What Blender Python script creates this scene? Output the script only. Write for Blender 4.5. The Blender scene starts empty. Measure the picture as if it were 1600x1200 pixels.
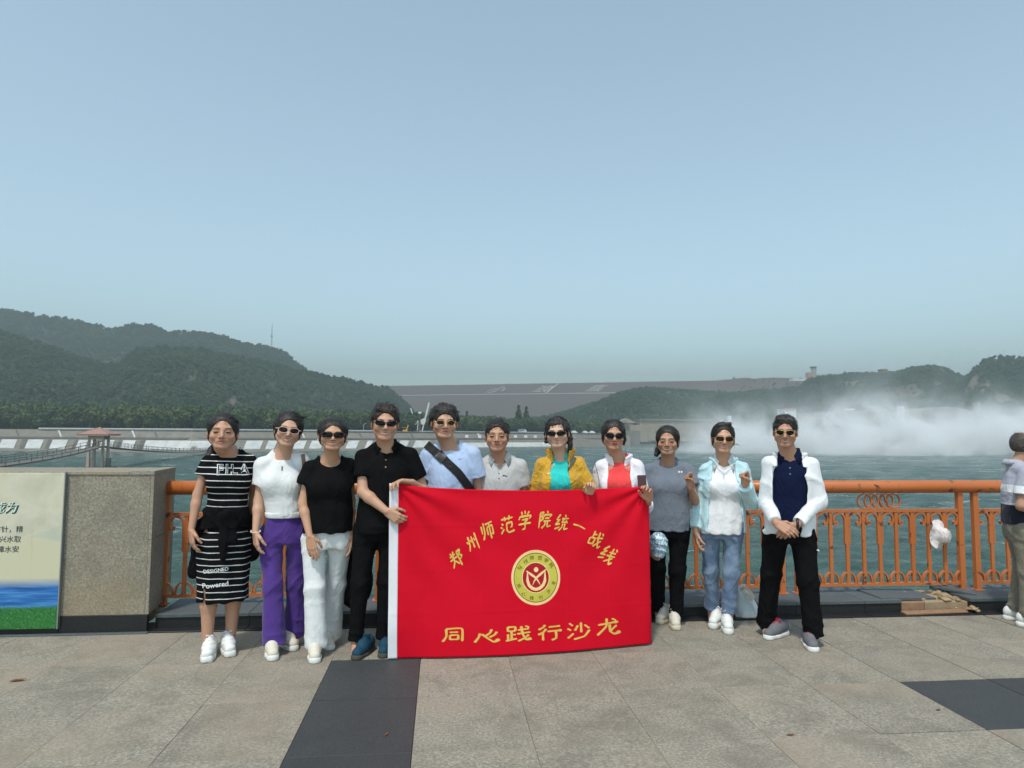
import bpy, math, random
import numpy as np
from mathutils import Matrix, Vector
from mathutils.bvhtree import BVHTree

# ------------------------------------------------------------------ camera, sky, sun, exposure
SC = bpy.context.scene
COL = SC.collection
FPX, EYE = 1073.3, 1.53                       # focal length in pixels of a 1600 px wide frame, eye height
YAW, PITCH, ROLL = 0.10100, 0.07256, 0.00629
def cam_axes():
    f = np.array([math.sin(YAW)*math.cos(PITCH), math.cos(YAW)*math.cos(PITCH), math.sin(PITCH)])
    r = np.array([math.cos(YAW), -math.sin(YAW), 0.0]); u = np.cross(r, f)
    c, s = math.cos(ROLL), math.sin(ROLL)
    return c*r + s*u, -s*r + c*u, f
CR, CU, CF = cam_axes()
cam = bpy.data.cameras.new('camera')
cam.sensor_width = 36; cam.lens = 36*FPX/1600; cam.clip_start = 0.05; cam.clip_end = 20000
camo = bpy.data.objects.new('camera', cam); COL.objects.link(camo)
camo.matrix_world = Matrix(((CR[0], CU[0], -CF[0], 0), (CR[1], CU[1], -CF[1], 0), (CR[2], CU[2], -CF[2], EYE), (0, 0, 0, 1)))
SC.camera = camo

SUN_EL, SUN_AZ = math.radians(62), math.radians(205)    # azimuth measured from +Y towards +X
world = bpy.data.worlds.new('World'); SC.world = world; world.use_nodes = True
wt = world.node_tree; wt.nodes.clear()
sky = wt.nodes.new('ShaderNodeTexSky'); sky.sky_type = 'NISHITA'; sky.sun_disc = False
sky.sun_elevation = SUN_EL; sky.sun_rotation = SUN_AZ
sky.air_density = 1.0; sky.dust_density = 0.8; sky.ozone_density = 1.5; sky.altitude = 100
hsv = wt.nodes.new('ShaderNodeHueSaturation'); hsv.inputs['Saturation'].default_value = 0.68
bg = wt.nodes.new('ShaderNodeBackground'); bg.inputs['Strength'].default_value = 0.15
wo = wt.nodes.new('ShaderNodeOutputWorld')
tint = wt.nodes.new('ShaderNodeMix'); tint.data_type = 'RGBA'; tint.blend_type = 'MULTIPLY'; tint.inputs[0].default_value = 1.0; tint.inputs[7].default_value = (0.92, 1.055, 0.985, 1)
wt.links.new(sky.outputs[0], hsv.inputs['Color']); wt.links.new(hsv.outputs[0], tint.inputs[6]); wt.links.new(tint.outputs[2], bg.inputs['Color']); wt.links.new(bg.outputs[0], wo.inputs['Surface'])
sl = bpy.data.lights.new('sun', 'SUN'); sl.energy = 1.9; sl.angle = math.radians(5); sl.color = (1.0, 0.95, 0.88)
so = bpy.data.objects.new('sun', sl); COL.objects.link(so)
sd = Vector((math.sin(SUN_AZ)*math.cos(SUN_EL), math.cos(SUN_AZ)*math.cos(SUN_EL), math.sin(SUN_EL)))
so.rotation_euler = sd.to_track_quat('Z', 'Y').to_euler(); so.location = (0, 0, 30)
SC.view_settings.view_transform = 'Standard'; SC.view_settings.look = 'None'
SC.view_settings.exposure = 0.68; SC.view_settings.gamma = 1.0; SC.view_settings.use_curve_mapping = False
SC.render.engine = 'CYCLES'
SC.cycles.use_denoising = True; SC.cycles.max_bounces = 6; SC.cycles.diffuse_bounces = 3; SC.cycles.glossy_bounces = 3
SC.cycles.transparent_max_bounces = 12; SC.cycles.volume_bounces = 4; SC.cycles.volume_step_rate = 1.0; SC.cycles.volume_max_steps = 256
SC.cycles.sample_clamp_indirect = 6

# ------------------------------------------------------------------ helpers
rng = np.random.default_rng(7)
def ray(x, y): return CF + CR*(x-800)/FPX - CU*(y-600)/FPX
def at(x, y, Y):                                # the point at distance Y in front whose direction is seen at x, y
    d = ray(x, y); q = d*(Y/d[1]); q[2] += EYE; return q
def ground(x, y, z=0.0):
    d = ray(x, y); q = d*((z-EYE)/d[2]); q[2] = z; return q
def V(*a): return np.array(a, float)
def unit(v): v = np.asarray(v, float); return v/max(1e-9, np.linalg.norm(v))

_lat = np.random.default_rng(3).random((64, 64, 64)).astype(np.float32)
def vnoise(x, y, z):                            # smooth lattice noise, -1..1
    x, y, z = np.broadcast_arrays(np.asarray(x, np.float32), np.asarray(y, np.float32), np.asarray(z, np.float32))
    xi, yi, zi = np.floor(x).astype(int), np.floor(y).astype(int), np.floor(z).astype(int)
    fx, fy, fz = x-xi, y-yi, z-zi
    fx = fx*fx*(3-2*fx); fy = fy*fy*(3-2*fy); fz = fz*fz*(3-2*fz)
    x0, x1, y0, y1, z0, z1 = xi & 63, (xi+1) & 63, yi & 63, (yi+1) & 63, zi & 63, (zi+1) & 63
    c00 = _lat[x0, y0, z0]*(1-fx)+_lat[x1, y0, z0]*fx; c10 = _lat[x0, y1, z0]*(1-fx)+_lat[x1, y1, z0]*fx
    c01 = _lat[x0, y0, z1]*(1-fx)+_lat[x1, y0, z1]*fx; c11 = _lat[x0, y1, z1]*(1-fx)+_lat[x1, y1, z1]*fx
    return ((c00*(1-fy)+c10*fy)*(1-fz)+(c01*(1-fy)+c11*fy)*fz)*2-1
def fbm(x, y, z, o=4):
    s, a = 0, 1.0
    for i in range(o):
        s = s+a*vnoise(x*2**i+i*7.3, y*2**i+i*3.1, z*2**i+i*5.7); a *= 0.5
    return s

def tag(o, label=None, cat=None, group=None, kind=None):
    if label: o['label'] = label
    if cat: o['category'] = cat
    if group: o['group'] = group
    if kind: o['kind'] = kind
    return o
def mesh_from(name, verts, faces, mat=None, smooth=False):
    m = bpy.data.meshes.new(name)
    verts = np.asarray(verts, np.float32)
    if isinstance(faces, np.ndarray) and faces.ndim == 2:
        n, k = faces.shape
        m.vertices.add(len(verts)); m.vertices.foreach_set('co', verts.ravel())
        m.loops.add(n*k); m.loops.foreach_set('vertex_index', faces.astype(np.int32).ravel())
        m.polygons.add(n); m.polygons.foreach_set('loop_start', np.arange(0, n*k, k, dtype=np.int32))
        m.update(calc_edges=True)
    else:
        m.from_pydata([tuple(v) for v in verts], [], [tuple(f) for f in faces]); m.update()
    if mat: m.materials.append(mat)
    if smooth: m.polygons.foreach_set('use_smooth', np.ones(len(m.polygons), bool))
    return m
def link(name, mesh, parent=None, loc=None):
    o = bpy.data.objects.new(name, mesh); COL.objects.link(o)
    if parent is not None: o.parent = parent
    if loc is not None: o.location = tuple(loc)
    return o
def empty(name, loc=(0, 0, 0), rz=0):
    o = bpy.data.objects.new(name, None); COL.objects.link(o); o.location = tuple(loc); o.rotation_euler = (0, 0, rz)
    o.empty_display_size = 0.1
    return o

class MB:                                       # collects shapes for ONE mesh
    def __init__(s): s.v = []; s.f = []
    def add(s, vs, fs):
        b = len(s.v); s.v += [tuple(map(float, p)) for p in vs]; s.f += [tuple(i+b for i in f) for f in fs]; return s
    def box(s, lo, hi, bev=0.0):
        (x0, y0, z0), (x1, y1, z1) = lo, hi
        if bev <= 0:
            return s.add([(x0,y0,z0),(x1,y0,z0),(x1,y1,z0),(x0,y1,z0),(x0,y0,z1),(x1,y0,z1),(x1,y1,z1),(x0,y1,z1)],
                         [(0,3,2,1),(4,5,6,7),(0,1,5,4),(1,2,6,5),(2,3,7,6),(3,0,4,7)])
        b = bev
        vs = [(x0,y0,z0),(x1,y0,z0),(x1,y1,z0),(x0,y1,z0),(x0,y0,z1-b),(x1,y0,z1-b),(x1,y1,z1-b),(x0,y1,z1-b),
              (x0+b,y0+b,z1),(x1-b,y0+b,z1),(x1-b,y1-b,z1),(x0+b,y1-b,z1)]
        return s.add(vs, [(0,3,2,1),(0,1,5,4),(1,2,6,5),(2,3,7,6),(3,0,4,7),(4,5,9,8),(5,6,10,9),(6,7,11,10),(7,4,8,11),(8,9,10,11)])
    def bar(s, a, b, w, h=None, up=(0, 0, 1)):  # a square bar from a to b
        a, b = V(*a), V(*b); d = unit(b-a); h = h or w
        x = unit(np.cross(d, up)) if abs(np.dot(d, up)) < 0.98 else unit(np.cross(d, (0, 1, 0))); y = np.cross(x, d)
        q = [a-x*w/2-y*h/2, a+x*w/2-y*h/2, a+x*w/2+y*h/2, a-x*w/2+y*h/2]; p = [t+(b-a) for t in q]
        return s.add(q+p, [(0,1,2,3),(7,6,5,4),(0,4,5,1),(1,5,6,2),(2,6,7,3),(3,7,4,0)])
    def tube(s, pts, r, n=8, cap=True):
        pts = [V(*p) for p in pts]; r = [r]*len(pts) if np.isscalar(r) else r; vs, fs = [], []
        ref = None
        for i, p in enumerate(pts):
            d = unit(pts[min(i+1, len(pts)-1)]-pts[max(i-1, 0)])
            if ref is None: ref = unit(np.cross(d, (0, 0, 1))) if abs(d[2]) < 0.95 else unit(np.cross(d, (0, 1, 0)))
            x = unit(ref-d*np.dot(ref, d)); y = np.cross(d, x); ref = x
            vs += [p+(x*math.cos(a)+y*math.sin(a))*r[i] for a in np.arange(n)*2*math.pi/n]
        for i in range(len(pts)-1):
            fs += [(i*n+j, i*n+(j+1) % n, (i+1)*n+(j+1) % n, (i+1)*n+j) for j in range(n)]
        if cap: fs += [tuple(range(n))[::-1], tuple((len(pts)-1)*n+j for j in range(n))]
        return s.add(vs, fs)
    def lathe(s, c, prof, n=16):                # prof: (radius, z) pairs
        vs = [(c[0]+r*math.cos(a), c[1]+r*math.sin(a), c[2]+z) for r, z in prof for a in np.arange(n)*2*math.pi/n]; fs = []
        for i in range(len(prof)-1):
            fs += [(i*n+j, i*n+(j+1) % n, (i+1)*n+(j+1) % n, (i+1)*n+j) for j in range(n)]
        return s.add(vs, fs+[tuple(range(n))[::-1], tuple((len(prof)-1)*n+j for j in range(n))])
    def prism(s, poly, y0, y1):                 # polygon in x,z pushed along y
        n = len(poly); vs = [(x, y0, z) for x, z in poly]+[(x, y1, z) for x, z in poly]
        return s.add(vs, [tuple(range(n)), tuple(range(2*n-1, n-1, -1))]+[(i, i+n, (i+1) % n+n, (i+1) % n) for i in range(n)])
    def build(s, name, mat, parent=None, smooth=False, loc=None):
        return link(name, mesh_from(name, s.v, s.f, mat, smooth), parent, loc)

# ------------------------------------------------------------------ materials
def nodes_of(name):
    m = bpy.data.materials.new(name); m.use_nodes = True; nt = m.node_tree
    return m, nt, nt.nodes['Principled BSDF']
def N(nt, typ, **kw):
    n = nt.nodes.new(typ)
    for k, v in kw.items():
        if k.startswith('i_'):
            key = k[2:]; n.inputs[int(key) if key.isdigit() else key.replace('_', ' ')].default_value = v
        else: setattr(n, k, v)
    return n
def ramp(nt, stops, fac):
    r = nt.nodes.new('ShaderNodeValToRGB'); e = r.color_ramp.elements
    while len(e) < len(stops): e.new(0.5)
    for el, (p, c) in zip(e, stops): el.position = p; el.color = (c[0], c[1], c[2], 1) if not np.isscalar(c) else (c, c, c, 1)
    nt.links.new(fac, r.inputs[0]); return r
def coords(nt, scale=(1, 1, 1), kind='Object', loc=(0, 0, 0)):
    tc = nt.nodes.new('ShaderNodeTexCoord'); mp = nt.nodes.new('ShaderNodeMapping'); mp.inputs['Scale'].default_value = scale; mp.inputs['Location'].default_value = loc
    nt.links.new(tc.outputs[kind], mp.inputs[0]); return mp.outputs[0]
def noise(nt, vec, scale, detail=4, rough=0.55, dist=0.0):
    n = N(nt, 'ShaderNodeTexNoise'); n.inputs['Scale'].default_value = scale; n.inputs['Detail'].default_value = detail
    n.inputs['Roughness'].default_value = rough; n.inputs['Distortion'].default_value = dist
    if vec is not None: nt.links.new(vec, n.inputs['Vector'])
    return n
def mixc(nt, fac, a, b, mode='MIX'):
    m = nt.nodes.new('ShaderNodeMix'); m.data_type = 'RGBA'; m.blend_type = mode
    for s, v in ((m.inputs[0], fac), (m.inputs[6], a), (m.inputs[7], b)):
        if hasattr(v, 'is_output'): nt.links.new(v, s)
        else: s.default_value = v if np.isscalar(v) else (v[0], v[1], v[2], 1)
    return m.outputs[2]
def math_(nt, op, a, b=None, c=None):
    m = nt.nodes.new('ShaderNodeMath'); m.operation = op
    for s, v in zip(m.inputs, (a, b, c)):
        if v is None: continue
        if hasattr(v, 'is_output'): nt.links.new(v, s)
        else: s.default_value = v
    return m.outputs[0]
def bump(nt, b, h, strength=0.3, dist=0.01):
    n = nt.nodes.new('ShaderNodeBump'); n.inputs['Strength'].default_value = strength; n.inputs['Distance'].default_value = dist
    nt.links.new(h, n.inputs['Height']); nt.links.new(n.outputs[0], b.inputs['Normal'])
def setc(b, c, rough=0.7, spec=0.3, metal=0.0):
    b.inputs['Base Color'].default_value = (*c, 1); b.inputs['Roughness'].default_value = rough
    b.inputs['Specular IOR Level'].default_value = spec; b.inputs['Metallic'].default_value = metal
def plain(name, c, rough=0.6, spec=0.3, metal=0.0, var=0.12, scale=30, bmp=0.0):
    m, nt, b = nodes_of(name); setc(b, c, rough, spec, metal)
    v = coords(nt); n = noise(nt, v, scale, 5)
    nt.links.new(mixc(nt, n.outputs[0], [x*(1-var) for x in c], [min(1, x*(1+var)) for x in c]), b.inputs['Base Color'])
    if bmp: bump(nt, b, n.outputs[0], bmp, 0.005)
    return m
def granite(name, base, dark, light, speck=260, rough=0.75, stain=0.25, warm=(0.30, 0.24, 0.15)):
    m, nt, b = nodes_of(name); setc(b, base, rough, 0.25)
    v = coords(nt, kind='Object'); oi = nt.nodes.new('ShaderNodeObjectInfo')
    add = nt.nodes.new('ShaderNodeVectorMath'); nt.links.new(v, add.inputs[0])
    cmb = nt.nodes.new('ShaderNodeCombineXYZ')
    for i in range(3): nt.links.new(math_(nt, 'MULTIPLY', oi.outputs['Random'], 37.0+11*i), cmb.inputs[i])
    nt.links.new(cmb.outputs[0], add.inputs[1]); v = add.outputs[0]
    n1 = noise(nt, v, speck, 3, 0.75); n2 = noise(nt, v, speck*0.33, 4, 0.7); n3 = noise(nt, v, 3.4, 7, 0.68, 0.6); n4 = noise(nt, v, 0.9, 4, 0.6)
    c = ramp(nt, [(0.30, dark), (0.47, base), (0.60, base), (0.72, light)], n1.outputs[0]).outputs[0]
    c = mixc(nt, 0.55, c, ramp(nt, [(0.34, dark), (0.5, base), (0.66, light)], n2.outputs[0]).outputs[0])
    c = mixc(nt, math_(nt, 'MULTIPLY', ramp(nt, [(0.45, 0.0), (0.7, 1.0)], n3.outputs[0]).outputs[0], stain), c, [x*0.55 for x in base])
    c = mixc(nt, math_(nt, 'MULTIPLY', ramp(nt, [(0.48, 0.0), (0.75, 1.0)], n4.outputs[0]).outputs[0], stain), c, warm)
    hs = nt.nodes.new('ShaderNodeHueSaturation'); nt.links.new(c, hs.inputs['Color'])
    nt.links.new(math_(nt, 'MULTIPLY_ADD', oi.outputs['Random'], 0.10, 0.95), hs.inputs['Value'])
    nt.links.new(hs.outputs[0], b.inputs['Base Color'])
    bump(nt, b, n1.outputs[0], 0.12, 0.002)
    return m
M_GRAN = granite('granite_floor', (0.252, 0.226, 0.178), (0.105, 0.094, 0.073), (0.47, 0.42, 0.34), 210, 0.85, 0.70, (0.31, 0.25, 0.18))
M_WALLG = granite('granite_wall', (0.265, 0.235, 0.18), (0.115, 0.105, 0.082), (0.46, 0.42, 0.34), 190, 0.8, 0.55, (0.30, 0.21, 0.11))
M_DARK = granite('dark_slate', (0.048, 0.051, 0.052), (0.026, 0.029, 0.030), (0.090, 0.092, 0.090), 300, 0.6, 0.3, (0.05, 0.047, 0.044))
M_BLACK = granite('black_granite', (0.018, 0.018, 0.019), (0.010, 0.010, 0.011), (0.035, 0.035, 0.036), 300, 0.45, 0.2, (0.03, 0.028, 0.025))
M_TOPSL = granite('slate_top', (0.085, 0.10, 0.105), (0.06, 0.07, 0.075), (0.13, 0.145, 0.15), 200, 0.6, 0.3, (0.09, 0.09, 0.085))
M_JOINT = plain('joint_mortar', (0.15, 0.132, 0.10), 0.9, 0.1)
M_MORTAR = plain('broken_mortar', (0.34, 0.25, 0.15), 0.95, 0.1, var=0.45, scale=18, bmp=0.8)
# ------------------------------------------------------------------ plaza floor: every slab a piece
SLX, SLY, OX, OY = 0.597, 0.70, -0.122, 4.85
plaza = MB().box((-30, -14, -0.6), (30, 5.98, -0.016)).build('plaza_ground', M_JOINT)
tag(plaza, 'pale granite paved riverside plaza with dark slate bands', kind='structure')
_sl = {}
def slab_mesh(kind, w, d):
    key = (kind, round(w, 3), round(d, 3))
    if key not in _sl: _sl[key] = mesh_from('slab', *(lambda b: (b.v, b.f))(MB().box((0, 0, -0.03), (w, d, 0), 0.0012)), M_DARK if kind == 'd' else M_GRAN)
    return _sl[key]
ix0, ix1 = -9, 11
ys = [OY+0.75]+[OY-SLY*k for k in range(0, 9)]
for i in range(ix0, ix1):
    xa = OX+i*SLX
    for j in range(len(ys)-1):
        y1, y0 = ys[j], ys[j+1]
        dark = (i == -1 and j >= 1) or (j == 2 and i in (5, 6, 7, 8)) or (j == 2 and i in (-7, -8))
        g = 0.0016 if i < 4 else 0.006
        g = 0.005 if dark else g
        gx = 0.022 if i == 8 else g
        o = link('slab', slab_mesh('d' if dark else 'l', SLX-gx, y1-y0-(g if i >= 4 or dark else 0.0016)), plaza, (xa+gx/2, y0+g/2, rng.uniform(-0.0012, 0.0012)))
far = MB()
for (lo, hi) in (((-30, -14, -0.03), (OX+ix0*SLX-0.01, 5.6, 0)), ((OX+ix1*SLX+0.01, -14, -0.03), (30, 5.6, 0)), ((OX+ix0*SLX, -14, -0.03), (OX+ix1*SLX, ys[-1]-0.01, 0))): far.box(lo, hi)
tag(far.build('paving', M_GRAN, plaza), kind='stuff')
M_LEAF = plain('dry_leaf', (0.16, 0.07, 0.03), 0.8, 0.2)
for k, (px, py, s, a) in enumerate(((1466, 1109, 0.022, 0.4), (604, 1147, 0.02, 1.2), (28, 1063, 0.05, 0.3), (1235, 1148, 0.025, 0.1))):
    g = ground(px, py, 0.004); c, n = math.cos(a), math.sin(a)
    pl = [(-1, 0, 0), (-0.35, 0.32, .18), (0.35, 0.28, .12), (1, 0, .25), (0.35, -0.3, .12), (-0.4, -0.3, .18)]
    b = MB().add([(s*(x*c-y*n), s*(x*n+y*c), s*z*0.6) for x, y, z in pl], [(0, 1, 2, 3), (0, 3, 4, 5)])
    tag(b.build('fallen_leaf', M_LEAF, loc=g), ['small curled brown leaf lying beside the right dark slab', 'small brown leaf lying on the dark slab strip', 'dark flat leaf lying on the granite at the far left', 'small dark leaf lying on the bare granite at front right'][k], 'leaf', 'leaves on the paving')

# ------------------------------------------------------------------ kerb with black facing stones
KY0, KY1, KZ = 5.715, 6.22, 0.115
kerb = MB().box((-2.2, KY0+0.03, -0.5), (14, KY1-0.02, KZ-0.035)).build('kerb', M_MORTAR)
tag(kerb, 'low kerb faced with black stone under the orange railing', kind='structure')
x = -2.2; k = 0
BRK = (3.99, 4.63)
while x < 9:
    w = 0.62 if k % 3 else 0.71
    xe = x+w
    if x < BRK[0] < xe: xe = BRK[0]
    if not (BRK[0]-0.01 <= x < BRK[1]):
        MB().box((x+0.002, KY0, 0.0), (xe-0.002, KY0+0.029, KZ-0.027), 0.002).build('facing_stone', M_BLACK, kerb)
        MB().box((x+0.002, KY0-0.012, KZ-0.026), (xe-0.002, KY1, KZ+0.001*(k % 2)), 0.003).build('coping_stone', M_TOPSL, kerb)
        MB().box((x+0.002, 5.602, -0.03), (xe-0.002, KY0-0.001, 0.010+0.001*(k % 2)), 0.003).build('base_stone', M_BLACK, kerb)
        x = xe
    else:
        MB().box((x+0.002, 5.602, -0.03), (BRK[1]-0.002, KY0-0.001, 0.009), 0.003).build('base_stone', M_BLACK, kerb)
        x = BRK[1]
    k += 1
# the broken stretch: bare mortar, rubble, a tilted coping stone and a loose board
def rock(c, s, seed, mat, name='rubble', parent=kerb, flat=0.6):
    r = np.random.default_rng(seed); ph = (1+5**.5)/2
    vs = np.array([(-1,ph,0),(1,ph,0),(-1,-ph,0),(1,-ph,0),(0,-1,ph),(0,1,ph),(0,-1,-ph),(0,1,-ph),(ph,0,-1),(ph,0,1),(-ph,0,-1),(-ph,0,1)])/1.9
    fs = [(0,11,5),(0,5,1),(0,1,7),(0,7,10),(0,10,11),(1,5,9),(5,11,4),(11,10,2),(10,7,6),(7,1,8),(3,9,4),(3,4,2),(3,2,6),(3,6,8),(3,8,9),(4,9,5),(2,4,11),(6,2,10),(8,6,7),(9,8,1)]
    vs = vs*(1+r.uniform(-.35, .35, (12, 1)))*np.array([s*r.uniform(.8, 1.5), s, s*flat])
    return MB().add(vs, fs).build(name, mat, parent, loc=c)
M_BRICKR = plain('raw_brick', (0.27, 0.16, 0.095), 0.95, 0.1, var=0.4, scale=25, bmp=0.6)
M_SANDY = plain('sandy_render', (0.29, 0.215, 0.135), 0.95, 0.1, var=0.35, scale=20, bmp=0.6)
MB().box((BRK[0]+0.01, KY0+0.012, 0.012), (4.21, KY0+0.05, 0.092), 0.01).build('mortar_bed', M_BRICKR, kerb)
MB().box((4.215, KY0+0.008, 0.012), (4.50, KY0+0.06, 0.098), 0.014).build('mortar_bed', M_SANDY, kerb)
MB().add([(4.52, KY0+.03, 0), (4.62, KY0+.03, 0), (4.62, 6.0, 0), (4.52, 6.0, 0), (4.52, KY0+.05, .10), (4.60, KY0+.05, .07), (4.62, 6.0, .11), (4.52, 6.0, .10)], [(0,3,2,1),(4,5,6,7),(0,1,5,4),(1,2,6,5),(2,3,7,6),(3,0,4,7)]).build('mortar_bed', M_MORTAR, kerb)
for k in range(26):
    rock((rng.uniform(4.18, 4.62), rng.uniform(5.74, 6.1), rng.uniform(0.085, 0.105)), rng.uniform(0.012, 0.04), 50+k, M_SANDY if k % 3 else M_MORTAR)
for k in range(9):
    rock((rng.uniform(4.5, 4.68), rng.uniform(5.62, 5.74), rng.uniform(0.015, 0.05)), rng.uniform(0.01, 0.03), 90+k, M_BRICKR if k % 2 else M_MORTAR)
b = MB().box((-0.30, -0.16, -0.012), (0.24, 0.16, 0.012), 0.003).build('coping_stone', M_TOPSL, kerb, loc=(4.12, 5.93, 0.108)); b.rotation_euler = (0.02, 0.03, 0.05)
b = MB().box((-0.13, -0.05, -0.01), (0.13, 0.05, 0.01), 0.002).build('coping_stone', M_TOPSL, kerb, loc=(4.70, 5.93, 0.135)); b.rotation_euler = (0.05, 0.10, -0.75)
o = MB().box((-0.28, -0.038, -0.007), (0.30, 0.038, 0.007), 0.004).build('loose_board', M_BRICKR, loc=(4.24, 5.655, 0.022)); o.rotation_euler = (0.06, -0.01, 0.03)
tag(o, 'sandy brown broken board lying at the foot of the damaged kerb', 'board')

# ------------------------------------------------------------------ stone wall at the left with its board
WX0, WX1, WX1B, WY0, WY1, WZ = -6.5, -2.215, -2.29, 5.62, 6.25, 1.197
wall = empty('stone_wall', (-4.4, 5.9, 0)); tag(wall, 'thick speckled granite parapet wall at the left end of the railing', 'wall')
def wp(b, name, mat): o = b.build(name, mat, wall); o.location = (4.4, -5.9, 0); return o
wp(MB().box((WX0, WY0+0.03, 0), (WX1B-0.04, WY1, WZ-0.02)), 'core', M_MORTAR)
for xa, xb in ((WX0, -5.4), (-5.396, -4.13), (-4.126, WX1-0.026)):
    wp(MB().box((xa, WY0, 0.138), (xb, WY0+0.028, WZ), 0.002), 'face_slab', M_WALLG)
for za, zb in ((0.138, 0.70), (0.704, WZ)):
    vs = [(WX1-0.024, WY0, za), (WX1, WY0, za), (WX1B, WY1, za), (WX1B-0.024, WY1, za), (WX1-0.024, WY0, zb), (WX1, WY0, zb), (WX1B, WY1, zb), (WX1B-0.024, WY1, zb)]
    wp(MB().add(vs, [(0,3,2,1),(4,5,6,7),(0,1,5,4),(1,2,6,5),(2,3,7,6),(3,0,4,7)]), 'side_slab', M_WALLG)
for xa, xb in ((WX0, -4.9), (-4.896, -2.95), (-2.946, -2.40)):
    wp(MB().box((xa, WY0-0.008, WZ+0.001), (xb, WY1, WZ+0.024), 0.003), 'cap_slab', M_WALLG)
vs = [(-2.396, WY0-0.008, WZ+.001), (WX1+.004, WY0-0.008, WZ+.001), (WX1B+.004, WY1, WZ+.001), (-2.396, WY1, WZ+.001)]
wp(MB().add(vs+[(a, b_, c+.027) for a, b_, c in vs], [(0,3,2,1),(4,5,6,7),(0,1,5,4),(1,2,6,5),(2,3,7,6),(3,0,4,7)]), 'cap_slab', M_WALLG)
for xa, xb in ((WX0, -4.3), (-4.296, -2.86), (-2.856, WX1-0.006)):
    wp(MB().box((xa, WY0-0.006, 0.012), (xb, WY0+0.03, 0.136), 0.002), 'base_stone', M_BLACK)
for xa, xb in ((WX0, -4.9), (-4.896, -3.42), (-3.416, -2.2)):
    o = MB().box((xa, 5.575, -0.03), (xb-0.002, WY0-0.008, 0.012), 0.003).build('base_stone', M_TOPSL, wall); o.location = (4.4, -5.9, 0)

# the printed board: cream paper hills, blue water, green grass
m, nt, b = nodes_of('printed_board'); setc(b, (0.6, 0.58, 0.45), 0.45, 0.4)
tc = nt.nodes.new('ShaderNodeTexCoord'); sep = nt.nodes.new('ShaderNodeSeparateXYZ'); nt.links.new(tc.outputs['Object'], sep.inputs[0])
zz, xx = sep.outputs[2], sep.outputs[0]
v = coords(nt); n1 = noise(nt, v, 3.5, 5, 0.6, 0.5); n2 = noise(nt, coords(nt, (1, 1, 14)), 2.5, 4); n3 = noise(nt, coords(nt, (30, 1, 22)), 2.6, 5, 0.7, 1.2)
cream = ramp(nt, [(0.3, (0.44, 0.42, 0.31)), (0.55, (0.56, 0.53, 0.41)), (0.75, (0.50, 0.45, 0.30))], n1.outputs[0]).outputs[0]
hillA = math_(nt, 'GREATER_THAN', math_(nt, 'SUBTRACT', math_(nt, 'MULTIPLY_ADD', math_(nt, 'SINE', math_(nt, 'MULTIPLY', xx, 3.1)), 0.13, 0.82), zz), 0)
hillB = math_(nt, 'GREATER_THAN', math_(nt, 'SUBTRACT', math_(nt, 'MULTIPLY_ADD', math_(nt, 'SINE', math_(nt, 'MULTIPLY_ADD', xx, 2.6, 2.2)), 0.20, 0.53), zz), 0)
c = mixc(nt, math_(nt, 'MULTIPLY', hillA, 0.6), cream, (0.42, 0.45, 0.36))
c = mixc(nt, math_(nt, 'MULTIPLY', hillB, 0.75), c, (0.56, 0.51, 0.34))
c = mixc(nt, math_(nt, 'MULTIPLY', ramp(nt, [(0.62, 0.0), (0.8, 0.35)], noise(nt, coords(nt, (9, 1, 0.8)), 3, 4).outputs[0]).outputs[0], 1.0), c, (0.33, 0.27, 0.16))
sea = ramp(nt, [(0.3, (0.012, 0.05, 0.22)), (0.5, (0.02, 0.14, 0.40)), (0.7, (0.10, 0.30, 0.55))], n2.outputs[0]).outputs[0]
fsea = ramp(nt, [(0.0, 1.0), (1.0, 0.0)], math_(nt, 'MULTIPLY_ADD', zz, 14.0, -5.0)).outputs[0]
c = mixc(nt, fsea, c, sea)
grass = ramp(nt, [(0.3, (0.006, 0.05, 0.012)), (0.52, (0.02, 0.15, 0.03)), (0.72, (0.13, 0.30, 0.07))], n3.outputs[0]).outputs[0]
fgr = math_(nt, 'GREATER_THAN', math_(nt, 'ADD', 0.215, math_(nt, 'MULTIPLY', math_(nt, 'SUBTRACT', n3.outputs[0], 0.5), 0.10)), zz)
c = mixc(nt, fgr, c, grass)
nt.links.new(c, b.inputs['Base Color']); M_BOARD = m
BY = WY0-0.022
board = MB().box((-1.3, -0.012, 0.055), (0, 0.012, 1.212), 0.002).build('information_board', M_BOARD, loc=(-2.855, BY, 0))
tag(board, 'printed board with blue water and green grass fixed to the stone wall', 'information board')
M_EDGE = plain('board_edge', (0.32, 0.33, 0.33), 0.4, 0.5, 0.6)
MB().box((0.001, -0.015, 0.05), (0.008, 0.02, 1.216)).build('edge_strip', M_EDGE, board)
M_INK = plain('dark_ink', (0.045, 0.05, 0.055), 0.5, 0.3); M_GREENINK = plain('green_ink', (0.02, 0.16, 0.17), 0.5, 0.3); M_WHITEINK = plain('pale_ink', (0.75, 0.78, 0.62), 0.5, 0.3)
def text_mesh(s, size=1.0, shear=0.0, offset=0.0, spacing=1.0, fill=True):
    c = bpy.data.curves.new('t', 'FONT'); c.body = s; c.size = size; c.shear = shear; c.offset = offset; c.space_character = spacing
    c.dimensions = '2D'; c.resolution_u = 3
    o = bpy.data.objects.new('t', c); COL.objects.link(o)
    dg = bpy.context.evaluated_depsgraph_get(); m = bpy.data.meshes.new_from_object(o.evaluated_get(dg))
    vs = np.array([v.co[:] for v in m.vertices]); fs = [tuple(p.vertices) for p in m.polygons]
    bpy.data.objects.remove(o); bpy.data.curves.remove(c); bpy.data.meshes.remove(m)
    return vs, fs
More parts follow.
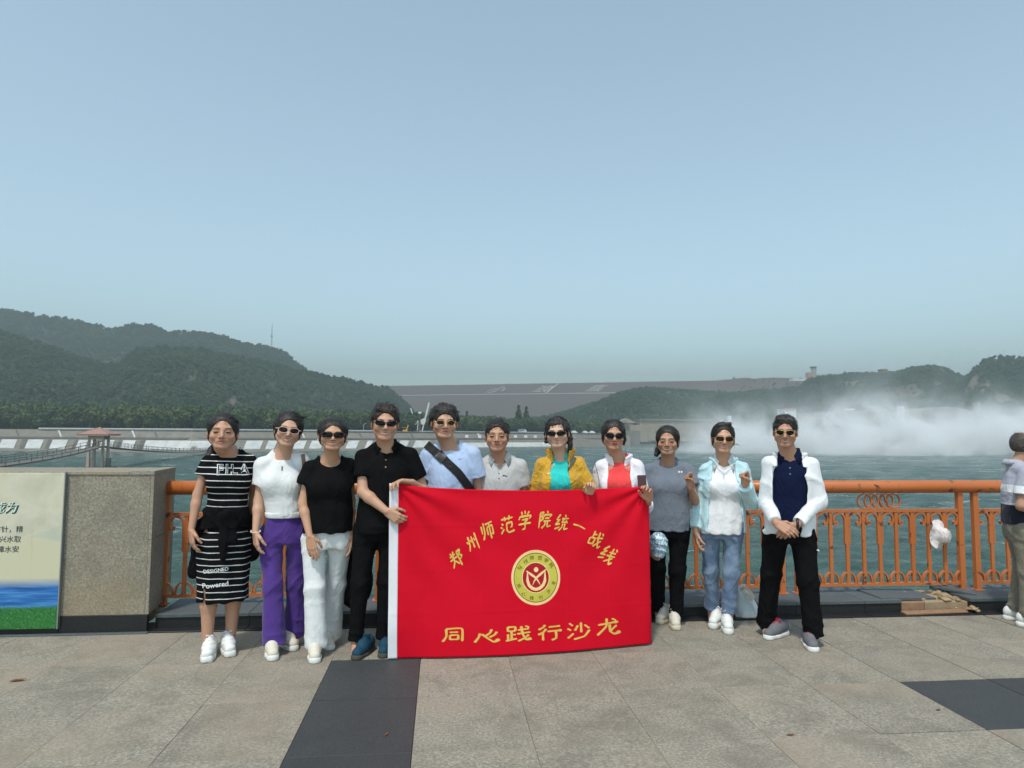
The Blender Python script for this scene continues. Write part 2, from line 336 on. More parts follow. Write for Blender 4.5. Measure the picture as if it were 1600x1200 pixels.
def board_text(s, right, z, size, mat, shear=0.0, off=0.0, d=0.0135, name='lettering'):
    for k_, ch in enumerate(s):
        vs, fs = text_mesh(ch, size, shear, off)
        P = np.stack([vs[:, 0]+right-(len(s)-k_)*size, np.full(len(vs), -d), vs[:, 1]+z], 1)
        link(name, mesh_from(name, P, fs, mat), board)
board_text('绿色成为', -0.318, 0.915, 0.086, M_INK, 0.25, 0.003, 0.0130)
board_text('绿色成为', -0.326, 0.920, 0.086, M_WHITEINK, 0.25, 0.002, 0.0134)
board_text('绿色成为', -0.323, 0.918, 0.086, M_GREENINK, 0.25, -0.0008, 0.0138)
board_text('治水方针，精', -0.272, 0.772, 0.052, M_INK, 0, 0.0004)
board_text('化害水兴水取', -0.282, 0.698, 0.052, M_INK, 0, 0.0004)
board_text('略保障水安', -0.292, 0.624, 0.052, M_INK, 0, 0.0004)

# ------------------------------------------------------------------ the orange railing, bay by bay
m, nt, b = nodes_of('rusty_orange_paint'); setc(b, (0.55, 0.16, 0.04), 0.42, 0.4)
tcg = nt.nodes.new('ShaderNodeNewGeometry')
v = tcg.outputs['Position']
n1 = noise(nt, v, 9, 6, 0.65, 0.3); n2 = noise(nt, v, 60, 4, 0.6); n3 = noise(nt, v, 2.2, 3)
c = mixc(nt, n3.outputs[0], (0.40, 0.105, 0.026), (0.52, 0.160, 0.042))
c = mixc(nt, ramp(nt, [(0.585, 0.0), (0.65, 1.0)], n1.outputs[0]).outputs[0], c, (0.10, 0.035, 0.018))
c = mixc(nt, ramp(nt, [(0.70, 0.0), (0.80, 0.5)], n2.outputs[0]).outputs[0], c, (0.16, 0.06, 0.03))
nt.links.new(c, b.inputs['Base Color']); nt.links.new(ramp(nt, [(0.55, 0.35), (0.7, 0.85)], n1.outputs[0]).outputs[0], b.inputs['Roughness']); bump(nt, b, n1.outputs[0], 0.25, 0.003)
M_ORANGE = m
RY, RZ = 6.026, 1.065
def flat_curve(pts, wid, dep):                 # a flat iron strip following x,z points
    b = MB(); pts = [V(*p) for p in pts]; vs = []
    for i, p in enumerate(pts):
        d = unit(pts[min(i+1, len(pts)-1)]-pts[max(i-1, 0)]); n = V(-d[1], d[0])
        for sgn, yy in ((1, -dep/2), (-1, -dep/2), (-1, dep/2), (1, dep/2)):
            q = p+n*sgn*wid/2; vs.append((q[0], yy, q[1]))
    fs = [(i*4+j, i*4+(j+1) % 4, i*4+4+(j+1) % 4, i*4+4+j) for i in range(len(pts)-1) for j in range(4)]
    return b.add(vs, fs+[(3, 2, 1, 0), tuple(len(vs)-4+j for j in range(4))])
BALM = mesh_from('baluster', *(lambda b: (b.v, b.f))(MB().box((-0.0155, -0.011, 0.195), (0.0155, 0.011, 0.832))), M_ORANGE)
cane = [(0.020, 0.54), (0.019, 0.62), (0.020, 0.745)]+[(0.078-0.058*math.cos(a), 0.755+0.070*math.sin(a)) for a in np.linspace(0.1, 2.75, 12)]+[(0.128, 0.742), (0.118, 0.722), (0.100, 0.722), (0.094, 0.738), (0.104, 0.748)]
CANE = [mesh_from('scroll', *(lambda b: (b.v, b.f))(flat_curve([(s*x_, z_) for x_, z_ in cane], 0.0155, 0.026)), M_ORANGE) for s in (-1, 1)]
def ring_mesh(r, t=0.010, dp=0.02):
    b = MB(); n = 24; vs = []
    for a in np.arange(n)*2*math.pi/n:
        for rr, yy in ((r, -dp/2), (r-t, -dp/2), (r-t, dp/2), (r, dp/2)): vs.append((rr*math.cos(a), yy, rr*math.sin(a)))
    return mesh_from('ring', *(lambda q: (q.v, q.f))(b.add(vs, [(i*4+j, i*4+(j+1) % 4, ((i+1) % n)*4+(j+1) % 4, ((i+1) % n)*4+j) for i in range(n) for j in range(4)])), M_ORANGE)
RING = ring_mesh(0.071)
bays = [(-2.262, -0.673, 10), (-0.52, 1.32, 11), (1.476, 3.069, 10), (3.223, 4.816, 10), (4.97, 6.563, 10)]
blabel = ['orange iron railing bay next to the stone wall', 'orange iron railing bay behind the red banner', 'orange iron railing bay behind the jeans woman and white bag',
          'orange iron railing bay with the white hat hanging on it', 'orange iron railing bay beside the man at the right edge']
for k, (xa, xb, nb) in enumerate(bays):
    r = empty('railing_bay', (xa, RY, KZ)); tag(r, blabel[k], 'railing', 'orange railing bays')
    def put(name, mesh, x_=0.0, z_=0.0, y_=0.0): return link(name, mesh, r, (x_-xa, y_, z_-KZ))
    for xp in (xa, xb):
        MB().box((-0.025, -0.022, KZ-0.02), (0.025, 0.022, RZ-0.02)).build('post', M_ORANGE, r, loc=(xp-xa, 0, -KZ))
        MB().box((-0.045, -0.04, KZ-0.002), (0.045, 0.04, KZ+0.006)).build('foot_plate', M_ORANGE, r, loc=(xp-xa, 0, -KZ))
    MB().box((xa+0.026, -0.016, 0.833), (xb-0.026, 0.016, 0.860)).build('top_bar', M_ORANGE, r, loc=(-xa, 0, -KZ))
    MB().box((xa+0.026, -0.016, 0.168), (xb-0.026, 0.016, 0.1945)).build('bottom_bar', M_ORANGE, r, loc=(-xa, 0, -KZ))
    sp = (xb-xa)/nb
    hw = sp/2-0.004
    arc = [(0.012+0.0, 0.288)]+[(0.012+(hw-0.018)*math.sin(a), 0.197+0.091*math.cos(a)) for a in np.linspace(0.2, math.pi/2, 8)]
    AM = [mesh_from('arch', *(lambda b: (b.v, b.f))(flat_curve([(s*x_, z_) for x_, z_ in arc], 0.0145, 0.024)), M_ORANGE) for s in (-1, 1)]
    for i in range(nb+1):
        xx_ = xa+i*sp
        if 0 < i < nb: put('baluster', BALM, xx_)
        if i < nb: put('arch', AM[1], xx_)
        if i > 0: put('arch', AM[0], xx_)
        if i % 2 == 1:
            put('scroll', CANE[0], xx_); put('scroll', CANE[1], xx_)
    for dx in (-0.142, -0.075, 0.0, 0.075, 0.142): put('ring', RING, (xa+xb)/2+dx, 0.9325, 0.001*dx/0.07)
for xa, xb, lab in ((-2.262, 1.39, 'thick orange handrail pipe running right from the stone wall'), (1.39, 9.2, 'thick orange handrail pipe over the right half of the railing')):
    b = MB().tube([(xa, RY, RZ), (xa+0.004, RY, RZ), (xb-0.006, RY, RZ), (xb, RY, RZ)], [0.052, 0.058, 0.058, 0.052], 28)
    o = b.build('handrail', M_ORANGE, smooth=False); o.data.polygons.foreach_set('use_smooth', [len(p.vertices) == 4 for p in o.data.polygons])
    tag(o, lab, 'handrail', 'handrail pipes')
# ------------------------------------------------------------------ river
WL = -6.0
m, nt, b = nodes_of('river_water'); setc(b, (0.018, 0.052, 0.048), 0.16, 0.5); b.inputs['IOR'].default_value = 1.33
geo = nt.nodes.new('ShaderNodeNewGeometry'); pos = geo.outputs['Position']
def gmap(scale, rz=0.0):
    mp = nt.nodes.new('ShaderNodeMapping'); mp.inputs['Scale'].default_value = scale; mp.inputs['Rotation'].default_value = (0, 0, rz); nt.links.new(pos, mp.inputs[0]); return mp.outputs[0]
w1 = noise(nt, gmap((0.5, 1.3, 1), 0.25), 0.5, 5, 0.6, 0.6); w2 = noise(nt, gmap((1, 2.2, 1), -0.2), 1.6, 4, 0.6, 0.4)
fo = noise(nt, gmap((0.35, 1.2, 1), 0.2), 0.16, 7, 0.62, 0.8); fo2 = noise(nt, gmap((1, 2.4, 1), 0.1), 1.3, 5, 0.7, 0.8)
h = math_(nt, 'ADD', math_(nt, 'MULTIPLY', w1.outputs[0], 0.7), math_(nt, 'MULTIPLY', w2.outputs[0], 0.3))
bump(nt, b, h, 1.0, 1.3)
sxy = nt.nodes.new('ShaderNodeSeparateXYZ'); nt.links.new(pos, sxy.inputs[0])         # churned stretch below the outlets
chx = ramp(nt, [(0.0, 0.0), (1.0, 1.0)], math_(nt, 'MULTIPLY_ADD', sxy.outputs[0], 0.02, -0.9)).outputs[0]; chy = ramp(nt, [(0.0, 0.0), (1.0, 1.0)], math_(nt, 'MULTIPLY_ADD', sxy.outputs[1], 0.012, -1.6)).outputs[0]
crest = math_(nt, 'MULTIPLY', ramp(nt, [(0.58, 0.0), (0.65, 1.0)], math_(nt, 'MULTIPLY_ADD', math_(nt, 'MULTIPLY', chx, chy), 0.13, fo.outputs[0])).outputs[0], ramp(nt, [(0.52, 0.0), (0.60, 1.0)], fo2.outputs[0]).outputs[0])
tone = mixc(nt, ramp(nt, [(0.35, 0.0), (0.65, 1.0)], w1.outputs[0]).outputs[0], (0.014, 0.046, 0.036), (0.055, 0.115, 0.088))
nt.links.new(mixc(nt, crest, tone, (0.72, 0.76, 0.75)), b.inputs['Base Color'])
nt.links.new(math_(nt, 'MULTIPLY_ADD', crest, 0.5, 0.20), b.inputs['Roughness']); M_WATER = m
nr, na = 250, 240
rr = 14*np.exp(np.linspace(0, math.log(1500/14), nr)); aa = np.linspace(-1.15, 1.25, na)
Rr, Aa = np.meshgrid(rr, aa, indexing='ij'); Xw, Yw = Rr*np.sin(Aa), Rr*np.cos(Aa)
amp = np.clip(1.0-Rr/500, 0.15, 1)*0.30
Zw = WL+amp*(fbm(Xw*0.16+0.05*Yw, Yw*0.34, 0*Xw, 3)*1.3+0.6*fbm(Xw*0.5, Yw*0.9, 0*Xw+9, 2))
idx = np.arange(nr*na).reshape(nr, na)
qf = np.stack([idx[:-1, :-1], idx[:-1, 1:], idx[1:, 1:], idx[1:, :-1]], -1).reshape(-1, 4)
tag(link('river_water', mesh_from('river_water', np.stack([Xw, Yw, Zw], -1).reshape(-1, 3), qf, M_WATER, True)), 'choppy green river water with white caps', kind='structure')
MB().box((-3500, 5.97, -11), (3500, 3400, -7.5)).build('riverbed', plain('mud', (0.08, 0.08, 0.06), 0.9, 0.1, scale=0.2))['kind'] = 'structure'
qw = MB().box((-30, 6.20, -9), (30, 6.32, -0.4)).build('quay_wall', M_WALLG); tag(qw, kind='structure')

# ------------------------------------------------------------------ hills, dam and the far bank
def veg_mat(name, c0, c1, c2, rock_=None, sc=0.02):
    m, nt, b = nodes_of(name); setc(b, c1, 0.95, 0.1); g = nt.nodes.new('ShaderNodeNewGeometry')
    n1 = noise(nt, g.outputs['Position'], sc, 6, 0.65); n2 = noise(nt, g.outputs['Position'], 0.16, 5, 0.7)
    c = ramp(nt, [(0.33, c0), (0.5, c1), (0.68, c2)], n1.outputs[0]).outputs[0]
    c = mixc(nt, ramp(nt, [(0.4, 0.0), (0.62, 0.7)], n2.outputs[0]).outputs[0], c, c0)
    if rock_:
        at_ = nt.nodes.new('ShaderNodeAttribute'); at_.attribute_name = 'bare'
        c = mixc(nt, at_.outputs['Fac'], c, mixc(nt, n2.outputs[0], [x*0.6 for x in rock_], [min(1, x*1.35) for x in rock_]))
    nt.links.new(c, b.inputs['Base Color']); bump(nt, b, n2.outputs[0], 0.8, 2.5)
    return m
M_HILL = veg_mat('hill_green', (0.022, 0.042, 0.022), (0.040, 0.066, 0.034), (0.066, 0.095, 0.045), (0.20, 0.155, 0.12))
def leaf_mat(name, c0, c1):
    m, nt, b = nodes_of(name); setc(b, c0, 0.8, 0.15); oi = nt.nodes.new('ShaderNodeObjectInfo'); g = nt.nodes.new('ShaderNodeNewGeometry')
    n1 = noise(nt, g.outputs['Position'], 0.9, 3, 0.7)
    f = math_(nt, 'MULTIPLY_ADD', n1.outputs[0], 0.5, math_(nt, 'MULTIPLY', oi.outputs['Random'], 0.5))
    n2 = noise(nt, g.outputs['Position'], 0.013, 5, 0.65)
    cc = mixc(nt, f, c0, c1); cc = mixc(nt, ramp(nt, [(0.48, 0.0), (0.66, 0.75)], n2.outputs[0]).outputs[0], cc, (c1[0]*1.25, c1[1]*1.15, c1[2]*.95))
    nt.links.new(cc, b.inputs['Base Color'])
    return m
M_FOL = leaf_mat('far_foliage', (0.028, 0.062, 0.032), (0.076, 0.122, 0.058))
M_FOLN = leaf_mat('bank_foliage', (0.026, 0.052, 0.020), (0.092, 0.125, 0.052))
M_TRUNK = plain('bark', (0.10, 0.075, 0.05), 0.9, 0.1)
def crown_mesh(seed, mat, n=170, leaf=0.17, cone=False):    # unit-high crown of leaf tufts with a short trunk
    r = np.random.default_rng(seed); vs, fs = [], []
    lobes = [(r.uniform(-.25, .25), r.uniform(-.25, .25), r.uniform(.35, .78), r.uniform(.17, .30)) for _ in range(6)]
    for i in range(n):
        if cone:
            t = r.random()**0.6; z = 1-t*0.9; a = r.uniform(0, 6.283); ro = 0.24*t*r.uniform(.6, 1.05); p = V(ro*math.cos(a), ro*math.sin(a), z)
        else:
            lx, ly, lz, lr = lobes[r.integers(6)]; d = unit(r.normal(size=3)); p = V(lx, ly, lz)+d*lr*r.uniform(.75, 1.05)*V(1, 1, .85)
            p[2] = max(p[2], .12)
        u = unit(r.normal(size=3)); w = unit(np.cross(u, r.normal(size=3))); s = leaf*r.uniform(.5, 1.0)*(0.6 if cone else 1)
        k = len(vs); vs += [p-u*s*.5-w*s*.3, p+u*s*.5-w*s*.2, p+u*s*.35+w*s*.4, p-u*s*.4+w*s*.45]; fs.append((k, k+1, k+2, k+3))
    if not cone:
        for lx, ly, lz, lr in lobes:                          # dark inner masses so the crown is not see-through everywhere
            k = len(vs); q = lr*.72
            vs += [V(lx, ly, lz)+V(*d)*q for d in ((1,0,0),(0,1,0),(-1,0,0),(0,-1,0),(0,0,1),(0,0,-1))]
            fs += [(k, k+1, k+4), (k+1, k+2, k+4), (k+2, k+3, k+4), (k+3, k, k+4), (k+1, k, k+5), (k+2, k+1, k+5), (k+3, k+2, k+5), (k, k+3, k+5)]
    k = len(vs)
    for z, t in ((0, .035), (.5, .02)): vs += [V(t, 0, z), V(0, t, z), V(-t, 0, z), V(0, -t, z)]
    fs += [(k+j, k+(j+1) % 4, k+4+(j+1) % 4, k+4+j) for j in range(4)]
    return mesh_from('crown', np.array(vs), fs, mat)
def crown_pool(name, mat, k, **kw):
    c = bpy.data.collections.new(name)
    for i in range(k):
        o = bpy.data.objects.new('crown', crown_mesh(40+i*3+len(name), mat, **kw)); c.objects.link(o)
    return c
POOL_FAR = crown_pool('far_crowns', M_FOL, 5, n=220, leaf=0.17); POOL_NEAR = crown_pool('bank_crowns', M_FOLN, 6, n=620, leaf=0.095)
def scatter(o, pool, density, smin, smax, seed=1, attr=None):
    ng = bpy.data.node_groups.new('wood', 'GeometryNodeTree')
    ng.interface.new_socket('Geometry', in_out='INPUT', socket_type='NodeSocketGeometry'); ng.interface.new_socket('Geometry', in_out='OUTPUT', socket_type='NodeSocketGeometry')
    gi, go = ng.nodes.new('NodeGroupInput'), ng.nodes.new('NodeGroupOutput')
    dp = ng.nodes.new('GeometryNodeDistributePointsOnFaces'); dp.inputs['Density'].default_value = density; dp.inputs['Seed'].default_value = seed
    if attr:
        na_ = ng.nodes.new('GeometryNodeInputNamedAttribute'); na_.data_type = 'FLOAT'; na_.inputs['Name'].default_value = attr
        mm = ng.nodes.new('ShaderNodeMath'); mm.operation = 'MULTIPLY'; mm.inputs[1].default_value = density
        ng.links.new(na_.outputs['Attribute'], mm.inputs[0]); ng.links.new(mm.outputs[0], dp.inputs['Density'])
    ci = ng.nodes.new('GeometryNodeCollectionInfo'); ci.inputs['Collection'].default_value = pool; ci.inputs['Separate Children'].default_value = True; ci.inputs['Reset Children'].default_value = True
    ip = ng.nodes.new('GeometryNodeInstanceOnPoints'); ip.inputs['Pick Instance'].default_value = True
    rs = ng.nodes.new('FunctionNodeRandomValue'); rs.inputs[2].default_value = smin; rs.inputs[3].default_value = smax; rs.inputs['Seed'].default_value = seed+5
    rr_ = ng.nodes.new('FunctionNodeRandomValue'); rr_.data_type = 'FLOAT_VECTOR'; rr_.inputs[0].default_value = (-0.1, -0.1, 0); rr_.inputs[1].default_value = (0.1, 0.1, 6.28)
    ng.links.new(gi.outputs[0], dp.inputs['Mesh']); ng.links.new(dp.outputs['Points'], ip.inputs['Points']); ng.links.new(ci.outputs[0], ip.inputs['Instance'])
    ng.links.new(rs.outputs[1], ip.inputs['Scale']); ng.links.new(rr_.outputs[0], ip.inputs['Rotation']); ng.links.new(ip.outputs[0], go.inputs[0])
    md = o.modifiers.new('wood', 'NODES'); md.node_group = ng
def hill(name, prof, Yr, Yf, zf, label, Yb=None, bump_=6.0, fr=0.012, bare=None, nt_=46, step=4, dens=0.02, smin=4, smax=9, wood=None, power=0.85, seed=0, mat=None):
    xs_ = np.arange(prof[0][0], prof[-1][0]+1, step); ys_ = np.interp(xs_, [p[0] for p in prof], [p[1] for p in prof])
    YR = np.interp(xs_, *zip(*Yr)) if not np.isscalar(Yr) else np.full(len(xs_), float(Yr))
    YF = np.interp(xs_, *zip(*Yf)) if not np.isscalar(Yf) else np.full(len(xs_), float(Yf))
    top = np.array([at(x_, y_, Y_) for x_, y_, Y_ in zip(xs_, ys_, YR)]); foot = np.array([at(x_, 676, Y_) for x_, Y_ in zip(xs_, YF)]); foot[:, 2] = zf
    ts = np.concatenate([np.linspace(0, 1, nt_), 1+np.linspace(0.04, 0.6, 10)])
    P = np.zeros((len(ts), len(xs_), 3))
    for i, t in enumerate(ts):
        P[i] = foot+(top-foot)*t
        s = min(t, 1)**power if t <= 1 else 1-((t-1)*1.15)**1.4
        P[i, :, 2] = zf+(top[:, 2]-zf)*s
    n_ = fbm(P[..., 0]*fr+seed, P[..., 1]*fr, P[..., 0]*0+seed*.7, 5); n2_ = fbm(P[..., 0]*0.07, P[..., 1]*0.07, P[..., 0]*0+3, 3)
    w = np.clip(ts, 0, 1)[:, None]; env = np.sin(np.clip(ts, 0, 1)*math.pi)[:, None]
    P[..., 2] += bump_*n_*env*1.5+1.2*n2_*np.clip(w*3, 0, 1)
    idx = np.arange(P.shape[0]*P.shape[1]).reshape(P.shape[:2]); f_ = np.stack([idx[:-1, :-1], idx[:-1, 1:], idx[1:, 1:], idx[1:, :-1]], -1).reshape(-1, 4)
    me = mesh_from(name, P.reshape(-1, 3), f_, mat or M_HILL, True)
    ba = np.zeros(P.shape[:2], np.float32)
    if bare:
        for (bx, bt, rx, rt, k) in bare:
            g_ = ((xs_[None, :]-bx)/rx)**2+((ts[:, None]-bt)/rt)**2+0.7*fbm(xs_[None, :]*0.06, ts[:, None]*9, 0*ts[:, None]+bx, 3)
            ba = np.maximum(ba, k*np.clip(1.6-g_*1.2, 0, 1))
    a_ = me.attributes.new('bare', 'FLOAT', 'POINT'); a_.data.foreach_set('value', ba.ravel().astype(np.float32))
    o = link(name, me); tag(o, label, kind='structure')
    if dens:
        me2 = me.copy(); wv = np.clip(1-ba*1.6, 0, 1); wv[0] = 0
        a2 = me2.attributes.new('veg', 'FLOAT', 'POINT'); a2.data.foreach_set('value', wv.ravel().astype(np.float32))
        wo_ = link('hillside_wood', me2); tag(wo_, wood or 'green scrub wood covering the hillside', 'wood', kind='stuff'); scatter(wo_, POOL_FAR, dens, smin, smax, seed+2, 'veg')
    return o, P
FZ = 2.4
hill('hill', [(-420, 470), (-200, 462), (-60, 478), (0, 486), (45, 494), (100, 501), (150, 512), (176, 517), (212, 510), (242, 513), (262, 523), (300, 521), (340, 527), (380, 539), (412, 544), (440, 551), (456, 566), (482, 584), (500, 610), (520, 640), (540, 668)], 1050, 720, FZ, 'hazy wooded ridge with a mast at the far left', bump_=9, fr=0.006, dens=0.030, smin=4, smax=8, seed=1)
hill('hill', [(-420, 500), (-250, 490), (-120, 497), (0, 520), (60, 538), (120, 560), (180, 575), (215, 548), (262, 546), (320, 549), (352, 557), (420, 571), (484, 584), (540, 594), (580, 605), (604, 606), (622, 618), (640, 638), (656, 660), (672, 675)], [(-420, 560), (100, 620), (672, 760)], [(-420, 360), (300, 400), (672, 690)], FZ, 'nearer green hill sloping down to the far bank',
     bump_=8, fr=0.010, dens=0.055, smin=2.5, smax=5.5, bare=[(143, .10, 16, .035, 1), (205, .10, 26, .03, .8), (366, .20, 8, .04, .9), (232, .30, 9, .03, .5), (30, .12, 16, .02, .8), (300, .42, 12, .03, .5), (120, .55, 14, .03, .45), (60, .30, 22, .03, .5), (420, .35, 12, .03, .4), (250, .12, 20, .025, .8)], seed=5)
# the dam: a long gravel slope
DL, DR = at(560, 605.5, 1440), at(1300, 590, 1085)
dm, nt, b = nodes_of('dam_gravel'); setc(b, (0.22, 0.18, 0.16), 0.95, 0.1); g = nt.nodes.new('ShaderNodeNewGeometry')
mp = nt.nodes.new('ShaderNodeMapping'); mp.inputs['Scale'].default_value = (0.05, 0.05, 1.2); nt.links.new(g.outputs['Position'], mp.inputs[0])
n1 = noise(nt, mp.outputs[0], 0.6, 6, 0.7); n2 = noise(nt, g.outputs['Position'], 0.4, 5, 0.75)
nt.links.new(mixc(nt, 0.5, ramp(nt, [(0.3, (0.090, 0.062, 0.054)), (0.7, (0.150, 0.108, 0.096))], n1.outputs[0]).outputs[0], ramp(nt, [(0.3, (0.074, 0.052, 0.047)), (0.7, (0.155, 0.115, 0.102))], n2.outputs[0]).outputs[0]), b.inputs['Base Color']); bump(nt, b, n2.outputs[0], 0.5, 1.0); M_DAM = dm
ax = unit((DR-DL)*V(1, 1, 0)); nrm = V(ax[1], -ax[0], 0)       # nrm points towards the viewer
HT = (DL[2]+DR[2])/2
def dp_(s, d, z): p = DL+(DR-DL)*s; return V(p[0]+nrm[0]*d, p[1]+nrm[1]*d, z)
zb, SLO = 20.0, 1.9
prof = [(-10, HT-8), (-8, HT), (0, HT)]
def slope_d(z): return (HT-z)*SLO
bz = HT-23
prof += [(slope_d(bz), bz), (slope_d(bz)+7, bz-0.4), (slope_d(zb)+7, zb), (slope_d(zb)+60, zb-14)]
vs, fs = [], []; ns = 60
for i in range(ns+1):
    for d, z in prof: vs.append(dp_(-0.12+i/ns*1.35, d, z))
k = len(prof); fs = [(i*k+j, i*k+j+1, (i+1)*k+j+1, (i+1)*k+j) for i in range(ns) for j in range(k-1)]
dam = link('dam', mesh_from('dam', vs, fs, M_DAM)); tag(dam, 'long brown gravel slope of the embankment dam', kind='structure')
M_PALE = plain('pale_stone', (0.60, 0.58, 0.54), 0.8, 0.2, scale=0.3)
MB().add([dp_(-.1, slope_d(bz)+7.2, bz+.2), dp_(1.2, slope_d(bz)+7.2, bz+.2), dp_(1.2, slope_d(bz)+7.2, bz+1.3), dp_(-.1, slope_d(bz)+7.2, bz+1.3)], [(0, 1, 2, 3)]).build('berm_parapet', M_PALE, dam)
MB().add([dp_(-.1, 1.0, HT-.2), dp_(1.2, 1.0, HT-.2), dp_(1.2, 1.0, HT+1.1), dp_(-.1, 1.0, HT+1.1)], [(0, 1, 2, 3)]).build('crest_parapet', M_PALE, dam)
M_LETS = plain('weathered_stone', (0.36, 0.33, 0.30), 0.9, 0.1, scale=0.3)
def on_slope(s, down, lift=0.6):                               # a point on the upper slope
    z = HT-down; return dp_(s, slope_d(z)+lift*0.5, z+lift)
Ld = np.linalg.norm(DR-DL)
def s_at(px): return min(((abs((lambda q: (((q-V(0, 0, EYE))@CR)/((q-V(0, 0, EYE))@CF)*FPX+800))(on_slope(s, 12))-px), s) for s in np.linspace(-.1, 1.2, 800)))[1]
for ch, px, wpx in (('小', 774, 30), ('浪', 849, 34), ('底', 933, 34)):
    vs, fs = text_mesh(ch, 1.0, 0.55, 0.012); vs[:, 0] -= vs[:, 0].mean(); vs[:, 1] -= vs[:, 1].min(); hh = vs[:, 1].max(); s0 = s_at(px); wd = wpx/FPX*1270/Ld
    w0 = np.ptp(vs[:, 0])
    P_ = [on_slope(s0+v[0]/w0*wd, 19.5-v[1]/hh*14.5) for v in vs]
    link('slope_lettering', mesh_from('slope_lettering', P_, fs, M_LETS), dam)
for pa, da, pb, db in ((868, 1.5, 857, 21),):
    A, B = on_slope(s_at(pa), da), on_slope(s_at(pb), db); MB().bar(A, B, 2.2, 0.8).build('stair', M_PALE, dam)

hill('hill', [(660, 676), (690, 668), (760, 664), (800, 660), (860, 655), (892, 645), (920, 636), (945, 627), (985, 612), (1010, 609), (1060, 612), (1110, 617), (1160, 616), (1215, 611), (1250, 607), (1262, 596), (1300, 589), (1340, 586), (1400, 584), (1428, 576), (1458, 573), (1476, 578), (1490, 586), (1506, 591), (1520, 596), (1560, 612), (1620, 625), (1700, 640)], [(660, 640), (900, 760), (1260, 830), (1700, 760)], [(660, 560), (1000, 520), (1700, 430)], 1.0,
     'green wooded slope in front of the dam at the right', bump_=8, fr=0.016, dens=0.055, smin=2.5, smax=5.5, bare=[(1450, .80, 26, .07, .85), (1385, .60, 22, .05, .8), (1240, .82, 26, .05, .6), (1330, .72, 20, .04, .6), (1180, .45, 26, .04, .4), (1310, .95, 22, .05, .6), (1470, .93, 14, .05, .6), (1050, .9, 30, .06, .3), (1410, .40, 30, .05, .5)], seed=9)
hill('hill', [(1440, 640), (1480, 615), (1507, 598), (1522, 580), (1545, 564), (1572, 560), (1590, 562), (1640, 575), (1760, 560), (1900, 590), (2100, 600)], 620, 470, 1.0, 'rocky green hill at the far right edge', bump_=5, fr=0.014, dens=0.055, smin=2.5, smax=5.5, bare=[(1520, .80, 10, .10, .95), (1535, .64, 11, .09, .95), (1552, .50, 11, .08, .9), (1570, .36, 13, .07, .8)], seed=14)
# plateau road cut at the far right of the dam crest
hill('hill', [(1120, 594), (1150, 591), (1200, 590), (1260, 592), (1300, 594), (1400, 600), (1500, 620)], 1060, 1000, 55, 'bare brown shoulder beyond the dam crest', bump_=1.5, dens=0.004, smin=2.5, smax=4.5, seed=21, mat=M_DAM)

# far bank: revetment with white panels, crest road and tree belt
bank_px = [(-260, 240), (0, 278), (300, 262), (600, 300), (900, 385), (985, 430)]
bxs = np.arange(-260, 986, 5); bY = np.interp(bxs, *zip(*bank_px))
def bank_pt(px, z, back=0.0):
    Y_ = np.interp(px, *zip(*bank_px)); p = at(px, 676, Y_+back); p[2] = z; return p
def conc(name, c, sc=0.3, streak=True):
    m, nt, b = nodes_of(name); setc(b, c, 0.9, 0.15); g = nt.nodes.new('ShaderNodeNewGeometry')
    mp = nt.nodes.new('ShaderNodeMapping'); mp.inputs['Scale'].default_value = (1, 1, 0.12 if streak else 1); nt.links.new(g.outputs['Position'], mp.inputs[0])
    n1 = noise(nt, mp.outputs[0], sc, 6, 0.7); n2 = noise(nt, g.outputs['Position'], sc*0.2, 4)
    c2 = mixc(nt, n1.outputs[0], [x*0.40 for x in c], [min(1, x*1.45) for x in c]); nt.links.new(mixc(nt, math_(nt, 'MULTIPLY', n2.outputs[0], 0.5), c2, [x*0.7 for x in c]), b.inputs['Base Color'])
    return m
M_CONC, M_CONCD, M_WHITEP = conc('bank_concrete', (0.235, 0.215, 0.18)), conc('dark_concrete', (0.15, 0.14, 0.125)), conc('white_panel', (0.60, 0.60, 0.57), 0.35)
prof = [(-1.0, WL-1), (0.6, WL+0.5), (7.5, -1.7), (9.5, -1.5), (15, 2.0), (22, 2.25), (120, 2.4)]
vs = [bank_pt(px, z, d) for px in bxs for d, z in prof]; k = len(prof)
fs = [(i*k+j, (i+1)*k+j, (i+1)*k+j+1, i*k+j+1) for i in range(len(bxs)-1) for j in range(k-1)]
bank = link('far_bank', mesh_from('far_bank', vs, fs, M_CONC)); tag(bank, 'grey concrete revetment of the far river bank', kind='structure')
def bank_panel(p0, p1, d0, z0, d1, z1, mat, name, lift=0.25, skew=0):
    q = [bank_pt(p0-skew, z0+lift, d0), bank_pt(p1-skew, z0+lift, d0), bank_pt(p1, z1+lift, d1), bank_pt(p0, z1+lift, d1)]
    vs = q+[p-V(0, 0, .3) for p in q]; MB().add(vs, [(0, 1, 2, 3), (4, 7, 6, 5), (0, 4, 5, 1), (1, 5, 6, 2), (2, 6, 7, 3), (3, 7, 4, 0)]).build(name, mat, bank)
for p0, p1 in ((4, 28), (45, 69), (83, 107), (124, 148), (160, 180), (193, 213), (229, 262), (262.4, 300), (300.4, 338), (386, 412), (420, 434), (456, 480), (488, 507), (545, 562), (575, 583), (626, 640), (650, 672), (690, 708), (-60, -36), (-110, -86)):
    bank_panel(p0, p1, 1.2, WL+.9, 7.0, -2.0, M_WHITEP, 'panel', skew=5)
for p0, p1 in ((710, 756), (756.4, 800), (800.4, 846), (846.4, 880)): bank_panel(p0, p1, .9, WL+.6, 5.0, -3.2, M_WHITEP, 'panel')
for p0 in (36, 76, 118, 153, 186, 220, 345, 440, 515, 590): bank_panel(p0, p0+7, 1.2, WL+.9, 7.2, -1.8, M_CONCD, 'panel', lift=0.12, skew=5)
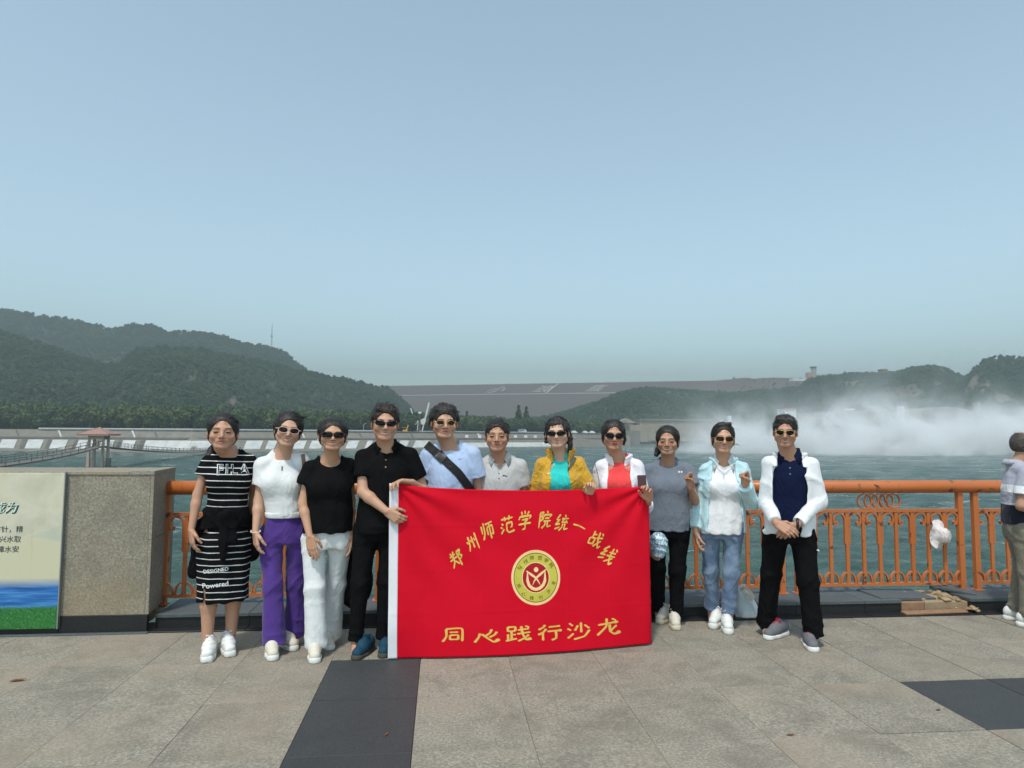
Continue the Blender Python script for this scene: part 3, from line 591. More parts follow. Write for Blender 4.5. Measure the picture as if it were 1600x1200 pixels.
for p0, p1, z0, z1 in ((-250, 980, -1.55, -1.0), (60, 980, 1.75, 2.05)):
    for a_ in range(p0, p1, 60): bank_panel(a_, min(a_+59.6, p1), 9.2 if z0 < 0 else 14.4, z0, 9.6 if z0 < 0 else 14.9, z1, M_CONCD, 'ledge', lift=0.35)
for p0 in (24, 90, 205, 240, 330, 470, 560, 640, 745, 790, 860): bank_panel(p0, p0+2.5, 9.6, -1.5, 14.6, 1.8, M_WHITEP if p0 % 4 else M_CONCD, 'stair', lift=0.2, skew=-6)
for p0 in (727, 747, 803, 819, 834, 850): bank_panel(p0, p0+5, 11, -.7, 13, .6, M_WHITEP, 'marker_slab')
M_RAILP = plain('pale_metal', (0.55, 0.58, 0.58), 0.5, 0.4, scale=0.2)
bp = [bank_pt(px, 2.55, 16) for px in range(60, 640, 20)]; b_ = MB()
for a_, c_ in zip(bp[:-1], bp[1:]): b_.bar(a_, c_, 0.15, 0.55)
tag(b_.build('guard_barrier', M_RAILP), 'long pale road barrier on top of the far bank', 'barrier')
bp = [bank_pt(px, 2.5, 16) for px in range(655, 905, 20)]; b_ = MB()
for a_, c_ in zip(bp[:-1], bp[1:]): b_.bar(a_, c_, 0.15, 0.5)
tag(b_.build('guard_barrier', M_RAILP), 'pale road barrier on the bank below the dam', 'barrier')
# tree belt along the crest
def belt(px0, px1, rows, dens, smin, smax, seed, label, pool=None, d0=22, zz=2.0, nr_=6):
    pp = np.arange(px0, px1, 6); ds = np.linspace(d0, d0+rows, nr_)
    vs = [bank_pt(px, zz, d) for d in ds for px in pp]; n_ = len(pp)
    fs = [(j*n_+i, j*n_+i+1, (j+1)*n_+i+1, (j+1)*n_+i) for j in range(nr_-1) for i in range(n_-1)]
    o = link('bank_wood', mesh_from('bank_wood', vs, fs, M_HILL)); tag(o, label, 'wood', kind='stuff'); scatter(o, pool or POOL_NEAR, dens, smin, smax, seed)
    return o
belt(-250, 660, 60, 0.055, 6.5, 11.5, 3, 'dense belt of green trees along the far bank')
belt(650, 990, 55, 0.05, 5.5, 10.5, 8, 'row of bushy trees below the dam', d0=24)
belt(-250, 150, 20, 0.05, 8, 12, 12, 'willow like trees at the left end of the far bank', d0=26)
CONE = mesh_from('crown', *(lambda mm: ([v.co[:] for v in mm.vertices], [tuple(p.vertices) for p in mm.polygons]))(crown_mesh(5, M_FOLN, 420, 0.24, True)), M_FOLN)
for px, Yo, s, lab in ((810, 40, 15.5, 'taller dark conifer standing left of the pair below the dam'), (822, 44, 15.0, 'dark conifer standing right of the pair below the dam'), (729, 50, 11.5, 'single small conifer rising from the bank trees beside the blue shirt man'), (967, 45, 11, 'small conifer among the bank trees at the foot of the green slope')):
    r = empty('conifer_tree', bank_pt(px, 2.2, Yo)); tag(r, lab, 'tree', 'conifers below the dam')
    c_ = link('crown', CONE, r); c_.scale = (s, s, s)
    MB().tube([(0, 0, -.5), (0, 0, s*.5), (0, 0, s*.97)], [.25, .16, .03], 6).build('trunk', M_TRUNK, r)

# ------------------------------------------------------------------ suspension footbridge with roofed towers
M_WOOD = plain('grey_wood', (0.16, 0.145, 0.125), 0.85, 0.2, var=0.3, scale=1.5); M_ROOF = plain('pinkish_tiles', (0.34, 0.20, 0.165), 0.85, 0.2, var=0.3, scale=3); M_PILL = plain('tower_render', (0.40, 0.32, 0.25), 0.9, 0.2, var=0.2, scale=1.0)
def tower(px, py_top, Y, s, zdeck, lab):
    p = at(px, 700, Y); ztop = at(px, py_top, Y)[2]
    t = empty('bridge_tower', (p[0], p[1], WL)); tag(t, lab, 'bridge tower', 'footbridge towers')
    hh = ztop-WL; e = hh*0.80
    for sx in (-1, 1):
        for sy in (-1, 1):
            MB().add([(sx*1.35*s+dx*.45*s*(1.25 if z == 0 else .85), sy*1.1*s+dy*.45*s*(1.25 if z == 0 else .85), z) for z in (0, e) for dx, dy in ((-.5, -.5), (.5, -.5), (.5, .5), (-.5, .5))], [(0,3,2,1),(4,5,6,7),(0,1,5,4),(1,2,6,5),(2,3,7,6),(3,0,4,7)]).build('column', M_PILL, t)
    MB().box((-2.6*s, -2.2*s, -.6), (2.8*s, 2.2*s, .45)).build('base', M_CONCD, t)
    MB().box((-1.6*s, -1.3*s, e*.86), (1.6*s, 1.3*s, e)).build('beam', M_PILL, t) if False else None
    for sy in (-1, 1): MB().box((-1.15*s, sy*1.1*s-.15*s, e*.90), (1.15*s, sy*1.1*s+.15*s, e-.02)).build('beam', M_PILL, t)
    rw, rd = 3.0*s, 2.6*s; b = MB(); rings = [(1.0, e+.05), (1.02, e+.22*s), (.62, e+.22*s+(hh-e)*.42), (.30, e+.22*s+(hh-e)*.62), (.05, hh)]
    vs = [(sx*rw*k_, sy*rd*k_, z+(0.16*s if k_ > .9 and z > e+.1 else 0)) for k_, z in rings for sx, sy in ((-1, -1), (1, -1), (1, 1), (-1, 1))]
    b.add(vs, [(i*4+j, i*4+(j+1) % 4, i*4+4+(j+1) % 4, i*4+4+j) for i in range(len(rings)-1) for j in range(4)]+[(3, 2, 1, 0), (16, 17, 18, 19)]).build('roof', M_ROOF, t)
    for sx in (-1, 1): MB().bar((sx*rw*.98, -rd*.98, e+.45*s), (0, 0, hh+.05), .16*s).build('ridge', M_ROOF, t)
    if s > .9: MB().box((1.9, -1.0, .3), (2.6, -.2, 2.2)).build('cabinet', M_CONCD, t)
    return V(p[0], p[1], zdeck)
T1 = tower(154, 668, 146, 0.98, -1.45, 'tiled roof tower of the footbridge nearest the stone wall')
T2 = tower(379, 668, 338, 0.92, -4.2, 'small distant footbridge tower behind the striped dress woman')
def cub(a, b, t, sag): q = a+(b-a)*t; return V(q[0], q[1], q[2]-4*sag*t*(1-t))
A0 = at(-60, 735, 82)
path = [cub(A0, T1, t, 0.5) for t in np.linspace(0, 1, 14)]+[cub(T1, T2, t, 2.3) for t in np.linspace(0.03, 1, 40)]
br = empty('footbridge', T1); tag(br, 'grey plank suspension footbridge crossing the water at the left', 'footbridge')
dk, rl, ps = MB(), MB(), MB()
for i, (a, b2) in enumerate(zip(path[:-1], path[1:])):
    d = unit((b2-a)*V(1, 1, 0)); nx = V(-d[1], d[0], 0)
    dk.bar(a-T1, b2-T1, 2.0, .22)
    for sgn in (-1, 1):
        o_ = nx*sgn*1.0
        for hz in (0.55, 1.15): rl.bar(a-T1+o_+V(0, 0, hz), b2-T1+o_+V(0, 0, hz), .07)
        for t in np.linspace(0, 1, max(2, int(np.linalg.norm(b2-a)/1.7)))[:-1]:
            q = a+(b2-a)*t-T1+o_; ps.bar(q, q+V(0, 0, 1.2), .09)
dk.build('deck', M_WOOD, br); tag(rl.build('cable', M_WOOD, br), kind='stuff'); tag(ps.build('rail_posts', M_WOOD, br), kind='stuff')

# ------------------------------------------------------------------ works and small things on the far side
# radio mast on the ridge
p = at(424, 547, 1040); ms = empty('radio_mast', p); tag(ms, 'thin lattice radio mast on the far left ridge', 'mast'); hh = 36.0
M_MAST = plain('mast_steel', (0.30, 0.30, 0.30), 0.6, 0.4)
for k in range(3):
    a_ = k*2.094; MB().bar((1.3*math.cos(a_), 1.3*math.sin(a_), -3), (.35*math.cos(a_), .35*math.sin(a_), hh), .28).build('leg', M_MAST, ms)
b_ = MB()
for i in range(12):
    for k in range(3):
        a0, a1 = k*2.094, (k+1)*2.094; r0, r1 = 1.3-.95*i/12, 1.3-.95*(i+1)/12
        b_.bar((r0*math.cos(a0), r0*math.sin(a0), hh*i/12), (r1*math.cos(a1), r1*math.sin(a1), hh*(i+1)/12), .14)
tag(b_.build('bracing', M_MAST, ms), kind='stuff'); MB().tube([(0, 0, hh-1), (0, 0, hh+5)], .16, 6).build('antenna', M_MAST, ms)
MB().box((-1.6, -.6, hh*.55), (1.6, .6, hh*.55+1.6)).build('dish_cluster', M_MAST, ms)
# white slanting beams (a sculpture) by the bank road
M_WBEAM = plain('white_beam', (0.62, 0.62, 0.58), 0.6, 0.3, scale=0.5)
sp_ = bank_pt(660, 2.0, 20); Ys = sp_[1]; sc_ = empty('beam_sculpture', sp_); tag(sc_, 'white sculpture of slanting beams and posts rising behind the far road', 'sculpture')
def sp2(px, py, dy=0): return at(px, py, Ys+dy)-sp_
MB().bar(sp2(641.5, 637.5), sp2(649, 659), .55).build('beam', M_WBEAM, sc_); MB().bar(sp2(670.5, 629), sp2(664, 655), .75).build('beam', M_WBEAM, sc_); MB().bar(sp2(685.5, 634, 3), sp2(675, 648, 3), .4).build('beam', M_WBEAM, sc_)
MB().bar(sp2(652, 678), sp2(653, 657), .55).build('post', M_WBEAM, sc_); MB().bar(sp2(656, 678, 1), sp2(655.5, 644, 1), .7).build('post', M_CONC, sc_)
MB().bar(sp2(659, 676), sp2(664, 655), .6).build('post', M_WBEAM, sc_)
MB().add([sp2(x_, y_, d_) for d_ in (-.5, .6) for x_, y_ in ((657, 656), (663, 653), (666, 656), (663, 664), (658, 663))], [(0,1,2,3,4),(9,8,7,6,5)]+[(i, i+5, (i+1) % 5+5, (i+1) % 5) for i in range(5)]).build('head_block', M_WBEAM, sc_)
MB().add([sp2(x_, y_, d_) for d_ in (-.5, .6) for x_, y_ in ((645, 662), (652, 657), (653, 661), (649, 664))], [(0,1,2,3),(7,6,5,4)]+[(i, i+4, (i+1) % 4+4, (i+1) % 4) for i in range(4)]).build('head_block', M_WBEAM, sc_)
MB().box(sp2(653.5, 646)+V(0, -.4, 0), sp2(658.5, 643.5)+V(0, .8, 0)).build('lamp_head', plain('lamp_white', (.75, .75, .73), .4), sc_)
M_YEL = plain('machine_yellow', (0.55, 0.33, 0.04), 0.5, 0.4)
ex = bank_pt(634, 2.2, 19); e_ = empty('excavator', ex); tag(e_, 'small yellow excavator arm showing above the far bank road', 'excavator')
def ep(px, py): return at(px, py, ex[1])-ex
MB().bar(ep(634, 674), ep(638, 664), .5).build('boom', M_YEL, e_); MB().bar(ep(627.5, 667.5), ep(634, 668.5), .18).build('stick', M_YEL, e_); MB().box((-1.4, -.8, 0), (.8, .8, 1.0), .1).build('cab', M_YEL, e_)
ln = bank_pt(568, 2.2, 19); l_ = empty('street_lamp', ln); tag(l_, 'single grey street lamp on the far bank between two heads', 'street lamp')
MB().tube([(0, 0, 0), (0, 0, 3.2)], .09, 6).build('pole', M_RAILP, l_); MB().tube([(0, 0, 3.1), (.3, 0, 3.5), (1.1, 0, 3.55)], .07, 6).build('arm', M_RAILP, l_); MB().box((.8, -.15, 3.46), (1.4, .15, 3.6)).build('lamp_head', M_RAILP, l_)
M_WHT = plain('van_white', (0.75, 0.75, 0.74), 0.4, 0.4); M_GLS = plain('dark_glass', (0.02, 0.025, 0.03), 0.1, 0.5); M_RUB = plain('tyre', (0.02, 0.02, 0.02), 0.8)
vp = bank_pt(816, 2.15, 22); van = empty('parked_van', vp, 0.15); tag(van, 'tiny white van parked on the bank road below the conifers', 'van')
MB().add([(-2.3, -.9, .4), (2.3, -.9, .4), (2.3, .9, .4), (-2.3, .9, .4), (-2.3, -.85, 2.1), (1.4, -.85, 2.1), (1.4, .85, 2.1), (-2.3, .85, 2.1), (2.3, -.9, 1.1), (2.3, .9, 1.1)], [(0, 3, 2, 1), (4, 5, 6, 7), (0, 1, 8, 5, 4), (2, 3, 7, 6, 9), (1, 2, 9, 8), (8, 9, 6, 5), (3, 0, 4, 7)]).build('body', M_WHT, van)
MB().box((-1.9, -.93, 1.3), (1.2, -.905, 1.85)).build('window', M_GLS, van)
for sx in (-1.4, 1.4): MB().tube([(sx, -.96, .38), (sx, -.7, .38)], .38, 12).build('wheel', M_RUB, van)
for k, px in enumerate((897, 914, 925)):
    q = bank_pt(px, 2.1, 22); o = MB().box((-1.9, -.8, .3), (1.9, .8, 1.0), .15).box((-1.2, -.7, 1.0), (1.0, .7, 1.55), .25).build('parked_car', M_WHT, loc=q)
    tag(o, ['tiny white car parked on the far road, leftmost of three', 'tiny white car parked on the far road, middle of three', 'tiny white car parked on the far road, rightmost of three'][k], 'car', 'cars parked on the far road')
# stilling basin walls and gate works at the right, across the water
M_TAN = conc('tan_concrete', (0.36, 0.29, 0.22), 0.25); M_TAN2 = conc('grey_works', (0.34, 0.31, 0.27), 0.25)
def works(name, lab, cat, boxes, Y, group=None):
    p0 = at(boxes[0][0], boxes[0][3], Y); t = empty(name, p0); tag(t, lab, cat, group)
    for (xa, xb, ya, yb, dy, dep, mt, pn) in boxes:
        a, b2 = at(xa, yb, Y+dy), at(xb, ya, Y+dy); MB().box((a[0], a[1], a[2]), (b2[0], a[1]+dep, b2[2])).build(pn, mt, t, loc=-p0)
    return t
works('basin_wall', 'long tan concrete basin wall across the water behind the grey shirt woman', 'wall', [(1000, 1152, 657, 688, 0, 12, M_TAN, 'wall'), (1000, 1152, 655.5, 657, -1, 14, M_CONC, 'cap'), (940, 1000, 673, 700, -8, 20, M_CONC, 'wing_wall'), (985, 1012, 664, 690, -4, 8, M_TAN, 'pier'), (1138, 1143, 650, 660, -2, 3, M_WHT, 'post')], 450)
th = at(979, 669, 452); gh = empty('gate_house', th); tag(gh, 'small tan gate house with a stepped roof left of the basin wall', 'gate house')
MB().box((-5, 0, -2), (5, 6, 3.4)).build('wall', M_TAN, gh); MB().prism([(-7, 3.5), (7, 3.5), (3, 5.4), (0, 6.6), (-3, 5.4)], -1, 7).build('roof', M_TAN2, gh); MB().box((-2, -.3, -1), (2, 0.1, 2.2)).build('door', M_CONCD, gh)
works('control_tower', 'white control building rising from the spray behind the navy shirt man', 'building', [(1226, 1244, 638, 672, 0, 9, M_WHT, 'wall'), (1225, 1245, 636.8, 638, -1, 11, plain('red_trim', (.4, .12, .08), .7), 'roof_edge')], 400)
works('spillway_works', 'brown stained concrete spillway works behind the spray', 'spillway', [(1254, 1275, 649, 690, 0, 20, M_TAN, 'wall'), (1272.5, 1312, 645, 690, 5, 20, M_TAN2, 'wall'), (1309.5, 1367, 641.5, 690, 12, 20, M_TAN2, 'wall'), (1309, 1312, 640, 650, 2, 3, M_TAN, 'pier'), (1366.5, 1376, 635, 660, 6, 9, M_TAN, 'pier'), (1376, 1412, 646, 690, 8, 14, M_TAN2, 'wall'), (1410, 1413, 634.5, 690, 4, 4, M_WHT, 'column'), (1413, 1600, 650, 690, 12, 20, M_TAN2, 'wall'), (1528, 1531, 628, 655, 6, 4, M_TAN2, 'column'), (1323, 1335, 638.5, 642, 14, 3, M_WHT, 'hut'), (1333, 1339, 637, 638.6, 14, 3, M_ROOF, 'hut_roof')], 395)
dq = at(1480, 655, 425); dw = MB().prism([(-26, -3), (26, -3), (22, 4), (12, 7.2), (0, 8.4), (-12, 7.6), (-20, 5), (-24, 1)], 0, 25).build('rock_spur', M_TAN2, loc=dq); tag(dw, 'pale rounded concrete spur behind the spray at the right', 'spur')
# buildings on the plateau
M_BLD = conc('pale_building', (0.55, 0.53, 0.49), 0.1); M_ORB = conc('orange_building', (0.55, 0.34, 0.22), 0.1); M_REDB = conc('red_building', (0.45, 0.18, 0.12), 0.1)
works('plateau_offices', 'pale low office blocks with a control tower on the plateau', 'building', [(1272, 1307, 585.5, 592, 0, 14, M_BLD, 'wing'), (1264, 1272, 582, 592, -2, 10, M_ORB, 'block'), (1270.5, 1275.5, 575, 586, 0, 6, M_BLD, 'tower'), (1269.8, 1276.2, 572.5, 575, -1, 8, M_CONCD, 'tower_cab'), (1239, 1262, 591.5, 595.5, -6, 12, M_WHT, 'shed'), (1278, 1307, 588, 589.2, -.4, .5, M_CONCD, 'window_band')], 1000)
works('red_house', 'small reddish house on the wooded ridge at the right', 'house', [(1379, 1387, 577.5, 584, 0, 9, M_REDB, 'wall'), (1378.4, 1387.6, 576.6, 577.6, -1, 11, M_ROOF, 'roof')], 800)

# ------------------------------------------------------------------ spray of the outlet tunnels: drifting water mist
def spray(name, lab, px0, px1, Y0, Y1, zt, dens, bumps, seed):
    a, b2 = at(px0, 700, Y0), at(px1, 700, Y1)
    lo, hi = V(a[0], Y0, WL+.05), V(b2[0], Y1, zt)
    o = MB().box(lo-V(*((lo+hi)/2)), hi-V(*((lo+hi)/2))).build(name, None, loc=(lo+hi)/2); o.data.materials.clear()
    m = bpy.data.materials.new(name); m.use_nodes = True; nt = m.node_tree; nt.nodes.clear()
    out = nt.nodes.new('ShaderNodeOutputMaterial'); pv = nt.nodes.new('ShaderNodeVolumePrincipled'); nt.links.new(pv.outputs[0], out.inputs['Volume'])
    pv.inputs['Color'].default_value = (1, 1, 1, 1); pv.inputs['Anisotropy'].default_value = -0.25
    g = nt.nodes.new('ShaderNodeNewGeometry'); sp_ = nt.nodes.new('ShaderNodeSeparateXYZ'); nt.links.new(g.outputs['Position'], sp_.inputs[0])
    X_, Y_, Z_ = sp_.outputs
    n1 = noise(nt, g.outputs['Position'], 0.062, 8, 0.70, 0.9)
    tot = None
    for (px, zc, rx, rz, k) in bumps:                          # soft plumes: centre, half width, height
        xc = at(px, 700, (Y0+Y1)/2)[0]
        u = math_(nt, 'DIVIDE', math_(nt, 'SUBTRACT', X_, xc), rx); v = math_(nt, 'DIVIDE', math_(nt, 'SUBTRACT', Z_, WL), rz)
        e = math_(nt, 'ADD', math_(nt, 'MULTIPLY', u, u), math_(nt, 'MULTIPLY', v, v))
        f = math_(nt, 'MULTIPLY', math_(nt, 'EXPONENT', math_(nt, 'MULTIPLY', e, -1.2)), k)
        tot = f if tot is None else math_(nt, 'ADD', tot, f)
    yc = math_(nt, 'DIVIDE', math_(nt, 'SUBTRACT', Y_, (Y0+Y1)/2), (Y1-Y0)/2); ef = math_(nt, 'SUBTRACT', 1.0, math_(nt, 'MULTIPLY', yc, yc))
    n0 = noise(nt, g.outputs['Position'], 0.021, 3, 0.5, 0.4)
    nn = math_(nt, 'MULTIPLY', ramp(nt, [(0.45, 0.0), (0.585, 1.0)], n1.outputs[0]).outputs[0], ramp(nt, [(0.40, 0.18), (0.58, 1.0)], n0.outputs[0]).outputs[0])
    d = math_(nt, 'MULTIPLY', math_(nt, 'MULTIPLY', tot, nn), math_(nt, 'MULTIPLY', ef, dens)); nt.links.new(math_(nt, 'MAXIMUM', d, 0.0), pv.inputs['Density'])
    m.cycles.volume_step_rate = 0.3; o.data.materials.append(m); tag(o, lab, 'spray', kind='stuff')
    return o
spray('water_spray', 'white spray drifting over the river at the right', 930, 1900, 236, 330, 34, 0.21,
      [(1110, 0, 20, 6, .3), (1175, 0, 20, 13, 1.0), (1235, 0, 16, 9, .9), (1300, 0, 16, 11, 1.1), (1350, 0, 14, 17, 2.4), (1400, 0, 16, 10, 1.2), (1470, 0, 22, 10, .8), (1545, 0, 18, 14, 1.3), (1610, 0, 26, 13, .9), (1750, 0, 50, 17, 1.0), (1330, 0, 95, 22, .07)], 1)
# ------------------------------------------------------------------ haze: the air itself
hz = MB().box((-2600, -60, -12), (2600, 2600, 235)).build('haze', None); hz.data.materials.clear()
m = bpy.data.materials.new('haze_air'); m.use_nodes = True; nt = m.node_tree; nt.nodes.clear()
out = nt.nodes.new('ShaderNodeOutputMaterial'); pv = nt.nodes.new('ShaderNodeVolumePrincipled'); nt.links.new(pv.outputs[0], out.inputs['Volume'])
pv.inputs['Color'].default_value = (0.465, 0.515, 0.525, 1); pv.inputs['Density'].default_value = 0.00070; pv.inputs['Anisotropy'].default_value = 0.25
hz.data.materials.append(m); tag(hz, 'thin bluish haze in the air over the river valley', kind='stuff')
# ------------------------------------------------------------------ modelling by distance fields: one closed, continuous surface per body or garment
BIG = 9.0
def axis_coords(lo, hi, coarse, fine):          # fine: [(a, b, step)] stretches of higher resolution
    xs = [lo]
    fine = sorted(fine)
    while xs[-1] < hi:
        h_ = coarse
        for a, b, s in fine:
            if a-coarse*0.5 <= xs[-1] < b: h_ = min(h_, s)
        xs.append(xs[-1]+h_)
    return np.array(xs, np.float32)
class Field:
    def __init__(s, lo, hi, h, fine=()):        # fine: boxes (lo, hi, step)
        s.ax = [axis_coords(lo[i], hi[i], h, [(f[0][i], f[1][i], f[2]) for f in fine]) for i in range(3)]
        s.D = np.full([len(a) for a in s.ax], BIG, np.float32)
    def win(s, lo, hi):
        sl = []
        for a, l, h in zip(s.ax, lo, hi):
            i, j = np.searchsorted(a, l), np.searchsorted(a, h)
            if j <= i: return None
            sl.append(slice(max(0, i-1), min(len(a), j+1)))
        return tuple(sl)
    def xyz(s, w): return s.ax[0][w[0]][:, None, None], s.ax[1][w[1]][None, :, None], s.ax[2][w[2]][None, None, :]
    def apply(s, fn, lo, hi, k=0.0, mode='add'):
        pad = k+0.02
        w = s.win(np.asarray(lo)-pad, np.asarray(hi)+pad)
        if w is None: return s
        d = fn(*s.xyz(w)).astype(np.float32); D = s.D[w]
        if mode == 'add':
            if k > 0: h_ = np.clip(k-np.abs(D-d), 0, None)/k; s.D[w] = np.minimum(D, d)-h_*h_*k*0.25
            else: s.D[w] = np.minimum(D, d)
        elif mode == 'sub':
            d = -d
            if k > 0: h_ = np.clip(k-np.abs(D-d), 0, None)/k; s.D[w] = np.maximum(D, d)+h_*h_*k*0.25
            else: s.D[w] = np.maximum(D, d)
        return s
    def cone(s, a, b, ra, rb, k=0.02, mode='add', flat=False, sq=None):   # tapered limb; flat cuts the far end square; sq=(axis, factor) flattens the section
        a, b = np.asarray(a, float), np.asarray(b, float); ab = b-a; L2 = max(1e-9, ab@ab); R_ = max(ra, rb)*1.1; u = ab/math.sqrt(L2)
        def fn(X, Y, Z):
            t = ((X-a[0])*ab[0]+(Y-a[1])*ab[1]+(Z-a[2])*ab[2])/L2; tc = np.clip(t, 0, 1)
            dx, dy, dz = X-a[0]-tc*ab[0], Y-a[1]-tc*ab[1], Z-a[2]-tc*ab[2]
            if sq is not None:
                n_, f_ = sq; q = dx*n_[0]+dy*n_[1]+dz*n_[2]; e = q*(f_-1); dx, dy, dz = dx+n_[0]*e, dy+n_[1]*e, dz+n_[2]*e
            d = np.sqrt(dx*dx+dy*dy+dz*dz)-(ra+(rb-ra)*tc)
            if flat: d = np.maximum(d, (t-1)*math.sqrt(L2))
            return d
        return s.apply(fn, np.minimum(a, b)-R_, np.maximum(a, b)+R_, k, mode)
    def chain(s, pts, rs, k=0.02, **kw):
        for i in range(len(pts)-1): s.cone(pts[i], pts[i+1], rs[i], rs[i+1], k, **kw)
        return s
    def ell(s, c, r, k=0.01, R=None, mode='add'):   # ellipsoid; R columns = its axes
        c, r = np.asarray(c, float), np.asarray(r, float); m_ = r.max(); R = np.eye(3) if R is None else np.asarray(R); rm = r.min()
        def fn(X, Y, Z):
            x, y, z = X-c[0], Y-c[1], Z-c[2]
            u, v, w = (x*R[0, 0]+y*R[1, 0]+z*R[2, 0])/r[0], (x*R[0, 1]+y*R[1, 1]+z*R[2, 1])/r[1], (x*R[0, 2]+y*R[1, 2]+z*R[2, 2])/r[2]
            q = np.sqrt(u*u+v*v+w*w); g = np.sqrt((u/r[0])**2+(v/r[1])**2+(w/r[2])**2)
            return q*(q-1)/np.maximum(g, 1e-5)
        return s.apply(fn, c-m_, c+m_, k, mode)
    def loft(s, st, k=0.02, n=2.4, fold=None):      # st rows: z, cx, cy, half width, half depth
        st = np.array(sorted(st), float); zs = st[:, 0]; zf = np.linspace(zs[0], zs[-1], 60)
        sm = [np.interp(zf, zs, st[:, i]) for i in range(1, 5)]; ker = np.hanning(9); ker /= ker.sum()
        sm = [np.convolve(np.pad(v, 4, 'edge'), ker, 'valid') for v in sm]
        A = max(st[:, 3].max(), st[:, 4].max())
        lo = V(st[:, 1].min()-st[:, 3].max(), st[:, 2].min()-st[:, 4].max(), zs[0]); hi = V(st[:, 1].max()+st[:, 3].max(), st[:, 2].max()+st[:, 4].max(), zs[-1])
        def fn(X, Y, Z):
            cx, cy, a, b = [np.interp(Z.ravel(), zf, v).reshape(Z.shape) for v in sm]
            q = ((np.abs(X-cx)/a)**n+(np.abs(Y-cy)/b)**n)**(1/n)
            d = (q-1)*np.minimum(a, b)
            return np.maximum(d, np.maximum(zs[0]-Z, Z-zs[-1]))
        return s.apply(fn, lo, hi, k)
    def fold(s, fn):
        I, J, K = np.nonzero(np.abs(s.D) < 0.035)
        s.D[I, J, K] += fn(s.ax[0][I], s.ax[1][J], s.ax[2][K]).astype(np.float32); return s
    def mesh(s):
        D = s.D; ins = D < 0
        nx, ny, nz = D.shape
        c = np.zeros((nx-1, ny-1, nz-1), np.int8)
        for i in (0, 1):
            for j in (0, 1):
                for k in (0, 1): c += ins[i:nx-1+i, j:ny-1+j, k:nz-1+k]
        act = (c > 0) & (c < 8); I, J, K = np.nonzero(act); n = len(I)
        idx = np.full(act.shape, -1, np.int32); idx[I, J, K] = np.arange(n)
        cor = [(i, j, k) for i in (0, 1) for j in (0, 1) for k in (0, 1)]; vals = [D[I+i, J+j, K+k] for i, j, k in cor]
        P = np.zeros((n, 3), np.float64); W = np.zeros(n)
        X = [np.stack([s.ax[0][I+i], s.ax[1][J+j], s.ax[2][K+k]], 1) for i, j, k in cor]
        for p in range(8):
            for q in range(p+1, 8):
                if sum(abs(a-b) for a, b in zip(cor[p], cor[q])) != 1: continue
                va, vb = vals[p], vals[q]; cr = (va < 0) != (vb < 0); t = np.where(cr, va/np.where(cr, va-vb, 1), 0)
                P += np.where(cr[:, None], X[p]+(X[q]-X[p])*t[:, None], 0); W += cr
        P /= W[:, None]
        F = []
        for ax in range(3):
            sl0 = [slice(1, -1)]*3; sl1 = [slice(1, -1)]*3; sl0[ax] = slice(0, -1); sl1[ax] = slice(1, None)
            a, b = ins[tuple(sl0)], ins[tuple(sl1)]; ch = a != b; q = np.argwhere(ch)
            if not len(q): continue
            o = np.ones(3, int); o[ax] = 0; q = q+o; up = ins[tuple(q.T)]
            u, v = [(1, 2), (2, 0), (0, 1)][ax]; eu, ev = np.eye(3, dtype=int)[u], np.eye(3, dtype=int)[v]
            g = [idx[tuple((q-d_).T)] for d_ in (eu+ev, ev, 0*eu, eu)]
            f = np.stack(g, 1); f[~up] = f[~up][:, ::-1]; F.append(f)
        return P, np.concatenate(F)
def smooth_mesh(P, F, it=1, lam=0.5):
    e = np.concatenate([F[:, [0, 1]], F[:, [1, 2]], F[:, [2, 3]], F[:, [3, 0]]]); n = len(P)
    for _ in range(it):
        S = np.zeros_like(P); C = np.zeros(n)
        for a, b in ((0, 1), (1, 0)):
            for i in range(3): S[:, i] += np.bincount(e[:, a], P[e[:, b], i], n)
            C += np.bincount(e[:, a], minlength=n)
        P = P+lam*(S/C[:, None]-P)
    return P

# ------------------------------------------------------------------ fabrics, skin, hair
def fabric(name, c, rough=0.85, weave=900, wr=0.35, sheen=0.15, var=0.10, wscale=9, stripes=None, grad=None):
    m, nt, b = nodes_of(name); setc(b, c, rough, 0.15); dark = max(c) < .05; b.inputs['Sheen Weight'].default_value = 0 if dark else sheen; b.inputs['Specular IOR Level'].default_value = .06 if dark else .15; b.inputs['Sheen Roughness'].default_value = 0.5
    v = coords(nt); n1 = noise(nt, v, wscale, 5, 0.6, 0.8); n2 = noise(nt, v, weave, 2, 0.5); n3 = noise(nt, v, 3.0, 4)
    col = mixc(nt, n3.outputs[0], [x*(1-var) for x in c], [min(1, x*(1+var)) for x in c])
    if stripes: col = stripes(nt, col, v)
    nt.links.new(mixc(nt, math_(nt, 'MULTIPLY', n2.outputs[0], 0.25), col, [x*0.75 for x in c]) if not stripes else col, b.inputs['Base Color'])
    n4 = noise(nt, coords(nt, (1, 1, .55)), 7.5, 3, .5, 1.3); rid = math_(nt, 'POWER', math_(nt, 'SUBTRACT', 1.0, math_(nt, 'ABSOLUTE', math_(nt, 'MULTIPLY_ADD', n4.outputs[0], 4.0, -2.0))), 3.0)
    h = math_(nt, 'ADD', math_(nt, 'ADD', n1.outputs[0], math_(nt, 'MULTIPLY', math_(nt, 'MAXIMUM', rid, 0.0), .35)), math_(nt, 'MULTIPLY', n2.outputs[0], 0.05)); bump(nt, b, h, min(1, wr*1.5), 0.03)
    return m
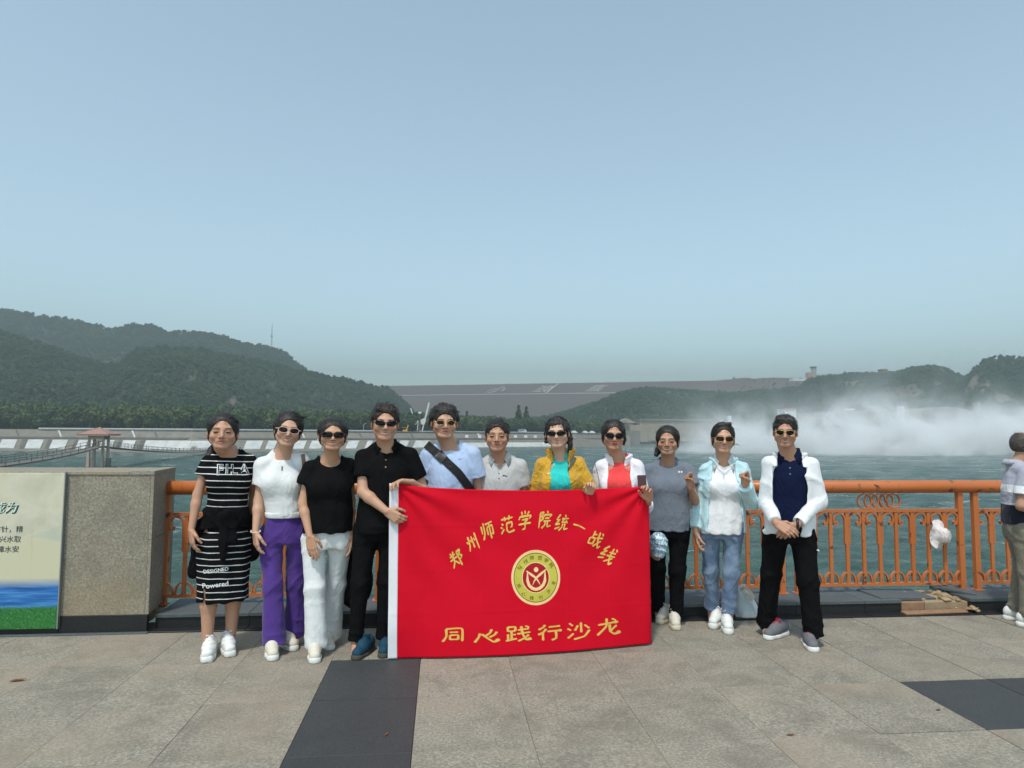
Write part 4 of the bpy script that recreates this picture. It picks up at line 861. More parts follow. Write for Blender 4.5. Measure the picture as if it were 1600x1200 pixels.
def skin_mat(name):
    m, nt, b = nodes_of(name); setc(b, (0.5, 0.3, 0.2), 0.5, 0.35)
    a = nt.nodes.new('ShaderNodeAttribute'); a.attribute_name = 'tone'; v = coords(nt); n = noise(nt, v, 55, 4, 0.6); n2 = noise(nt, v, 400, 2)
    c = mixc(nt, 0.32, a.outputs['Color'], mixc(nt, n.outputs[0], (0.62, 0.62, 0.62), (1.15, 1.08, 1.05)), 'MULTIPLY'); nt.links.new(c, b.inputs['Base Color'])
    b.inputs['Subsurface Weight'].default_value = 0.06; b.inputs['Subsurface Radius'].default_value = (0.012, 0.004, 0.002); b.inputs['Subsurface Scale'].default_value = 0.6
    bump(nt, b, n2.outputs[0], 0.06, 0.002)
    return m
M_SKIN = skin_mat('skin')
def hair_mat(name, c, c2):
    m, nt, b = nodes_of(name); setc(b, c, 0.45, 0.32)
    v = coords(nt, (1, 1, 1)); n = noise(nt, coords(nt, (160, 25, 60)), 1.0, 4, 0.6, 0.3); n2 = noise(nt, v, 25, 3)
    nt.links.new(mixc(nt, n.outputs[0], c, c2), b.inputs['Base Color']); bump(nt, b, math_(nt, 'ADD', n.outputs[0], math_(nt, 'MULTIPLY', n2.outputs[0], 0.6)), 0.55, 0.006)
    return m
M_HAIR = hair_mat('black_hair', (0.006, 0.005, 0.005), (0.040, 0.031, 0.026)); M_HAIRB = hair_mat('brown_black_hair', (0.010, 0.007, 0.006), (0.045, 0.028, 0.020))
M_LENS = plain('dark_lens', (0.004, 0.003, 0.004), 0.12, 0.16, var=0.02); M_LENSB = plain('brown_lens', (0.022, 0.007, 0.006), 0.12, 0.16, var=0.02)
M_FRAMEB = plain('black_frame', (0.012, 0.01, 0.01), 0.3, 0.5); M_FRAMEG = plain('gold_frame', (0.55, 0.40, 0.18), 0.3, 0.5, 0.9); M_FRAMEBR = plain('brown_frame', (0.09, 0.03, 0.02), 0.3, 0.5); M_FRAMEP = plain('pale_frame', (0.55, 0.45, 0.38), 0.35, 0.5)

def frame_from(yaw=0, tilt=0, nod=0):           # head frame: columns x (image right), y (back), z (up)
    cy, sy, ct, st_, cn, sn = math.cos(yaw), math.sin(yaw), math.cos(tilt), math.sin(tilt), math.cos(nod), math.sin(nod)
    Rz = np.array([[cy, -sy, 0], [sy, cy, 0], [0, 0, 1]]); Ry = np.array([[ct, 0, st_], [0, 1, 0], [-st_, 0, ct]]); Rx = np.array([[1, 0, 0], [0, cn, -sn], [0, sn, cn]])
    return Rz@Ry@Rx

class Person: pass
def head_sdf(F, p):
    """skull, face and ears; local head frame: z 0 at the chin, 0.222 at the crown, face towards -y"""
    O, R, s = p.ho, p.hR, p.hs; W = p.face_w; J = p.jaw
    def T(x, y, z): return O+R@(V(x*W, y, z)*s)
    def E(c, r, k, Rl=None, mode='add'):
        Rw = R if Rl is None else R@Rl; rr_ = V(r[0]*W, r[1], r[2])*s; F.ell(T(*c), rr_, k*s, Rw, mode)
    def C(a, b, ra, rb, k, mode='add'): F.cone(T(*a), T(*b), ra*s, rb*s, k*s, mode)
    E((0, .020, .138), (.0735, .092, .084), .01)
    E((0, -.010, .098), (.064, .074, .086), .02)
    for q in (-1, 1):
        C((q*.046, .012, .062), (q*.020*J, -.054, .022), .026, .020, .02)
        E((q*.040, -.050, .080), (.026, .024, .022), .015)
    E((0, -.062, .017), (.023*J, .018, .017), .014)
    C((-.034, -.071, .128), (.034, -.071, .128), .012, .012, .016)
    for q in (-1, 1):
        E((q*.031, -.089, .1095), (.019, .012, .0095), .010, mode='sub')
        E((q*.031, -.0725, .1075), (.0165, .0125, .0095), .004)
    C((0, -.079, .118), (0, -.0985, .080), .0085, .0120, .010)
    for q in (-1, 1): E((q*.0125, -.0865, .0745), (.0080, .0105, .0070), .005)
    E((0, -.069, .050), (.032, .0155, .021), .012)
    up = .0040 if p.smile else 0; mw = .0240+.0045*min(1, p.smile)
    for q in (-1, 1):
        C((q*mw, -.0705, .0475+up*1.1), (q*.004, -.0840, .0535+up*.3), .0026, .0040, .003)
        C((q*mw*.96, -.0705, .0465+up*1.0), (0, -.0830, .0412-up*.6), .0026, .0046, .003)
    if p.smile: E((0, -.086, .0480), (.0200, .006, .0030*p.smile), .002, mode='sub')
    for q in (-1, 1):
        a = q*0.25; Rl = np.array([[math.cos(a), -math.sin(a), 0], [math.sin(a), math.cos(a), 0], [0, 0, 1]])
        E((q*.0765, .016, .1015), (.0085, .0185, .0300), .004, Rl); E((q*.083, .012, .104), (.005, .010, .018), .003, Rl, 'sub')
    C((0, .020, .060), (0, .026, .02), .050, .050, .02)
def head_tone(p, P, tone):
    """colours of lips, brows, eyes and teeth, placed in the head's own frame"""
    L = ((P-p.ho)@p.hR)/p.hs; x, y, z = L[:, 0]/p.face_w, L[:, 1], L[:, 2]; fr = (y < -.045) & (z > 0) & (z < .2)
    def paint(mask, c, k=1.0): m_ = (mask & fr)[:, None]*k; tone[:] = tone*(1-m_)+np.array(c)*m_
    base = np.array(p.skin)
    def soft(f): return np.clip(f, 0, 1)
    cheek = soft(1.2-((np.abs(x)-.038)/.022)**2-((z-.075)/.020)**2)*fr*0.35
    tone[:] = tone*(1-cheek[:, None])+base*np.array([1.08, .84, .80])*cheek[:, None]
    up = .0040 if p.smile else 0; mw = .0240+.0045*min(1, p.smile)
    zc = .0475+up*1.0*(np.abs(x)/mw)**2
    lip = (np.abs(x) < mw) & (np.abs(z-zc) < .0080*np.sqrt(np.clip(1-(x/(mw+.001))**2, 0, 1))+.0010)
    paint(lip, p.lips, .95)
    gap = (np.abs(x) < mw*.82) & (np.abs(z-zc+.0004) < (.0032*p.smile if p.smile else .0013)*np.sqrt(np.clip(1-(x/(mw*.86))**2, 0, 1)))
    paint(gap, (.58, .52, .46) if p.smile and p.smile > .8 else (.10, .03, .03), .9)
    if p.smile and p.smile > .8: paint((np.abs(x) < .020) & (np.abs(z-(zc+.0052)) < .0010), (.16, .05, .045), .7)
    nost_shade = (np.abs(np.abs(x)-.0085) < .004) & (np.abs(z-.0695) < .0024) & (y < -.078); paint(nost_shade, base*.30, .8)  # shade inside the nostrils, painted as darkened skin colour
    bz_ = .1275+.0035*np.sin(np.clip((np.abs(x)-.012)/.040, 0, 1)*3.0)
    brow = (np.abs(np.abs(x)-.031) < .0195) & (np.abs(z-bz_) < .0042*(1.15-np.abs(np.abs(x)-.026)/.028)); paint(brow, (.020, .014, .012), .85)
    op = .0042 if p.squint else .0050
    ez = .1075-.0012*p.squint
    lidd = (np.abs(np.abs(x)-.031) < .0155) & (np.abs(z-ez-.0012) < (op+.0024)*np.sqrt(np.clip(1-((np.abs(x)-.031)/.0165)**2, 0, 1))); paint(lidd, base*.36, .75)
    eye = (np.abs(np.abs(x)-.031) < .0140) & (np.abs(z-ez) < op*np.sqrt(np.clip(1-((np.abs(x)-.031)/.0150)**2, 0, 1))); paint(eye, (.42, .38, .36) if not p.squint else (.03, .02, .018), .8)
    iris = (np.abs(np.abs(x)-.031) < .0052) & (np.abs(z-ez) < op); paint(iris, (.02, .012, .010), .95)
    if not p.squint: paint((np.abs(np.abs(x)-.031) < .0155) & (np.abs(z-(ez+.0052)) < .0012), (.03, .02, .018), .9)
    fold_shade = (np.abs(np.abs(x)-(.022+(.080-z)*.45)) < .0020) & (z > .050) & (z < .080); paint(fold_shade, base*.66, .32 if p.smile else .15)  # crease shade from nose to mouth corners, painted into the skin colour

def hand_sdf(F, w, d, n, side, curl=(.25, .3, .35, .4), thumb=(.5, .35), spread=.06, s=1.0, tspread=.75):
    """w wrist, d along the fingers, n palm normal; side=+1 puts the thumb on cross(d, n)"""
    d = unit(d); n = unit(n-d*np.dot(n, d)); t = np.cross(d, n)*side
    offs = (.027, .0095, -.0085, -.0255); lens = (.070, .079, .073, .057); kn = (.085, .090, .086, .078)
    for o_, l_, k_, c_ in zip(offs, lens, kn, curl):
        b0 = w+(d*.012+t*o_*.6)*s; b1 = w+(d*k_+t*o_)*s
        F.cone(b0, b1, .0155*s, .0115*s, .006*s)
        dd = unit(d+t*o_*spread*18*(1-min(1, c_))); q = b1; ang = c_*.9
        for f_, r0, r1 in ((.44, .0092, .0084), (.31, .0084, .0077), (.25, .0077, .0066)):
            v_ = dd*math.cos(ang)+n*math.sin(ang); e = q+v_*l_*f_*s; F.cone(q, e, r0*s, r1*s, .0028*s); q = e; ang += c_*1.15
    a0 = w+(d*.018+t*.020+n*.006)*s; a1 = a0+unit(d*.75+t*tspread+n*.25)*.040*s
    F.cone(a0, a1, .0155*s, .0115*s, .008*s)
    v_ = unit(d*.9+t*tspread*(.6-thumb[0])+n*thumb[0]); a2 = a1+v_*.032*s; F.cone(a1, a2, .0108*s, .0095*s, .003*s)
    v_ = unit(v_+n*thumb[1]-t*thumb[1]*.6); F.cone(a2, a2+v_*.026*s, .0095*s, .0078*s, .003*s)

def make_person(px, py_top, Y, label, male=False, skin=(.50, .30, .205), lips=(.42, .13, .11), yaw=0.0, head=(0, 0, 0), head_px=None, hs=1.0, face_w=1.0, jaw=1.0, smile=0.0, squint=0, sh_px=None, feet=None, build=1.0, group='people posing in a row', face=1.0):
    p = Person(); p.male = male; p.skin = skin; p.lips = lips; p.face_w = face_w; p.jaw = jaw; p.smile = smile; p.squint = squint; p.hs = hs*(1.04 if male else 0.985); p.bw = build
    top = at(px, py_top, Y); p.base = V(top[0], Y, 0); p.H = top[2]; p.label = label; p.group = group; H = p.H
    p.hR = frame_from(*head); hair_t = .012
    crown = top-p.base
    p.ho = crown-p.hR@V(0, .02, (.222*p.hs+hair_t))               # chin origin
    p.ho[1] = p.ho[1]-.02
    zsh = p.ho[2]-.088*p.hs
    p.bx = 0.0
    hw = (.185 if male else .158)*build
    p.neck = V(p.bx, .045, zsh+.035)
    p.ang = -math.atan2(p.base[0], p.base[1])*face; ca, sa = math.cos(p.ang), math.sin(p.ang)
    p.Rz = np.array([[ca, -sa, 0], [sa, ca, 0], [0, 0, 1]]); eye = V(0, 0, EYE); yh = p.Rz[:, 1]
    def loc(q, Yq):                                               # the point seen at q, Yq-Y behind the person's own plane
        d = ray(*q); t = (Yq-Y+(p.base-eye)@yh)/(d@yh); return p.Rz.T@(eye+d*t-p.base)
    p.loc = loc
    if sh_px is not None:
        a, b = loc(sh_px[0], Y+.02), loc(sh_px[1], Y+.02); p.sL, p.sR = a, b
        p.neck[0] = (a[0]+b[0])/2; p.neck[2] = (a[2]+b[2])/2+.045
    else: p.sL, p.sR = V(-hw, .02, zsh), V(hw, .02, zsh)
    p.cx = p.neck[0]
    p.hipz = .50*H; hx = (.085 if male else .088)
    p.toes = [p.Rz.T@(ground(*f)-p.base) for f in feet] if feet else [V(p.cx-.10, -.14, 0), V(p.cx+.11, -.15, 0)]
    p.aL, p.aR = [t+V(0, .165, .085) for t in p.toes]
    mid = (p.aL+p.aR)/2; p.pel = V((mid[0]+p.cx*1.0)/2, .03, p.hipz)
    p.hL, p.hRt = p.pel+V(-hx, 0, 0), p.pel+V(hx, 0, 0)
    p.kL, p.kR = (p.hL*.47+p.aL*.53)+V(0, -.015, .01), (p.hRt*.47+p.aR*.53)+V(0, -.015, .01)
    p.kL[2] = p.kR[2] = .275*H
    p.hands = []; p.fineboxes = []
    return p
def arm(p, side, el, wr, hand=None):
    setattr(p, 'e'+side, el); setattr(p, 'w'+side, wr)
    if hand: p.hands.append((side, hand))
def hang(p, side, out=.05, fwd=0.0, bend=.04):
    s = p.sL if side == 'L' else p.sR; q = -1 if side == 'L' else 1; L = .165*p.H
    el = s+V(q*out, .02+.02, -L); wr = el+V(q*out*.3, -bend-fwd, -.142*p.H)
    arm(p, side, el, wr, dict(d=V(q*.02, -.15, -1), n=V(-q, .15, 0), side=-q, curl=(.25, .3, .35, .4)))
def thin_out(P, Q, w, ratio):                    # fewer faces where w is 1 (smooth, mostly clothed skin); heads and hands keep theirs
    me = mesh_from('t', P, Q); o = bpy.data.objects.new('t', me); COL.objects.link(o); vg = o.vertex_groups.new(name='w'); vg.add([int(i) for i in np.nonzero(w > .5)[0]], 1.0, 'REPLACE')
    md = o.modifiers.new('d', 'DECIMATE'); md.decimate_type = 'COLLAPSE'; md.ratio = ratio; md.vertex_group = 'w'; md.use_collapse_triangulate = True
    dg = bpy.context.evaluated_depsgraph_get(); m2 = bpy.data.meshes.new_from_object(o.evaluated_get(dg)); n = len(m2.vertices); P2 = np.empty(n*3, np.float32); m2.vertices.foreach_get('co', P2)
    F2 = np.empty(len(m2.loops), np.int32); m2.loops.foreach_get('vertex_index', F2); tri = all(len(q.vertices) == 3 for q in m2.polygons[:50])
    bpy.data.objects.remove(o); bpy.data.meshes.remove(me); bpy.data.meshes.remove(m2)
    return P2.reshape(-1, 3).astype(float), F2.reshape(-1, 3)
def build_body(p):
    f = 1.12 if p.male else 1.0
    pts = [p.sL, p.sR, p.eL, p.eR, p.wL, p.wR, p.aL, p.aR, p.ho]
    lo = np.min(pts, 0)-V(.14, .2, .1); hi = np.max(pts, 0)+V(.14, .22, 0); lo[2] = -.01; hi[2] = p.H+.03
    hc = p.ho+p.hR@V(0, 0, .11)*p.hs
    fine = [(hc-V(.095, .125, .135), hc+V(.095, .06, .12), .0036), (hc+V(-.05, -.13, -.09)*p.hs, hc+V(.05, -.045, .035)*p.hs, .0026)]
    for sd, h in p.hands:
        w = p.wL if sd == 'L' else p.wR; c = w+unit(h['d'])*.085; r_ = h.get('ext', .10); fine.append((c-r_, c+r_, .0036))
    F = Field(lo, hi, .011, fine)
    nk, cx = p.neck, p.cx
    # trunk (under the clothes), neck, shoulders
    F.loft([(p.hipz-.03, p.pel[0], .03, .13*p.bw, .085), (p.hipz+.1, (p.pel[0]+cx)/2, .03, .125*p.bw, .085), (p.hipz+.22, cx, .035, .115*p.bw, .085), (p.sL[2]-.09, cx, .035, .135*p.bw*f, .092), (min(p.sL[2], p.sR[2])-.01, cx, .035, .12*p.bw*f, .075)], .02)
    for q, sh in ((-1, p.sL), (1, p.sR)): F.cone(sh+V(-q*.03, 0, -.015), nk+V(q*.03, 0, -.025), .026*f, .042*f, .03); F.cone(sh*.4+nk*.6+V(0, .016, -.030), nk+V(q*.020, .018, .032), .018, .030*f, .03)
    F.cone(nk+V(0, 0, -.05), p.ho+p.hR@V(0, .028, .05)*p.hs, .060*f, .050*f, .03)
    for s, e, w in ((p.sL, p.eL, p.wL), (p.sR, p.eR, p.wR)):
        ar = .90 if not p.male else .97; F.cone(s+(e-s)*.16, e, .037*f*ar*p.bw**.5, .035*f*ar*p.bw**.5, .02); m_ = e+(w-e)*.28; F.chain([e, m_, w], [.035*f*ar, .0365*f*ar, .0235*f*ar], .02)
    for h_, k_, a_ in ((p.hL, p.kL, p.aL), (p.hRt, p.kR, p.aR)):
        F.cone(h_+V(0, .01, 0), k_, .058, .047, .03); c_ = k_+(a_-k_)*.32+V(0, .018, 0); F.chain([k_, c_, a_+V(0, .01, .01)], [.047, .051, .034], .03)
        F.cone(a_+V(0, .01, -.03), a_+V(0, -.10, -.055), .030, .022, .02)
    head_sdf(F, p)
    for sd, h in p.hands:
        w = p.wL if sd == 'L' else p.wR
        hand_sdf(F, w, np.asarray(h['d'], float), np.asarray(h['n'], float), h.get('side', 1), h.get('curl', (.25, .3, .35, .4)), h.get('thumb', (.4, .3)), h.get('spread', .05), h.get('s', 1.0 if not p.male else 1.08), h.get('tspread', .75))
    P, Q = F.mesh(); P = smooth_mesh(P, Q, 1, .35); w = np.ones(len(P))
    for lo_, hi_, _ in fine: w[np.all((P > np.asarray(lo_)-.01) & (P < np.asarray(hi_)+.01), 1)] = 0
    P, Q = thin_out(P, Q, w, max(.25, 1-.82*w.mean()))
    tone = np.tile(np.array(p.skin, float), (len(P), 1)); head_tone(p, P, tone)
    dk = np.clip(1-np.abs(P[:, 2]-.0)*0, 0, 0)
    o = link('person', mesh_from('person', P, Q, M_SKIN, True), None, p.base); o.rotation_euler = (0, 0, p.ang); o['label'] = p.label; o['category'] = 'person'; o['group'] = p.group
    a_ = o.data.attributes.new('tone', 'FLOAT_COLOR', 'POINT'); a_.data.foreach_set('color', np.concatenate([tone, np.ones((len(P), 1))], 1).astype(np.float32).ravel())
    p.o = o; return o
def cloth_part(p, name, F, mat, label=None, parent=None, it=1):
    P, Q = F.mesh(); P = smooth_mesh(P, Q, it, .5)
    o = link(name, mesh_from(name, P, Q, mat, True), parent or p.o)
    if label: o['label'] = label
    o['np'] = 0; del o['np']
    p.geo = getattr(p, 'geo', {}); p.geo[name] = (P, Q)
    return o
def creases(p, seed, amp=.004, freq=13, dirs=((.6, 0, .8), (-.7, 0, .6), (.2, 0, 1)), vert=0.0, zwin=None):
    """soft cloth folds: ridged, warped waves"""
    def fn(X, Y, Z):
        X, Y, Z = np.broadcast_arrays(X, Y, Z)
        w1 = vnoise(X*5+seed, Y*5, Z*5+seed*.3); w2 = vnoise(X*9+seed*2.1, Y*9+4, Z*9)
        s = 0
        for i, d in enumerate(dirs):
            ph = (X*d[0]+Y*d[1]*.8+Z*d[2])*freq*(1+.25*i)+2.6*w1*(1 if i % 2 else -1)+i*1.7+seed
            g = np.clip(vnoise(X*4+seed+i*9, Y*4, Z*4+i*5)+.25, 0, 1)
            s = s+(1-np.abs(np.sin(ph)))**2*g
        s = (s*amp-amp*.45+w2*amp*.35)*1.7
        if vert:
            th = np.arctan2(Y-.03, X-p.cx); s = s+vert*np.sin(th*9+2.2*w1+seed)*np.clip((p.sL[2]-.15-Z)/.4, 0, 1)
        if zwin is not None: s = s*np.clip((Z-zwin[0])/.05, 0, 1)*np.clip((zwin[1]-Z)/.05, 0, 1)
        return -s
    return fn
def sleeve(F, s, e, w, upto, r0, r1, k=.03, hollow=False):   # upto: 0..1 along upper arm, 1..2 along forearm
    if upto <= 1:
        q = s+(e-s)*upto; F.cone(s+(e-s)*.06, q, r0-.010, r1, k, flat=True); d = unit(e-s)
        if hollow: F.cone(q-d*.012, q+d*.03, r1-.013, r1-.011, 0, 'sub')
    else:
        q = e+(w-e)*(upto-1); F.cone(s+(e-s)*.06, e, r0-.008, (r0+r1)/2, k); F.cone(e, q, (r0+r1)/2, r1, k, flat=True); d = unit(w-e)
        if hollow: F.cone(q-d*.012, q+d*.03, r1-.012, r1-.011, 0, 'sub')
    return q
def top_field(p, hem, chest, waist, hip, dep=.115, slv=None, slr=(.066, .070), pad=0.0, voxel=.0085, hemdep=None, sh_r=None, shy=.02, longsl=None, hemcx=None, belly=0.0, hipst=0.0, slk=.024, late=False):
    """a shirt: trunk, yoke and sleeves; slv: share of the arm covered for L and R"""
    H = p.H; pts = [p.sL, p.sR]; 
    for sd in 'LR':
        pts += [getattr(p, 'e'+sd)]
        if longsl: pts += [getattr(p, 'w'+sd)]
    lo = np.min(pts, 0)-V(.14, .2, 0); hi = np.max(pts, 0)+V(.14, .22, .14); lo[2] = hem-.03
    lo[0] = min(lo[0], p.cx-hip-.08, p.pel[0]-hip-.06); hi[0] = max(hi[0], p.cx+hip+.08, p.pel[0]+hip+.06); lo[2] = min(lo[2], np.min(pts, 0)[2]-.12)
    F = Field(lo, hi, voxel, [(p.neck-V(.13, .17, .16), p.neck+V(.13, .10, .08), .0058)]); zs = min(p.sL[2], p.sR[2]); cx = p.cx; hx = p.pel[0] if hemcx is None else hemcx
    hd = hemdep or dep+.012; sr = sh_r or (.058 if p.male else .052)
    st = [(hem, hx, .03, hip, hd), (hem+.10*(zs-hem), hx*.8+cx*.2, .03, hip*.99, hd), ((hem+zs)/2, cx*.7+hx*.3, .03-belly*.5, waist, dep+belly), (zs-.19, cx, .028, (waist+chest)/2, dep+belly*.4+.004), (zs-.11, cx, .03, chest*.97, dep), (zs-.03, cx, .032, chest*.84, dep*.84), (zs+.02, cx, .034, chest*.60, dep*.62)]
    if hipst: st += [(p.hipz-.04, hx, .035, hipst, hd)]
    F.loft(st, .03, n=2.3)
    nk = p.neck
    for q, sh in ((-1, p.sL), (1, p.sR)): F.cone(sh+V(-q*.022, .004, -.008), nk+V(q*.045, .010, .002), sr-.012, sr-.004, .03); F.cone(sh*.45+nk*.55+V(q*.01, .014, -.014), nk+V(q*.056, .016, -.004), sr-.016, sr-.028, .03)
    for sd, cov in zip('LR', slv or (.6, .6)):
        if late: break
        sleeve(F, getattr(p, 's'+sd), getattr(p, 'e'+sd), getattr(p, 'w'+sd), cov, slr[0], slr[1], slk)
    if not p.male:                                         # bust
        for q in (-1, 1): F.ell((cx+q*.070, -.052, zs-.145), (.066, .058, .062), .07)
    return F
def late_sleeves(F, p, slv, slr, k=.024):
    for sd, cov in zip('LR', slv): sleeve(F, getattr(p, 's'+sd), getattr(p, 'e'+sd), getattr(p, 'w'+sd), cov, slr[0], slr[1], k)
    return F
def neckhole(F, p, r=.066, drop=.045, vee=0.0, fwd=.03, lift=0.0):
    nk = p.neck; a = nk+V(0, .015, .07); b = nk+V(0, -.02-fwd, -drop+.02)
    F.cone(a+V(0, 0, .03), nk+V(0, 0, .015+lift+r*.3*(lift > 0)), r, r, 0, 'sub')
    if drop > 0: F.ell(nk+V(0, -.045-fwd*.5, .012-drop*.35+lift), (r, .055+fwd, drop+.012), 0, None, 'sub')
    if vee: F.cone(nk+V(0, -.09, -.02), nk+V(0, -.12, -.03-vee), .030, .004, 0, 'sub')
    return F
def pants_field(p, waist, hipw, thigh, knee, hem_r, hem_z=.075, dep=.115, voxel=.0102):
    lo = np.min([p.aL, p.aR, p.hL, p.hRt], 0)-V(.16, .2, 0); hi = np.max([p.aL, p.aR, p.hL, p.hRt], 0)+V(.16, .2, 0); lo[2] = hem_z-.03; hi[2] = waist+.03
    F = Field(lo, hi, voxel); px_ = p.pel[0]
    F.loft([(p.hipz-.10, px_, .03, hipw*.93, dep*.92), (p.hipz-.02, px_, .035, hipw, dep), (p.hipz+.06, px_, .032, hipw*.96, dep*.95), (waist, (px_+p.cx)/2, .03, hipw*.84, dep*.84)], .03)
    for q, h_, k_, a_ in ((-1, p.hL, p.kL, p.aL), (1, p.hRt, p.kR, p.aR)):
        e = a_+V(0, .005, 0); e[2] = hem_z; F.cone(h_+V(q*.004, 0, -.05), k_, thigh, knee, .035); F.cone(k_, e, knee, hem_r, .03, flat=True)
        
    return F
def leg_folds(p, seed, amp=.005, hem_z=.075, bunch=1.0):
    def fn(X, Y, Z):
        X, Y, Z = np.broadcast_arrays(X, Y, Z); w = vnoise(X*6+seed, Y*6, Z*5); w2 = vnoise(X*11+seed, Y*11, Z*11+3)
        low = np.clip(1-(Z-hem_z)/.22, 0, 1)*bunch; kn = np.exp(-((Z-p.kL[2])/.10)**2); cr = np.exp(-((Z-p.hipz+.08)/.10)**2)
        s = (1-np.abs(np.sin(Z*34+X*14+3*w+seed)))**2*low*1.2+(1-np.abs(np.sin(Z*28-X*22+2.5*w)))**2*kn*.9+(1-np.abs(np.sin(Z*24+X*30*np.sign(X-p.pel[0])+2*w)))**2*cr*.9
        vert = np.sin(np.arctan2(Y-.03, X-np.where(X < p.pel[0], p.kL[0], p.kR[0]))*4+Z*6+3*w+seed)*.55
        return -(s*amp+vert*amp*.6+w2*amp*.35-amp*.3)*1.6
    return fn
def strand_mesh(paths, radii):                   # many thin three-sided hairs as one mesh; paths: equal-length point lists
    A = np.array(paths, float); n, m_, _ = A.shape; T = np.gradient(A, axis=1); T /= np.maximum(1e-9, np.linalg.norm(T, axis=2, keepdims=True))
    x = np.cross(T, V(.31, .52, .79)); x /= np.maximum(1e-9, np.linalg.norm(x, axis=2, keepdims=True)); y = np.cross(T, x); R_ = np.asarray(radii, float)[:, :, None]
    ring = np.stack([A+R_*(x*math.cos(a)+y*math.sin(a)) for a in (0, 2.094, 4.189)], 2); idx = np.arange(n*m_*3).reshape(n, m_, 3)
    f = np.concatenate([np.stack([idx[:, :-1, j], idx[:, :-1, (j+1) % 3], idx[:, 1:, (j+1) % 3], idx[:, 1:, j]], -1).reshape(-1, 4) for j in range(3)])
    return ring.reshape(-1, 3), f
def hair_part(p, style, mat=None, seed=0, label=None, strands=0):
    O, R, s, W = p.ho, p.hR, p.hs, p.face_w
    mat = mat or M_HAIR
    lo, hi = V(-.13, -.12, -.13), V(.13, .17, .27)
    if style.get('long'): lo[2] = -.22
    F = Field(lo*s, hi*s, .0051)
    def E(c, r, k, mode='add', Rl=None): F.ell(V(c[0]*W, c[1], c[2])*s, V(r[0]*W, r[1], r[2])*s, k*s, Rl, mode)
    def C(a, b, ra, rb, k, mode='add'): F.cone(V(a[0]*W, a[1], a[2])*s, V(b[0]*W, b[1], b[2])*s, ra*s, rb*s, k*s, mode)
    v = style.get('vol', .010); hl = style.get('line', .185)       # hair thickness, height of the hairline
    fy = .0045 if not p.male else .008
    E((0, .020+v*.5, .138), (.0735+v*style.get('side', .9), .092+v*.5+fy, .084+v*1.2), .01)
    if p.male or style.get('short'):
        E((0, .030, .105), (.0755+v*.3, .082+v*.4, .062), .02)
        if style.get('sweep'):                                     # swept fringe
            q = style['sweep']; C((-.042*q, -.050, .198), (.05*q, -.050, .190), .016, .012, .02); C((-.045*q, -.02, .214), (.045*q, -.028, .206), .018, .014, .03)
        E((0, -.105, .082), (.074, .075, hl-.082), .006, 'sub')
        for q in (-1, 1):
            E((q*.085, -.045, .085), (.035, .045, .062), .006, 'sub'); E((q*.083, .018, .085), (.022, .030, .048), .004, 'sub')
        if style.get('bald'): E((0, -.045, .235), (.075, .115, .062), .01, 'sub')
        E((0, -.02, .0), (.2, .095, .068), .008, 'sub'); E((0, .07, -.02), (.2, .09, .085), .008, 'sub')
    else:
        E((0, .035, .085), (.0745+v*.5, .075+v*.6, .075), .02)
        E((0, -.108, .088), (.070, .078, hl+.006-.088), .006, 'sub')
        if style.get('part', 0) is not None: C((style.get('part', 0), -.085, hl+.012), (style.get('part', 0)*.6, -.03, .245), .004, .0035, .003, 'sub')
        for q in (-1, 1): E((q*.078, -.050, .060), (.026, .052, .062), .006, 'sub')
        if not style.get('cover'):
            for q in (-1, 1): E((q*.085, .010, .088), (.016, .020, .034), .004, 'sub')
        E((0, -.03, -.015), (.2, .085, .070), .008, 'sub')
        E((0, .12, -.045), (.2, .10, .070), .01, 'sub')
        if style.get('bun'): c = style['bun']; E(c[:3], (c[3], c[3]*.9, c[3]), .02)
        if style.get('tail'):
            pts = style['tail']
            for a, b in zip(pts[:-1], pts[1:]): C(a[:3], b[:3], a[3], b[3], .015)
    for a, b, ra, rb in style.get('locks', ()): C(a, b, ra, rb, .010)
    am = style.get('am', .0008); cu = style.get('curl', 0)
    def streak(X, Y, Z):
        X, Y, Z = np.broadcast_arrays(X, Y, Z); w = vnoise(X*22+seed, Y*14, Z*22); th = np.arctan2(X, Z-.09)
        q = np.sin(th*46+5*w+Y*14)*am*(.5+.5*w)+vnoise(X*90, Y*35+seed, Z*90)*am*1.2+vnoise(X*26+seed, Y*18, Z*26)*am*3
        if p.male: q = q*.5+vnoise(X*75+seed, Y*45, Z*75)*am*4+vnoise(X*150+seed, Y*90, Z*150)*am*2
        if cu: q = q+cu*np.sin(Z*70+7*w+X*40)*np.sin(Y*60+5*w)
        return q
    F.fold(streak)
    P, Q = F.mesh(); P = smooth_mesh(P, Q, 1, .4); P = P@R.T+O
    o = link('hair', mesh_from('hair', P, Q, mat, True), p.o)
    if label: o['label'] = label
    nb = style.get('fibres', 360); r = np.random.default_rng(seed+7); paths, rads = [], []; Lc = (P-O)@R/s; up = Lc[:, 2] > (.06 if not p.male else .085)
    ce, re_ = V(0, .020+v*.5, .138), V((.0735+v*style.get('side', .9))*W, .092+v*.5+fy, .084+v*1.2)
    cand = np.nonzero(up & (Lc[:, 1] < .10))[0]
    bn = style.get('bun') or (style['tail'][0] if style.get('tail') else (0, .115, .09)); tgt = V(bn[0], bn[1], bn[2])
